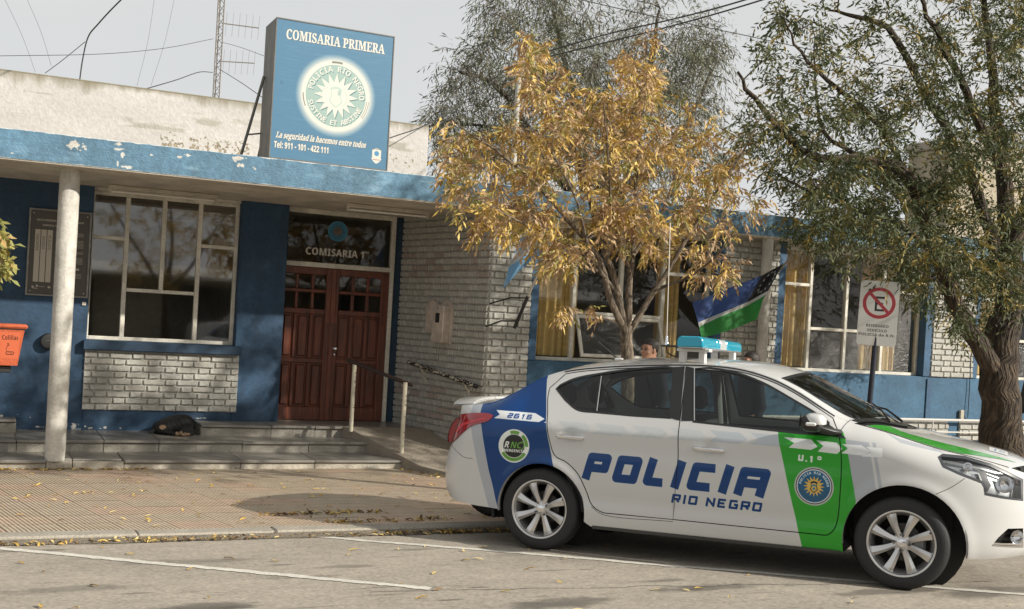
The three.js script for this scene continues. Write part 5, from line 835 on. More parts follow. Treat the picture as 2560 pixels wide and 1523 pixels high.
// livery print, drawn in metres over the side view
const LIV = { white: '#c8c8c6', blue: '#003872', green: '#2b9a2a', grey: '#a9adb3', pale: '#d3d7d9' };
const livery = canvasTex(2048, 624, (c, w, h) => {
  c.fillStyle = LIV.white; c.fillRect(0, 0, w, h); c.setTransform(w / 4.6, 0, 0, -h / 1.4, (1.05 * w) / 4.6, h * (1 + 0.15 / 1.4));
  const poly = (pts, f) => { c.fillStyle = f; c.beginPath(); pts.forEach((p, i) => (i ? c.lineTo(...p) : c.moveTo(...p))); c.closePath(); c.fill(); };
  const bL = [cR(310, 440), cR(305, 600), cR(350, 880), cR(405, 1105)], gL = [cR(250, 445), cR(240, 605), cR(290, 880), cR(345, 1090)];
  bL.unshift([bL[0][0] - 0.01, 1.3]); gL.unshift([gL[0][0] - 0.01, 1.3]); bL.push([bL[4][0] + 0.06, 0.15]); gL.push([gL[4][0] + 0.06, 0.15]);
  const door = [cR(748, 850), cR(738, 790), cR(718, 690), cR(707, 520), cR(707, 420), cR(711, 320)]; const blueR = [[0.36, 0.15], ...door, [door[5][0], 1.5]];
  poly([...bL, ...blueR, [-0.5, 1.5]], LIV.blue); poly([...gL, ...bL.slice().reverse()], LIV.grey);
  poly([cR(398, 507), cR(640, 527), cR(697, 563), cR(660, 583), cR(383, 558), cR(420, 535)], '#dfe2e4'); poly([cR(690, 585), cR(712, 577), cR(712, 590)], '#dfe2e4');
  c.strokeStyle = '#1e4486'; c.lineJoin = 'round'; { const a = cR(463, 556), b = cR(603, 568), n = 4, st = (b[0] - a[0]) / 3.6; '2616'.split('').forEach((ch, i) => blockLetter(c, ch, a[0] + i * st, a[1] + (i * (b[1] - a[1])) / 4, 0.042, 0.037, 0.0095, 0.18)); }
  // pale arrows along the doors
  for (let i = 0; i < 6; i++) { const x = 0.12 + i * 0.29; poly([[x, 0.985], [x + 0.22, 0.98], [x + 0.28, 0.935], [x + 0.22, 0.9], [x, 0.905], [x + 0.06, 0.945]], i > 3 ? '#b4bbc0' : '#bec2c3'); }
  // green door block
  const gr = [cM(755, 640), cM(760, 700), cM(890, 1298), [1.96, 0.18], [2.32, 0.18], cM(1175, 1328), cM(1237, 1075), cM(1190, 790), cM(1172, 690), [2.2, 1.03], [1.75, 1.03]]; poly(gr, LIV.green);
  const gy = [cM(1172, 690), cM(1320, 710), cM(1322, 735), cM(1335, 800), cM(1382, 1000), [2.5, 0.55], [2.32, 0.55], cM(1237, 1075), cM(1190, 790)]; poly(gy, LIV.grey); poly([cM(1338, 708), cM(1360, 711), cM(1362, 740), cM(1342, 738)], LIV.grey); poly([cE(434, 578), cE(460, 582), cE(490, 760), cE(468, 770)], LIV.grey); poly([cE(412, 490), cE(428, 492), cE(470, 770), cE(452, 770)], LIV.white);
  for (const a of [[[790, 675], [960, 690], [1000, 735], [960, 755], [820, 740], [855, 712]], [[990, 695], [1120, 710], [1152, 750], [1120, 780], [1000, 765], [1035, 730]], [[1150, 718], [1270, 725], [1332, 765], [1280, 790], [1145, 775], [1190, 745]], [[1300, 735], [1400, 745], [1400, 800], [1270, 795], [1335, 768]]]) poly(a.map((p) => cM(...p)), '#dfe2e2');
  c.strokeStyle = '#e6e8e6'; { const a = cM(878, 822); blockLetter(c, 'U', a[0], a[1], 0.036, 0.043, 0.012, 0.06); c.fillStyle = '#e6e8e6'; c.fillRect(a[0] + 0.05, a[1] - 0.002, 0.012, 0.011); blockLetter(c, '1', a[0] + 0.068, a[1] - 0.004, 0.042, 0.045, 0.013, 0.06); c.lineWidth = 0.0085; c.strokeRect(a[0] + 0.135, a[1] + 0.02, 0.018, 0.017); }
  // POLICIA / RIO NEGRO
  c.strokeStyle = LIV.blue; c.lineJoin = 'round'; c.lineCap = 'butt';
  const tl = -0.0195; for (const [ch, x, wd] of [['P', 0.336, 0.185], ['O', 0.566, 0.19], ['L', 0.8, 0.178], ['I', 1.01, 0.066], ['C', 1.125, 0.198], ['I', 1.356, 0.066], ['A', 1.468, 0.214]]) blockLetter(c, ch, x, 0.5665 + tl * (x - 0.336), wd, 0.2, 0.062, 0.28, tl);
  let x = 1.02; for (const ch of 'RIO NEGRO') { if (ch === ' ') { x += 0.045; continue; } const wd = ch === 'I' ? 0.022 : 0.064; blockLetter(c, ch, x, 0.447 + tl * 0.8 * (x - 1.02), wd, 0.066, 0.0165, 0.2, tl); x += wd + 0.0185; }
  // roundels (drawn in pixels, upright)
  const up = (p) => [(p[0] + 1.05) * (w / 4.6), h - (p[1] - 0.15) * (h / 1.4)], k = w / 4.6; c.setTransform(1, 0, 0, 1, 0, 0);
  { const [cx, cy] = up(cR(506, 730)), R = 0.127 * k, disc = (r, f) => { c.fillStyle = f; c.beginPath(); c.arc(cx, cy, r, 0, 7); c.fill(); }; disc(R, '#dfe2dc'); c.lineWidth = R * 0.2; c.strokeStyle = '#63963f'; for (const [a, b] of [[-1.9, -1.2], [-0.9, 0.0], [0.5, 2.6]]) { c.beginPath(); c.arc(cx, cy, R * 0.82, a, b); c.stroke(); } disc(R * 0.69, '#262726'); c.font = `bold italic ${R * 0.52}px sans-serif`; c.textAlign = 'left'; c.fillStyle = '#e8eae6'; c.fillText('R', cx - R * 0.66, cy + R * 0.12); c.fillStyle = '#6ba343'; c.fillText('NC', cx - R * 0.27, cy + R * 0.12); c.strokeStyle = '#6ba343'; c.lineWidth = R * 0.06; c.beginPath(); c.arc(cx + R * 0.4, cy - R * 0.07, R * 0.26, -1.2, 1.2); c.stroke(); c.fillStyle = '#eceee9'; c.font = `bold italic ${R * 0.235}px sans-serif`; c.textAlign = 'center'; c.fillText('EMERGENCIAS', cx, cy + R * 0.38); }
  { const [cx, cy] = up(cM(977, 980)); emblem(c, cx, cy, 0.132 * k, { rim: '#b9bbb8', rim2: '#3a3b3a', ring: '#d9dcdc', field: '#1b5a80', ray: '#d9b45a', ray2: '#d08a3a', shield: '#1f2c36', shield2: '#3f7d96', text: '#e2e6e6', text2: '#3f4b52' }); }
  // grey sliver below the bonnet stripe
  c.setTransform(w / 4.6, 0, 0, -h / 1.4, (1.05 * w) / 4.6, h * (1 + 0.15 / 1.4)); poly([cE(500, 425), cE(600, 495), cE(700, 520), cE(860, 556), cE(830, 535), cE(600, 470)], LIV.grey);
});
const paint = phys(lin(1, 1, 1), 0.3, { map: livery, specularIntensity: 0.4, clearcoat: 0.5, clearcoatRoughness: 0.05 }), paintWhite = phys(new THREE.Color(LIV.white), 0.3, { clearcoat: 1, clearcoatRoughness: 0.04 }), paintGreen = phys(new THREE.Color(LIV.green), 0.3, { clearcoat: 1, clearcoatRoughness: 0.04 });
const trimBlack = phys(lin(0.016, 0.016, 0.016), 0.35, {}), cabin = std(lin(0.035, 0.034, 0.034), 0.85), carGlass = phys(lin(0.56, 0.6, 0.58), 0.02, { transmission: 1, thickness: 0, ior: 1.5 });
const silver = std(lin(0.62, 0.61, 0.6), 0.28, { metalness: 0.85 });
// outlines in the side view
const archPts = (k, a0, a1, n = 26) => { const [a, b, R] = ARCH[k], o = []; for (let i = 0; i <= n; i++) { const q = lerp(a0, a1, i / n); o.push([a + Math.cos(q) * R, b + Math.sin(q) * R]); } return o; };
const bodyLine = [[-0.92, 0.335], [-0.7, 0.302], [-0.45, 0.288], ...archPts(0, Math.PI * 1.02, -0.16), [0.41, 0.215], [2.225, 0.212], ...archPts(1, Math.PI * 1.05, -0.17), [3.1, 0.24], [3.3, 0.25], [3.4, 0.262]];
for (let v = 0.3; v < 0.78; v += 0.06) bodyLine.push([uFront(v) - 0.004, v]);
for (let u = 3.42; u > -0.87; u -= 0.045) bodyLine.push([u, vC(u)]);
for (let v = 0.98; v > 0.36; v -= 0.06) bodyLine.push([uRear(v) + 0.004, v]);
const topLine = (ua, ub, d, n = 16) => { const o = []; for (let i = 0; i <= n; i++) { const u = lerp(ua, ub, i / n); o.push([u, vC(u) - d]); } return o; };
const rearDoor = [...smooth([cR(728, 372), cR(716, 430), cR(715, 520), cR(725, 690), cR(760, 790), cR(830, 830), cR(900, 900), cR(950, 1000), cR(985, 1090), cR(1050, 1140), cR(1120, 1150)], 3), cR(1490, 1185), cR(1520, 800), cR(1530, 580), ...topLine(1.033, 0.09, 0.028)];
const frontDoor = [cM(105, 1185), ...smooth([cM(1000, 1277), cM(1060, 1280), cM(1110, 1230), cM(1140, 1000), cM(1145, 780), cM(1133, 655)], 4), ...topLine(2.12, 1.04, 0.028), cR(1532, 580), cR(1522, 800)];
const rearWin = smooth([cR(775, 370), cR(880, 322), cR(1040, 290), cR(1300, 257), cR(1488, 247)], 4).concat([cR(1468, 555), cR(1240, 535)], smooth([cR(1020, 515), cR(905, 500), cR(830, 440)], 3));
const frontWin = [cM(237, 575), cM(237, 252), ...smooth([cM(330, 255), cM(420, 268), cM(520, 292), cM(620, 330), cM(700, 368), cM(850, 455), cM(975, 530), cM(1060, 590)], 4), cM(1075, 655), cM(860, 640), cM(600, 612)];
const tail = smooth([cR(105, 705), cR(150, 560), cR(180, 535), cR(260, 527), cR(370, 535), cR(377, 546), cR(350, 575), cR(250, 605), cR(190, 650), cR(150, 690), cR(122, 714)], 4, true).slice(0, -1);
const head = [cE(822, 578), cE(850, 560), cE(980, 573), cE(1140, 620), cE(1240, 668), cE(1330, 712), cE(1330, 840), cE(1200, 825), cE(1100, 805), cE(1095, 762), cE(1080, 735), cE(960, 690), cE(850, 640)];
const fog = [cE(1145, 1105), cE(1180, 1060), cE(1240, 1005), cE(1330, 1003), cE(1332, 1115)];
const gap = 0.0035, rdS = grow(rearDoor, -gap), fdS = grow(frontDoor, -gap);
for (const side of [1, -1]) {
  const P = side > 0 ? paint : paintWhite, S = (n, o, hs, mt, off, fine) => mesh(n, flankSheet(o, hs, side, off || 0, fine), mt, car);
  S('body_shell', bodyLine, [grow(rearDoor, gap), grow(frontDoor, gap), grow(tail, 0.002), grow(head, 0.002), fog], P, 0, 0.035);
  for (const k of [0, 1]) mesh('wheel_arch_lip', edgeStrip(archPts(k, Math.PI * 1.03, -0.16), side, 0.05), P, car);
  const trimR = grow(rearWin, 0.016), trimF = grow(frontWin, 0.016);
  const rd = S('rear_door', rdS, [trimR], P, 0, 0.035), fd = S('front_door', fdS, [trimF], P, 0, 0.035);
  for (const [dp, door] of [[rdS, rd], [fdS, fd]]) mesh('door_edge', edgeStrip([...dp, dp[0]], side, 0.025), P, door);
  mesh('window_trim', flankSheet(trimR, [rearWin], side, 0.001), trimBlack, rd); mesh('window_trim', flankSheet(trimF, [frontWin], side, 0.001), trimBlack, fd);
  mesh('window_glass', flankSheet(rearWin, [], side, -0.006), carGlass, rd); mesh('window_glass', flankSheet(frontWin, [], side, -0.006), carGlass, fd);
  const qd = [cR(1036, 300), cR(1052, 298), cR(1026, 516), cR(1008, 514)]; mesh('window_divider', flankSheet(qd, [], side, 0.003), trimBlack, rd); mesh('divider_chrome', flankSheet([cR(1046, 300), cR(1052, 298), cR(1024, 516), cR(1018, 515)], [], side, 0.005), silver, rd);
  const bp = [cR(1488, 247), cM(178, 238), cM(148, 575), cR(1468, 556)]; mesh('door_pillar', flankSheet(bp, [], side, 0.0025), trimBlack, rd); mesh('door_pillar', flankSheet([cM(186, 238), cM(240, 250), cM(240, 576), cM(156, 576)], [], side, 0.0025), trimBlack, fd); mesh('pillar_chrome', flankSheet([cM(236, 252), cM(242, 252), cM(242, 574), cM(236, 574)], [], side, 0.005), silver, fd);
  mesh('mirror_base', flankSheet([cM(1000, 570), cM(1065, 596), cM(1130, 640), cM(1178, 688), cM(1075, 668), cM(1000, 652)], [], side, 0.004), trimBlack, car);
  // door handles
  for (const [door, a, b] of [[rd, cR(772, 668), cR(942, 682)], [fd, cM(232, 742), cM(424, 762)]]) { const q = []; for (let i = 0; i <= 10; i++) { const u = lerp(a[0], b[0], i / 10), v = lerp(a[1], b[1], i / 10); q.push(V(u, v, side * (flankW(a[0], a[1]) + 0.016 + 0.02 * Math.sin((Math.PI * i) / 10)))); } mesh('door_handle', taperTube(q, q.map((_, i) => 0.0165 * (i === 0 || i === 10 ? 0.6 : 1))), chrome, door); }
  // lamps
  const tl = mesh('taillight', flankSheet(grow(tail, -0.001), [], side, 0.006), phys(lin(0.3, 0.008, 0.014), 0.12, { clearcoat: 1, clearcoatRoughness: 0.03 }), car); mesh('lamp_band', flankSheet([cR(150, 640), cR(190, 590), cR(330, 556), cR(335, 562), cR(200, 602), cR(160, 648)], [], side, 0.0075), phys(lin(0.6, 0.06, 0.07), 0.15), tl); mesh('taillight_edge', edgeStrip([...tail, tail[0]], side, 0.02, 0.006), phys(lin(0.2, 0.01, 0.015), 0.2), tl);
  const hl = sub('headlight', car); mesh('lens', flankSheet(grow(head, -0.002), [], side, 0.004), phys(lin(0.97, 0.98, 0.98), 0.02, { transmission: 1, thickness: 0, ior: 1.45 }), hl); mesh('bowl', flankSheet(head, [], side, -0.06), std(lin(0.55, 0.56, 0.57), 0.25, { metalness: 0.8 }), hl);
  mesh('bezel', flankSheet(head, [grow(head, -0.017)], side, 0.001), std(lin(0.05, 0.052, 0.06), 0.35), hl);
  mesh('inner_bezel', flankSheet([cE(1075, 650), cE(1120, 655), cE(1155, 745), cE(1130, 790), cE(1105, 790), cE(1110, 740)], [], side, -0.03), std(lin(0.06, 0.06, 0.065), 0.4), hl);
  for (const [x, y, rr] of [[1230, 745, 0.055], [1010, 640, 0.03]]) { const [u, v] = cE(x, y), pr = mesh('reflector', lathe([[0.001, -0.02], [rr * 0.6, -0.012], [rr, 0.02], [rr * 1.03, 0.022]], 24).rotateX((side * Math.PI) / 2), chrome, hl); pr.position.set(u - 0.01, v, side * (flankW(u, v) - 0.035)); }
  const fl = sub('fog_lamp', car); mesh('recess', flankSheet(fog, [], side, -0.05), trimBlack, fl); mesh('recess_edge', edgeStrip([...fog, fog[0]], side, 0.05), trimBlack, fl); { const [u, v] = cE(1285, 1058), m = mesh('lamp', lathe([[0.001, -0.02], [0.03, -0.012], [0.042, 0.018], [0.046, 0.02]], 24).rotateX((side * Math.PI) / 2), chrome, fl); m.position.set(u, v, side * (flankW(u, v) - 0.035)); m.rotation.y = side * 0.5; mesh('chrome_line', flankSheet([cE(1150, 1100), cE(1330, 1108), cE(1330, 1116), cE(1146, 1106)], [], side, 0.003), silver, fl); }
  // drip moulding along the roof edge
  const dm = []; for (let u = 0.08; u < 2.16; u += 0.05) dm.push(V(u, vC(u) - 0.0105, side * (flankW(u, vC(u) - 0.0105) + 0.001))); mesh('roof_moulding', taperTube(dm, 0.0055, 6), trimBlack, car);
  // panel gaps: bonnet/wing and bumper seam
  const seam = (pts) => mesh('panel_seam', taperTube(smooth(pts, 5).map(([u, v]) => V(u, v, side * (flankW(u, v) - 0.0006))), 0.0022, 5), trimBlack, car);
  seam([cE(302, 356), cE(270, 385), cE(245, 418)]); seam([cE(982, 706), cE(900, 760), cE(810, 800)]); seam([cR(122, 716), cR(150, 760), cR(200, 800), cR(250, 808)]); seam([cR(985, 1105), cR(1050, 1152), cR(1490, 1198)]);
  mesh('sill_trim', flankSheet([[0.42, 0.2], [2.22, 0.198], [2.22, 0.222], [0.42, 0.225]], [], side, 0.004), phys(lin(0.05, 0.05, 0.05), 0.5), car);
  // door mirror
  const mr = sub('door_mirror', car), mc = carUV(1640 + 975 / 2.473, 820 + 588 / 2.473, 0.93); mr.position.set(mc[0], mc[1], side * 0.93);
  const ell = (n, sx, sy, sz, cut) => { const g = new THREE.SphereGeometry(1, 28, 20), p = g.attributes.position; for (let i = 0; i < p.count; i++) { let x = p.getX(i), y = p.getY(i), z = p.getZ(i); const pw = (q) => Math.sign(q) * Math.pow(Math.abs(q), 0.72); x = pw(x); y = pw(y); z = pw(z); p.setXYZ(i, x * sx * (x < 0 ? 1 : 0.8), (cut && y < -0.25 ? -0.25 : y) * sy, z * sz); } g.computeVertexNormals(); return g; };
  mesh('housing', ell(0, 0.085, 0.062, 0.12), trimBlack, mr); const cap = mesh('cap', ell(0, 0.08, 0.06, 0.1, true), paintWhite, mr); cap.position.set(0.022, 0.01, side * 0.022); mesh('repeater', chamfer(-0.035, 0.035, -0.012, 0.012, 0, 0.03, 0.008), phys(lin(0.8, 0.8, 0.78), 0.1), mr).position.set(0.0, -0.004, side * 0.1 - (side < 0 ? 0.03 : 0)); mesh('arm', taperTube([V(0.04, -0.035, -side * 0.02), V(0.11, -0.055, -side * 0.08), V(0.16, -0.065, -side * 0.13)], [0.03, 0.026, 0.026], 10), trimBlack, mr); mesh('mirror_glass', new THREE.CircleGeometry(0.055, 20).rotateY(-Math.PI / 2), chrome, mr).position.set(-0.087, 0, 0);
}
// top: boot lid, rear screen, roof, windscreen, bonnet
const K = (x) => () => x, cowl = (s) => 2.56 - 0.3 * s * s, wsTop = (s) => 1.84 - 0.13 * s * s, rwTop = (s) => 0.06 + 0.05 * s * s, rwBot = (s) => -0.46 + 0.12 * s * s;
mesh('boot_lid', topSheet(K(-0.93), (s) => rwBot(s) - 0.004, -1, 1, 14, 28), paintWhite, car);
mesh('rear_screen', topSheet(rwBot, rwTop, -0.9, 0.9, 14, 24), carGlass, car);
for (const s of [1, -1]) { mesh('rear_pillar', topSheet(rwBot, rwTop, s * 0.9, s, 14, 4), s > 0 ? phys(new THREE.Color(LIV.blue), 0.3, { clearcoat: 1, clearcoatRoughness: 0.04 }) : paintWhite, car); mesh('front_pillar', topSheet(wsTop, cowl, s * 0.9, s, 18, 4), paintWhite, car); }
mesh('roof', topSheet(rwTop, wsTop, -1, 1, 30, 30), paintWhite, car);
mesh('windscreen', topSheet(wsTop, cowl, -0.9, 0.9, 18, 24), carGlass, car);
mesh('windscreen_edge', merged([topSheet((s) => wsTop(s) - 0.006, (s) => wsTop(s) + 0.03, -0.91, 0.91, 1, 24, 0.002), topSheet((s) => cowl(s) - 0.05, (s) => cowl(s) + 0.004, -0.96, 0.96, 1, 24, 0.002), topSheet(wsTop, cowl, 0.885, 0.91, 18, 1, 0.002), topSheet(wsTop, cowl, -0.91, -0.885, 18, 1, 0.002)]), trimBlack, car);
mesh('cowl_panel', topSheet((s) => cowl(s), (s) => cowl(s) + 0.1, -0.97, 0.97, 3, 20, -0.012), trimBlack, car);
mesh('bonnet', topSheet((s) => cowl(s) + 0.07, (s) => 3.43 - 0.17 * s * s, -0.985, 0.985, 22, 28, 0.002), paintWhite, car);
{ const g = topSheet((s) => cowl(s) + 0.075, (s) => lerp(3.3, 2.95, (s - 0.72) / 0.255), 0.72, 0.975, 20, 6, 0.004); mesh('bonnet_stripe', g, paintGreen, car); }
{ const wp = (a, b) => { const p = (u, s) => { const w = s * wC(u); return V(u, topV(u, w) + 0.015, w); }; return taperTube([p(...a), p(lerp(a[0], b[0], 0.5), lerp(a[1], b[1], 0.5)).add(V(0, 0.012, 0)), p(...b)], [0.009, 0.007, 0.005], 6); }; mesh('wiper', wp([2.47, 0.55], [2.3, -0.1]), trimBlack, car); mesh('wiper', wp([2.52, -0.05], [2.26, -0.62]), trimBlack, car); }
{ const tx = canvasTex(256, 128, (c, w, h) => { c.fillStyle = LIV.white; c.fillRect(0, 0, w, h); c.fillStyle = '#4a6fa0'; c.font = 'bold 54px sans-serif'; c.textAlign = 'center'; c.save(); c.translate(128, 60); c.fillText('2616', 0, 0); c.restore(); c.fillRect(60, 80, 130, 12); }); const g = topSheet(K(3.12), K(3.24), 0.15, 0.5, 3, 6, 0.005), uv = g.attributes.uv; for (let i = 0; i < uv.count; i++) uv.setXY(i, 1 - (i % 7) / 6, Math.floor(i / 7) / 3); mesh('bonnet_number', g, phys(lin(1, 1, 1), 0.3, { map: tx }), car); }
// front: grille, intake, plate
{ const uAt = (v, w) => { let a = 2.6, b = uFront(v) - 0.001; for (let i = 0; i < 24; i++) { const m = (a + b) / 2; if (flankW(m, v) > Math.abs(w)) a = m; else b = m; } return a; };
  const patch = (w0, w1, v0, v1, off, nar = 1) => { const pos = [], idx = [], nw = 20, nv = 6; for (let i = 0; i <= nw; i++) for (let j = 0; j <= nv; j++) { const v = lerp(v0, v1, j / nv), w = lerp(w0, w1, i / nw) * lerp(nar, 1, j / nv); pos.push(uAt(v, Math.max(0.03, Math.abs(w))) + off, v, w); if (i < nw && j < nv) { const o = i * (nv + 1) + j; idx.push(o, o + nv + 1, o + 1, o + 1, o + nv + 1, o + nv + 2); } } const g = new THREE.BufferGeometry(); g.setAttribute('position', new THREE.Float32BufferAttribute(pos, 3)); g.setIndex(idx); g.computeVertexNormals(); return g; };
  mesh('grille', patch(-0.36, 0.36, 0.58, 0.755, 0.006, 0.72), trimBlack, car); for (let k = 0; k < 4; k++) mesh('grille_bar', patch(-0.3, 0.3, 0.6 + k * 0.038, 0.606 + k * 0.038, 0.012, 1), silver, car); mesh('grille_trim', patch(-0.38, 0.38, 0.755, 0.772, 0.014), chrome, car); mesh('lower_intake', patch(-0.42, 0.42, 0.28, 0.4, 0.006, 0.9), trimBlack, car); mesh('number_plate', patch(-0.2, 0.2, 0.43, 0.54, 0.014), std(lin(0.6, 0.6, 0.58), 0.5), car); }
// boot spoiler
{ const pos = [], idx = [], n = 20, pr = [[0.0, 0.012], [0.03, -0.012], [0.09, -0.03], [0.2, -0.028], [0.2, 0.0], [0.1, 0.008], [0.0, 0.02]]; for (let i = 0; i <= n; i++) { const s1 = lerp(-0.93, 0.93, i / n), e = 1 - Math.pow(Math.abs(s1) / 0.94, 6), u0 = -0.955 + 0.1 * s1 * s1; pr.forEach(([a, b]) => { const u = u0 + a, w = s1 * wC(Math.max(-0.9, u)); pos.push(u, topV(Math.max(-0.92, u), w) + 0.022 * e + b * (0.35 + 0.65 * e), w); }); if (i) for (let k = 0; k < 7; k++) { const a = (i - 1) * 7 + k, b = (i - 1) * 7 + ((k + 1) % 7); idx.push(a, a + 7, b, b, a + 7, b + 7); } } const g = new THREE.BufferGeometry(); g.setAttribute('position', new THREE.Float32BufferAttribute(pos, 3)); g.setIndex(idx); g.computeVertexNormals(); mesh('spoiler', g, paintWhite, car); }
// floor, arch liners, dark inner skin
mesh('underbody', merged([chamfer(0.35, 2.25, 0.2, 0.28, -0.7, 0.7, 0.03), chamfer(-0.5, 3.1, 0.23, 0.29, -0.42, 0.42, 0.03), chamfer(-0.75, -0.35, 0.33, 0.95, -0.45, 0.45, 0.05), chamfer(2.95, 3.2, 0.3, 0.8, -0.45, 0.45, 0.05), chamfer(2.2, 2.95, 0.28, 0.85, -0.45, 0.45, 0.05)]), cabin, car);
for (const [a, b, R] of ARCH) for (const s of [1, -1]) { const pos = [], idx = []; for (let i = 0; i <= 24; i++) { const q = lerp(-0.25, Math.PI + 0.25, i / 24), r2 = R + 0.012; pos.push(a + Math.cos(q) * r2, b + Math.sin(q) * r2, s * 0.79, a + Math.cos(q) * r2, b + Math.sin(q) * r2, s * 0.42); if (i) { const o = i * 2; idx.push(o - 2, o, o - 1, o - 1, o, o + 1); } } const g = new THREE.BufferGeometry(); g.setAttribute('position', new THREE.Float32BufferAttribute(pos, 3)); g.setIndex(idx); g.computeVertexNormals(); mesh('arch_liner', g, darkRubber, car); mesh('arch_back', new THREE.CircleGeometry(R, 30).translate(a, b, s * 0.43), darkRubber, car); }
// cabin: dash, seats, shelf, wheel
mesh('dashboard', merged([chamfer(1.95, 2.35, 0.75, 1.0, -0.66, 0.66, 0.06), chamfer(-0.42, 0.05, 0.85, 1.04, -0.6, 0.6, 0.04), chamfer(1.2, 1.9, 0.3, 0.6, -0.08, 0.08, 0.04)]), cabin, car);
const seatMat = std(lin(0.05, 0.052, 0.055), 0.85), paleMat = std(lin(0.34, 0.34, 0.32), 0.8);
const rb = (w, h, d, r) => chamfer(-w / 2, w / 2, 0, h, -d / 2, d / 2, r);
for (const [u, w, bw] of [[1.12, 0.34, 0.48], [1.12, -0.34, 0.48], [0.22, 0.36, 0.58], [0.22, -0.36, 0.58]]) { const s = sub('car_seat', car); s.position.set(u, 0.3, w); mesh('cushion', rb(0.5, 0.2, bw, 0.06), seatMat, s).position.set(0.22, 0, 0); const bk = mesh('backrest', rb(0.13, 0.62, bw, 0.05), seatMat, s); bk.position.set(-0.02, 0.15, 0); bk.rotation.z = 0.24; const hr = mesh('headrest', rb(0.09, 0.19, 0.26, 0.04), seatMat, s); hr.position.set(-0.185, 0.79, 0); hr.rotation.z = 0.16; }
for (const s of [1, -1]) { mesh('inner_pillar', taperTube([V(1.0, 0.9, s * 0.75), V(1.0, 1.4, s * 0.56)], 0.035, 8), paleMat, car); mesh('inner_door', flankSheet([[0.3, 0.3], [2.15, 0.3], [2.15, 0.98], [0.1, 0.98], [0.1, 0.75]], [], s, -0.07, 0.1), cabin, car); }
mesh('headliner', topSheet((s) => rwTop(s) + 0.02, (s) => wsTop(s) - 0.02, -0.93, 0.93, 12, 12, -0.03), paleMat, car);
{ const st = mesh('steering_wheel', new THREE.TorusGeometry(0.18, 0.016, 10, 36), trimBlack, car); st.position.set(1.83, 0.93, -0.34); st.rotation.set(0, Math.PI / 2, 0); st.rotateX(0.4); }
// inner skin so that seams read dark
for (const s of [1, -1]) mesh('inner_skin', flankSheet([[-0.5, 0.75], [0.3, 0.75], [0.45, 0.25], [2.2, 0.25], [2.24, 0.8], [2.24, 0.98], [-0.4, 0.98]], [], s, -0.03, 0.1), cabin, car);
for (const s of [1, -1]) mesh('seam_backing', merged([flankSheet([...topLine(0.05, 2.16, 0.05), ...topLine(2.16, 0.05, 0.006)], [], s, -0.016, 0.05), flankSheet([[1.02, 0.98], [1.075, 0.98], [1.06, 1.43], [1.015, 1.43]], [], s, -0.012, 0.05), flankSheet([cR(690, 380), cR(740, 372), cR(738, 520), cR(690, 520)], [], s, -0.014)]), cabin, car);
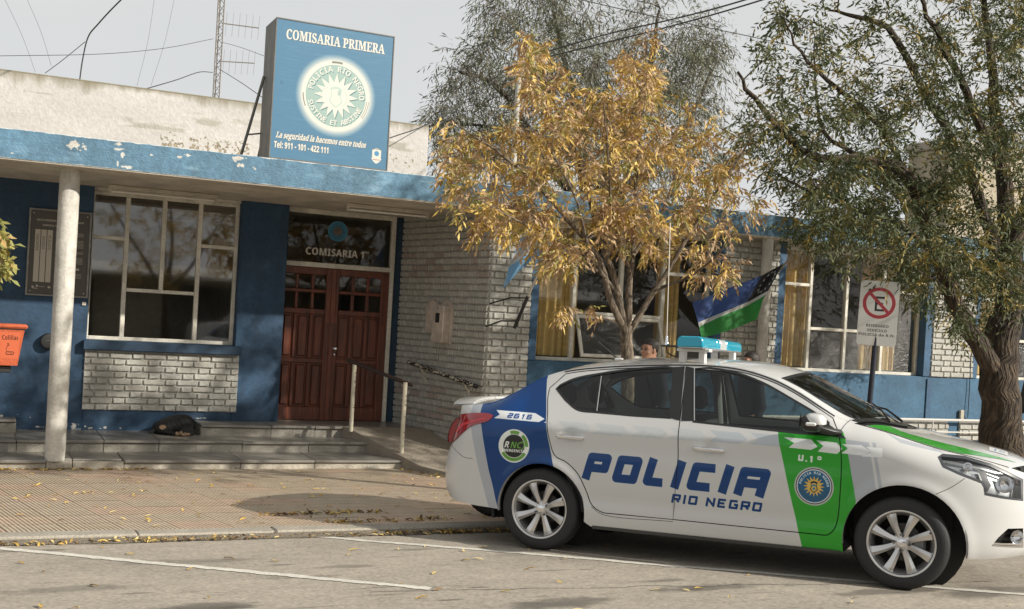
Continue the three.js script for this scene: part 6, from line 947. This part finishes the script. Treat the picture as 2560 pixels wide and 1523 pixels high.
// wheels
const tyreMat = std(lin(0.018, 0.018, 0.019), 0.7, { bumpMap: reps(bumpTex, 3), bumpScale: 0.002 });
function wheel(u, side) {
  const w = sub('wheel', car); w.position.set(u, 0.31, side * 0.725); if (side < 0) w.rotation.y = Math.PI;
  const ty = lathe([[0.205, 0.085], [0.222, 0.094], [0.245, 0.1], [0.27, 0.099], [0.29, 0.092], [0.303, 0.078], [0.309, 0.055], [0.31, 0.02], [0.31, -0.02], [0.309, -0.055], [0.303, -0.078], [0.29, -0.092], [0.25, -0.1], [0.205, -0.085]], 72).rotateX(Math.PI / 2); mesh('tyre', ty, tyreMat, w);
  const rim = mesh('rim', lathe([[0.208, -0.08], [0.2, -0.06], [0.178, -0.03], [0.182, 0.03], [0.198, 0.07], [0.205, 0.082], [0.214, 0.094], [0.222, 0.095], [0.224, 0.09]], 64).rotateX(Math.PI / 2), silver, w);
  const sp = []; for (let k = 0; k < 8; k++) {
    // each spoke twists: narrow at the hub, broad at the rim, with a raised ridge
    const g = new THREE.BufferGeometry(), P = [], I = [], n = 6, dir = k % 2 ? 1 : -1; for (let i = 0; i <= n; i++) { const t = i / n, r = lerp(0.036, 0.206, t), hw = lerp(0.017, 0.034, t * t * 0.6 + t * 0.4), z = 0.048 + 0.034 * Math.sin(t * 1.7) - 0.012 * t, sk = 0.004 * Math.sin(t * 3); for (const [o, dz] of [[-1, -0.035], [-1, -0.006], [0.25, 0.007], [1, -0.008], [1, -0.035]]) P.push(r, o * hw + sk, z + dz); if (i) for (let j = 0; j < 4; j++) { const a = (i - 1) * 5 + j; I.push(a, a + 5, a + 1, a + 1, a + 5, a + 6); } }
    g.setAttribute('position', new THREE.Float32BufferAttribute(P, 3)); g.setIndex(I); sp.push(g.toNonIndexed().rotateZ((k / 8) * 2 * Math.PI + 0.36)); }
  sp.forEach((g) => { g.computeVertexNormals(); mesh('spoke', g, silver, w); });
  mesh('hub', lathe([[0.001, 0.062], [0.02, 0.062], [0.026, 0.058], [0.04, 0.05], [0.062, 0.044], [0.068, 0.02]], 32).rotateX(Math.PI / 2), silver, w); mesh('centre_cap', lathe([[0.001, 0.068], [0.024, 0.067], [0.028, 0.062]], 28).rotateX(Math.PI / 2), chrome, w);
  for (let k = 0; k < 4; k++) { const a = (k / 4) * 2 * Math.PI + 0.55 + (u > 1 ? 0.9 : 0); mesh('lug_nut', lathe([[0.001, 0.062], [0.007, 0.061], [0.009, 0.055], [0.0095, 0.045], [0.014, 0.044], [0.015, 0.04]], 10).rotateX(Math.PI / 2), std(lin(0.12, 0.12, 0.12), 0.3, { metalness: 0.9 }), w).position.set(Math.cos(a) * 0.05, Math.sin(a) * 0.05, 0); }
  mesh('brake_disc', lathe([[0.05, 0.0], [0.125, 0.0], [0.128, -0.01], [0.125, -0.02], [0.05, -0.02]], 40).rotateX(Math.PI / 2), std(lin(0.06, 0.058, 0.055), 0.5, { metalness: 0.6 }), w); if (u > 1) mesh('caliper', chamfer(0.06, 0.15, -0.05, 0.06, -0.05, 0.02, 0.015), std(lin(0.2, 0.2, 0.2), 0.5, { metalness: 0.5 }), w); mesh('valve', rod(V(0.17, 0.08, 0.05), V(0.18, 0.085, 0.085), 0.004, 6), blackMat, w);
}
for (const u of [0, 2.6]) for (const s of [1, -1]) wheel(u, s);
mesh('axle', merged([rod(V(0, 0.3, -0.65), V(0, 0.3, 0.65), 0.05), rod(V(2.6, 0.3, -0.65), V(2.6, 0.3, 0.65), 0.03)]), blackMat, car); mesh('silencer', rod(V(-0.6, 0.24, -0.45), V(-0.25, 0.24, -0.45), 0.09, 14), std(lin(0.1, 0.1, 0.1), 0.5, { metalness: 0.6 }), car); mesh('mud_flap', chamfer(-0.42, -0.4, 0.2, 0.36, 0.55, 0.75, 0.005), darkRubber, car);
// light bar and aerials
{
  const lb = sub('light_bar', car), cyan = phys(lin(0.0, 0.44, 0.62), 0.08, { transmission: 0.3, thickness: 0, clearcoat: 0.6 }), clear = phys(lin(0.8, 0.82, 0.82), 0.1, { transmission: 0.5, thickness: 0 });
  const capsule = (z0, z1, r0, r1) => { const s = new THREE.Shape(), hw = 0.088, y0 = 1.585, y1 = 1.646; s.moveTo(-hw, y0); s.lineTo(hw, y0); s.quadraticCurveTo(hw + 0.006, y1, hw - 0.03, y1); s.lineTo(-hw + 0.03, y1); s.quadraticCurveTo(-hw - 0.006, y1, -hw, y0); const g = new THREE.ExtrudeGeometry(s, { depth: z1 - z0 - 0.024, bevelEnabled: true, bevelSize: 0.01, bevelThickness: 0.012, bevelSegments: 3, curveSegments: 8 }); return g.translate(1.08, 0, z0 + 0.012); };
  mesh('blue_lens', capsule(0.22, 0.68), cyan, lb); mesh('clear_lens', capsule(-0.12, 0.1), clear, lb); mesh('blue_lens', capsule(0.102, 0.218), cyan, lb); mesh('blue_lens', capsule(-0.68, -0.122), cyan, lb);
  mesh('base_rail', chamfer(0.985, 1.175, 1.566, 1.585, -0.67, 0.67, 0.006), silver, lb); for (const z of [0.5, 0.28, 0.0, -0.25, -0.48]) mesh('reflector', lathe([[0.001, -0.015], [0.02, -0.01], [0.027, 0.015]], 16).rotateZ(-Math.PI / 2), chrome, lb).position.set(1.08, 1.612, z);
  for (const z of [0.52, -0.5]) for (const u of [0.99, 1.14]) { const v0 = topV(u, z) - 0.004; mesh('foot', chamfer(u - 0.025, u + 0.025, v0, 1.57, z - 0.03, z + 0.03, 0.006), std(lin(0.6, 0.6, 0.58), 0.5), lb); } mesh('foot_bar', chamfer(0.95, 1.2, 1.545, 1.567, 0.47, 0.56, 0.005), std(lin(0.6, 0.6, 0.58), 0.5), lb);
  const wa = sub('whip_aerial', car); mesh('arm', chamfer(0.82, 1.0, 1.574, 1.588, 0.5, 0.55, 0.006), blackMat, wa); mesh('base', lathe([[0.001, 0.07], [0.008, 0.07], [0.011, 0.06], [0.013, 0.02], [0.018, 0.016], [0.018, 0]], 16), chrome, wa).position.set(0.86, 1.588, 0.52); mesh('whip', rod(V(0.86, 1.65, 0.52), V(0.86, 2.51, 0.54), 0.0032, 6), std(lin(0.6, 0.58, 0.52), 0.4), wa); mesh('lead', taperTube([V(0.86, 1.575, 0.52), V(0.87, 1.53, 0.53), V(0.93, 1.5, 0.5)], 0.005, 6), blackMat, wa);
  const ra = sub('roof_aerial', car); mesh('base', chamfer(0.29, 0.36, topV(0.32, 0) - 0.01, topV(0.32, 0) + 0.02, -0.02, 0.02, 0.008), paintWhite, ra); mesh('mast', rod(V(0.31, 1.475, 0), V(0.145, 1.6, 0), 0.006, 8), blackMat, ra);
}
// ---------- bodies by distance field ----------
function sdfMesh(fn, c, half, res) {
  const mc = new MarchingCubes(res, new THREE.MeshBasicMaterial(), false, false, 300000); mc.isolation = 0; const h = res / 2;
  for (let z = 0; z < res; z++) for (let y = 0; y < res; y++) for (let x = 0; x < res; x++) mc.field[x + y * res + z * res * res] = -fn(c[0] + ((x - h) / h) * half, c[1] + ((y - h) / h) * half, c[2] + ((z - h) / h) * half);
  mc.update(); const n = mc.count * 3, p = new Float32Array(n); for (let i = 0; i < n; i++) p[i] = c[i % 3] + mc.positionArray[i] * half;
  let g = new THREE.BufferGeometry(); g.setAttribute('position', new THREE.BufferAttribute(p, 3)); g = mergeVertices(g, 1e-4); g.computeVertexNormals(); return g;
}
const cap = (x, y, z, a, b, ra, rb) => { const ux = b[0] - a[0], uy = b[1] - a[1], uz = b[2] - a[2], t = clamp(((x - a[0]) * ux + (y - a[1]) * uy + (z - a[2]) * uz) / (ux * ux + uy * uy + uz * uz)); return Math.hypot(x - a[0] - ux * t, y - a[1] - uy * t, z - a[2] - uz * t) - lerp(ra, rb, t); };
const ellp = (x, y, z, c, r) => { const X = (x - c[0]) / r[0], Y = (y - c[1]) / r[1], Z = (z - c[2]) / r[2], k = Math.hypot(X, Y, Z); return (k - 1) * Math.min(...r); };
const smin = (a, b, k) => { const h = clamp(0.5 + (0.5 * (b - a)) / k); return lerp(b, a, h) - k * h * (1 - h); };
const hairMat = std(lin(0.018, 0.013, 0.01), 0.6), skinMat = phys(lin(0.42, 0.235, 0.155), 0.5, {});
const headFn = (x, y, z) => { // head centred on the skull, facing +z
  let d = smin(ellp(x, y, z, [0, 0.02, -0.012], [0.075, 0.098, 0.096]), ellp(x, y, z, [0, -0.055, 0.03], [0.056, 0.066, 0.058]), 0.04);
  d = smin(d, ellp(x, y, z, [0, -0.098, 0.062], [0.028, 0.02, 0.022]), 0.025); d = smin(d, cap(x, y, z, [0, 0.012, 0.082], [0, -0.03, 0.104], 0.008, 0.0125), 0.012); d = smin(d, cap(x, y, z, [-0.05, 0.022, 0.068], [0.05, 0.022, 0.068], 0.013, 0.013), 0.014);
  for (const s of [-1, 1]) { d = Math.max(d, -(Math.hypot(x - s * 0.032, y - 0.0, z - 0.094) - 0.017)); d = smin(d, ellp(x, y, z, [s * 0.077, -0.012, -0.008], [0.01, 0.032, 0.018]), 0.006); d = smin(d, Math.hypot(x - s * 0.046, y + 0.03, z - 0.062) - 0.018, 0.02); }
  d = smin(d, ellp(x, y, z, [0, -0.062, 0.088], [0.022, 0.0065, 0.01]), 0.006); d = smin(d, ellp(x, y, z, [0, -0.073, 0.086], [0.019, 0.007, 0.01]), 0.005); d = Math.max(d, -cap(x, y, z, [-0.022, -0.0675, 0.099], [0.022, -0.0675, 0.099], 0.002, 0.002));
  return smin(d, cap(x, y, z, [0, -0.06, -0.03], [0, -0.17, -0.04], 0.052, 0.058), 0.03);
};
const headGeo = sdfMesh(headFn, [0, -0.03, 0], 0.17, 70);
const hairGeo = sdfMesh((x, y, z) => { let d = ellp(x, y, z, [0, 0.03, -0.014], [0.083, 0.1, 0.103]); const line = z > 0.02 ? 0.062 + 0.16 * (z - 0.07) : lerp(0.02, -0.075, clamp((0.02 - z) / 0.11)); d = Math.max(d, line - y + 0.006 * Math.sin(x * 190) * Math.cos(z * 170)); d = Math.max(d, -(ellp(x, y, z, [0, 0.018, -0.012], [0.068, 0.088, 0.088]))); return d + 0.0022 * Math.sin(x * 300 + z * 140) * Math.sin(z * 260 + y * 90); }, [0, 0.02, 0], 0.14, 64);
const handFn = (x, y, z) => { let d = ellp(x, y, z, [0, -0.045, 0], [0.016, 0.05, 0.04]); [[-0.03, 0.062], [-0.011, 0.075], [0.009, 0.07], [0.028, 0.055]].forEach(([o, l]) => { d = smin(d, Math.min(cap(x, y, z, [0, -0.08, o], [0.004, -0.08 - l * 0.55, o], 0.0095, 0.0085), cap(x, y, z, [0.004, -0.08 - l * 0.55, o], [0.022, -0.08 - l, o], 0.0085, 0.007)), 0.006); }); return smin(d, Math.min(cap(x, y, z, [0, -0.03, -0.036], [0.01, -0.065, -0.058], 0.012, 0.01), cap(x, y, z, [0.01, -0.065, -0.058], [0.018, -0.09, -0.056], 0.01, 0.008)), 0.008); };
const handGeo = sdfMesh(handFn, [0, -0.08, 0], 0.1, 44);
const J = { hip: [0.09, 0.93, 0], knee: [0.105, 0.5, 0.015], ankle: [0.11, 0.09, -0.02], sh: [0.185, 1.4, -0.01], el: [0.25, 1.12, -0.03], wr: [0.26, 0.88, 0.05] };
const legs = (x, y, z, o) => { let d = 9; for (const s of [-1, 1]) { const m = (p) => [p[0] * s, p[1], p[2]]; d = Math.min(d, smin(cap(x, y, z, m(J.hip), m(J.knee), 0.085 + o, 0.058 + o), cap(x, y, z, m(J.knee), m(J.ankle), 0.056 + o, 0.042 + o), 0.04)); } return smin(d, ellp(x, y, z, [0, 0.96, -0.01], [0.16 + o, 0.12 + o, 0.11 + o]), 0.05); };
const trunkFn = (x, y, z, o) => { let d = smin(ellp(x, y, z, [0, 1.27, 0], [0.17 + o, 0.21 + o, 0.115 + o]), ellp(x, y, z, [0, 1.04, 0], [0.15 + o, 0.17 + o, 0.11 + o]), 0.08); d = smin(d, cap(x, y, z, [-0.15, 1.41, -0.01], [0.15, 1.41, -0.01], 0.062 + o, 0.062 + o), 0.05); for (const s of [-1, 1]) { const m = (p) => [p[0] * s, p[1], p[2]]; d = smin(d, smin(cap(x, y, z, m(J.sh), m(J.el), 0.052 + o, 0.042 + o), cap(x, y, z, m(J.el), m(J.wr), 0.04 + o, 0.029 + o), 0.03), 0.03); } return d; };
const bodyGeo = sdfMesh((x, y, z) => smin(smin(trunkFn(x, y, z, -0.006), legs(x, y, z, -0.006), 0.04), cap(x, y, z, [0, 1.4, -0.02], [0, 1.52, 0], 0.055, 0.05), 0.04), [0, 0.86, 0], 0.9, 84);
const shirtGeo = sdfMesh((x, y, z) => Math.max(trunkFn(x, y, z, 0.012), 0.93 - y, y - 1.49), [0, 1.2, 0], 0.36, 60), trouserGeo = sdfMesh((x, y, z) => Math.max(legs(x, y, z, 0.012), y - 0.985, 0.075 - y), [0, 0.55, 0], 0.56, 64), shoeGeo = sdfMesh((x, y, z) => Math.max(Math.min(...[-1, 1].map((s) => smin(cap(x, y, z, [0.11 * s, 0.045, -0.045], [0.12 * s, 0.035, 0.13], 0.047, 0.04), Math.hypot(x - 0.11 * s, y - 0.07, z + 0.02) - 0.055, 0.03))), -y), [0, 0.08, 0.03], 0.24, 48);
function person(label, x, z, turn, height, shirt, trousers) {
  const k = height / 1.76, t = thing('person', label, 'person', [x, swY(z), z], turn); t.scale.setScalar(k);
  const b = mesh('body', bodyGeo, skinMat, t), hd = mesh('head', headGeo, skinMat, b); hd.position.set(0, 1.632, 0.015); const hr = mesh('hair', hairGeo, hairMat, b); hr.position.copy(hd.position);
  for (const s of [-1, 1]) { const e = mesh('eye', new THREE.SphereGeometry(0.0115, 12, 10), phys(lin(0.05, 0.04, 0.035), 0.1), b); e.position.set(s * 0.032, 1.632, 0.015 + 0.081); mesh('eyebrow', taperTube([V(s * 0.015, 1.653, 0.1), V(s * 0.032, 1.658, 0.099), V(s * 0.052, 1.65, 0.086)], [0.004, 0.0045, 0.003], 6), hairMat, b); const h = mesh('hand', handGeo, skinMat, b); h.position.set(J.wr[0] * s, J.wr[1] + 0.01, J.wr[2]); h.rotation.y = s > 0 ? Math.PI : 0; h.rotation.x = -0.25; }
  mesh('shirt', shirtGeo, shirt, t); mesh('trousers', trouserGeo, trousers, t); mesh('shoes', shoeGeo, blackMat, t);
}
const navyCloth = std(lin(0.012, 0.015, 0.024), 0.9), greyCloth = std(lin(0.03, 0.034, 0.04), 0.9);
{ const at = (px, py, z) => atZ(px, py, z); const f = (px, z, a, b) => { const p = at(px, 870, z), c = V(EYE.x - p.x, 0, EYE.z - p.z).normalize(); return Math.atan2(-RT0.x * a + c.x * b, -RT0.z * a + c.z * b); };
  let p = at(1627, 870, -10.4); person('dark haired person in dark blue looking left behind the car roof', p.x, -10.4, f(1627, -10.4, 0.82, 0.57), 1.665, navyCloth, navyCloth);
  p = at(1880, 893, -10.1); person('person behind the light bar with only dark hair showing', p.x, -10.1, f(1880, -10.1, 0.95, 0.3), 1.575, navyCloth, navyCloth);
  p = at(2604, 1000, -11.2); person('person in black standing beyond the big tree trunk', p.x, -11.2, f(2600, -11.2, 0.3, 0.9), 1.72, blackMat, blackMat); }
// ---------- sleeping dog ----------
{
  const o = [2.22, 0.232, -14.16], fn = (x, y, z) => {
    let d = ellp(x, y, z, [0.03, 0.1, -0.04], [0.2, 0.125, 0.15]); d = smin(d, ellp(x, y, z, [0.1, 0.12, 0.0], [0.13, 0.115, 0.13]), 0.05); d = smin(d, ellp(x, y, z, [-0.13, 0.075, -0.02], [0.13, 0.085, 0.13]), 0.05);
    d = smin(d, ellp(x, y, z, [0.11, 0.075, 0.15], [0.075, 0.062, 0.07]), 0.03); d = smin(d, cap(x, y, z, [0.09, 0.05, 0.17], [0.0, 0.032, 0.2], 0.042, 0.026), 0.025); for (const s of [0, 1]) d = smin(d, ellp(x, y, z, [0.17, 0.095 - 0.03 * s, 0.12 + 0.05 * s], [0.022, 0.038, 0.03]), 0.01);
    d = smin(d, cap(x, y, z, [0.17, 0.03, 0.17], [0.06, 0.022, 0.23], 0.027, 0.02), 0.012); d = smin(d, cap(x, y, z, [-0.12, 0.05, 0.1], [-0.02, 0.026, 0.19], 0.036, 0.022), 0.02); d = smin(d, cap(x, y, z, [-0.22, 0.05, -0.02], [-0.29, 0.03, 0.06], 0.032, 0.016), 0.03);
    return Math.max(d + 0.003 * Math.sin(x * 90 + y * 40) * Math.sin(z * 80 + y * 70), -y);
  };
  const g = sdfMesh(fn, [-0.02, 0.1, 0.02], 0.33, 84), p = g.attributes.position, c = new Float32Array(p.count * 3);
  for (let i = 0; i < p.count; i++) { const x = p.getX(i), y = p.getY(i), z = p.getZ(i), n = 0.008 * Math.sin(x * 120) ; const tan = cap(x, y, z, [0.07, 0.03, 0.19], [0.0, 0.028, 0.215], 0.022, 0.02) + n < 0.006 || cap(x, y, z, [0.12, 0.02, 0.2], [0.06, 0.02, 0.24], 0.022, 0.02) < 0.005 || Math.hypot(x + 0.16, (y - 0.095) * 1.4, z - 0.1) < 0.04; c.set(tan ? [0.3, 0.2, 0.12] : [0.012, 0.0115, 0.011], i * 3); }
  g.setAttribute('color', new THREE.BufferAttribute(c, 3)); const t = thing('dog', 'black dog with tan muzzle sleeping curled on the steps', 'dog', o); mesh('body', g, std(lin(1, 1, 1), 0.75, { vertexColors: true }), t);
}
// ---------- motorcycle behind the boot ----------
{
  const d = ray(1240, 1291), k = (SW_K * 12.84 - EYE.y) / (d.y - SW_K * d.z), p = EYE.clone().addScaledVector(d, k), t = thing('motorcycle', 'parked motorcycle mostly hidden behind the police car', 'motorcycle', [p.x, swY(p.z), p.z], -0.5);
  const wheelAt = (x) => { const w = sub('wheel', t); w.position.set(x, 0.3, 0); mesh('tyre', new THREE.TorusGeometry(0.255, 0.047, 12, 48), darkRubber, w); const kn = []; for (let i = 0; i < 44; i++) for (const z of [-0.025, 0.0, 0.025]) kn.push(chamfer(-0.012, 0.012, 0.294, 0.312 - Math.abs(z) * 0.25, z - 0.009, z + 0.009, 0.003).rotateZ((i + (z ? 0.5 : 0)) * 2 * Math.PI / 44)); mesh('tread', merged(kn), darkRubber, w); mesh('rim', new THREE.TorusGeometry(0.21, 0.012, 8, 40), chrome, w); mesh('hub', rod(V(0, 0, -0.07), V(0, 0, 0.07), 0.03), chrome, w); const sp = []; for (let i = 0; i < 18; i++) { const a = (i / 18) * 6.283; sp.push(rod(V(Math.cos(a) * 0.025, Math.sin(a) * 0.025, 0.02), V(Math.cos(a + 0.3) * 0.21, Math.sin(a + 0.3) * 0.21, 0), 0.0022, 4)); } mesh('spokes', merged(sp), chrome, w); };
  wheelAt(0); wheelAt(1.24); const wh = phys(lin(0.6, 0.6, 0.6), 0.35);
  const fen = []; for (let i = 0; i <= 14; i++) { const a = lerp(2.6, -0.35, i / 14); fen.push(V(Math.cos(a) * 0.34, 0.3 + Math.sin(a) * 0.34, 0)); } mesh('mudguard', taperTube(fen, 0.045, 8), wh, t); mesh('side_panel', chamfer(0.2, 0.28, 0.2, 0.34, -0.1, 0.1, 0.02), wh, t);
  mesh('frame', merged([rod(V(0, 0.3, 0.08), V(0.5, 0.42, 0.08), 0.025), rod(V(0, 0.3, -0.08), V(0.5, 0.42, -0.08), 0.025), rod(V(0.3, 0.72, 0), V(0.98, 0.82, 0), 0.03), rod(V(0.5, 0.4, 0), V(0.95, 0.75, 0), 0.03)]), blackMat, t); mesh('engine', chamfer(0.42, 0.82, 0.28, 0.58, -0.14, 0.14, 0.05), greyMetal, t); mesh('tank', chamfer(0.52, 0.92, 0.74, 0.94, -0.13, 0.13, 0.07), blackMat, t); mesh('seat', chamfer(-0.1, 0.54, 0.7, 0.8, -0.12, 0.12, 0.04), blackMat, t); mesh('fork', merged([rod(V(1.24, 0.3, 0.07), V(0.98, 0.95, 0.07), 0.022), rod(V(1.24, 0.3, -0.07), V(0.98, 0.95, -0.07), 0.022)]), chrome, t); mesh('handlebar', taperTube([V(0.84, 0.98, -0.34), V(0.95, 1.0, -0.15), V(0.97, 0.97, 0), V(0.95, 1.0, 0.15), V(0.84, 0.98, 0.34)], 0.013, 8), blackMat, t); mesh('headlamp', new THREE.SphereGeometry(0.085, 18, 14), blackMat, t).position.set(1.08, 0.86, 0);
}
// ---------- buildings and things across the street and beyond ----------
{
  const a = atZ(2368, 500, -24), h = atZ(2400, 372, -24).y, t = thing('beige_building', 'tall beige rendered building beyond the big tree', 'building', [a.x, 0, -24]), bm = std(lin(0.5, 0.43, 0.33), 0.9, { map: reps(plasterTex, 0.3) });
  cbox('wall', 0, 4.5, -0.1, h, -1.6, 0, bm, t, 0.03); cbox('roof_edge', -0.1, 4.6, h, h + 0.25, -1.7, 0.1, std(lin(0.4, 0.36, 0.3), 0.9), t, 0.03); for (const x of [1.9]) for (const y of [3.4]) { const w = sub('window', t); cbox('frame', x, x + 1.3, y, y + 1.3, 0.0, 0.06, whiteFrame, w, 0.01); cbox('pane', x + 0.08, x + 1.22, y + 0.08, y + 1.22, 0.06, 0.066, std(lin(0.03, 0.035, 0.04), 0.1), w, 0.002); }
}
{
  const t = thing('opposite_shop', 'low pale building with light roof across the street seen only in reflections', 'building', [0, 0, 10.5]), wm = std(lin(0.52, 0.48, 0.4), 0.9, { map: reps(plasterTex, 0.3) });
  cbox('wall', -10, 22, 0.1, 2.7, 0, 3, wm, t, 0.03); const rf = cbox('roof', -11, 23, 0, 0.12, -1.6, 3.2, std(lin(0.8, 0.79, 0.76), 0.6), t, 0.02); rf.position.y = 2.72; rf.rotation.x = -0.09; for (let i = 0; i < 6; i++) { const x = -8 + i * 4.6; cbox('shop_front', x, x + 2.2, 0.3, 2.4, -0.03, 0.01, std(lin(0.05, 0.05, 0.05), 0.2), t, 0.005); }
}
{
  const z = 6.9, base = V(5.2, 0.3, z), r = rng(61), cs = []; for (let i = 0; i < 190; i++) { const a = r() * 6.283, b = Math.acos(2 * r() - 1), q = Math.cbrt(r()); cs.push(V(5.2 + Math.sin(b) * Math.cos(a) * 2.5 * q, 4.5 + Math.cos(b) * 2.3 * q, z + Math.sin(b) * Math.sin(a) * 2.0 * q)); }
  const L = (pts, r0, r1) => ({ pts: pts.map((p) => V(...p)), r0, r1, n: 10 });
  makeTree('opposite_tree', 'yellow leaved tree across the street seen only in reflections', base, [L([[5.2, 0.25, z], [5.22, 1.2, z], [5.18, 2.1, z]], 0.14, 0.11), L([[5.18, 2.0, z], [4.5, 3.1, z + 0.2], [3.6, 4.4, z], [3.1, 5.2, z]], 0.07, 0.01), L([[5.18, 2.0, z], [5.3, 3.4, z], [5.2, 5.2, z + 0.3], [5.3, 6.6, z]], 0.08, 0.01), L([[5.18, 2.0, z], [5.9, 3.0, z - 0.3], [6.6, 4.2, z], [7.3, 5.2, z]], 0.07, 0.01), L([[5.18, 2.1, z], [5.0, 3.2, z - 0.7], [4.6, 4.5, z - 1.2]], 0.05, 0.01)], cs, { seed: 62, sprays: 6, spread: 0.2, droop: 0.6, leaflets: 5, rachis: 0.18, L: 0.14, W: 0.022, twig: 0.012, knot: 0.03, bare: 0.4, thin: 0.45, bark: lin(0.1, 0.08, 0.06), colours: (q) => (q() < 0.7 ? lin(0.6, 0.4, 0.09) : lin(0.4, 0.34, 0.1)) });
}
{ // white pickup parked opposite, caught in the office window
  const t = thing('parked_pickup', 'white pickup parked across the street seen only in reflections', 'pickup', [5.6, 0.2, 4.3]); const wp = phys(lin(0.75, 0.75, 0.74), 0.3, { clearcoat: 1 });
  const s = new THREE.Shape(); [[0, 0.42], [0.3, 0.42], [0.42, 0.68], [0.62, 0.78], [0.85, 0.72], [1.0, 0.42], [2.9, 0.42], [3.05, 0.72], [3.3, 0.78], [3.5, 0.68], [3.62, 0.42], [4.6, 0.42], [4.65, 0.9], [4.5, 1.0], [2.75, 1.02], [2.5, 1.55], [1.5, 1.58], [1.0, 1.12], [0.1, 1.0], [0, 0.85]].forEach(([x, y], i) => (i ? s.lineTo(x, y) : s.moveTo(x, y)));
  mesh('body', new THREE.ExtrudeGeometry(s, { depth: 1.5, bevelEnabled: true, bevelSize: 0.05, bevelThickness: 0.06, bevelSegments: 2 }).translate(0, 0, -0.75), wp, t); mesh('side_window', chamfer(1.25, 2.45, 1.08, 1.48, -0.84, 0.84, 0.03), blackMat, t); for (const x of [0.64, 3.28]) for (const z of [-0.7, 0.7]) mesh('wheel', lathe([[0.05, 0.1], [0.2, 0.09], [0.3, 0.1], [0.34, 0.06], [0.34, -0.06], [0.3, -0.1], [0.05, -0.1]], 28).rotateX(Math.PI / 2), darkRubber, t).position.set(x, 0.34, z);
}
renderer.render(scene, camera);
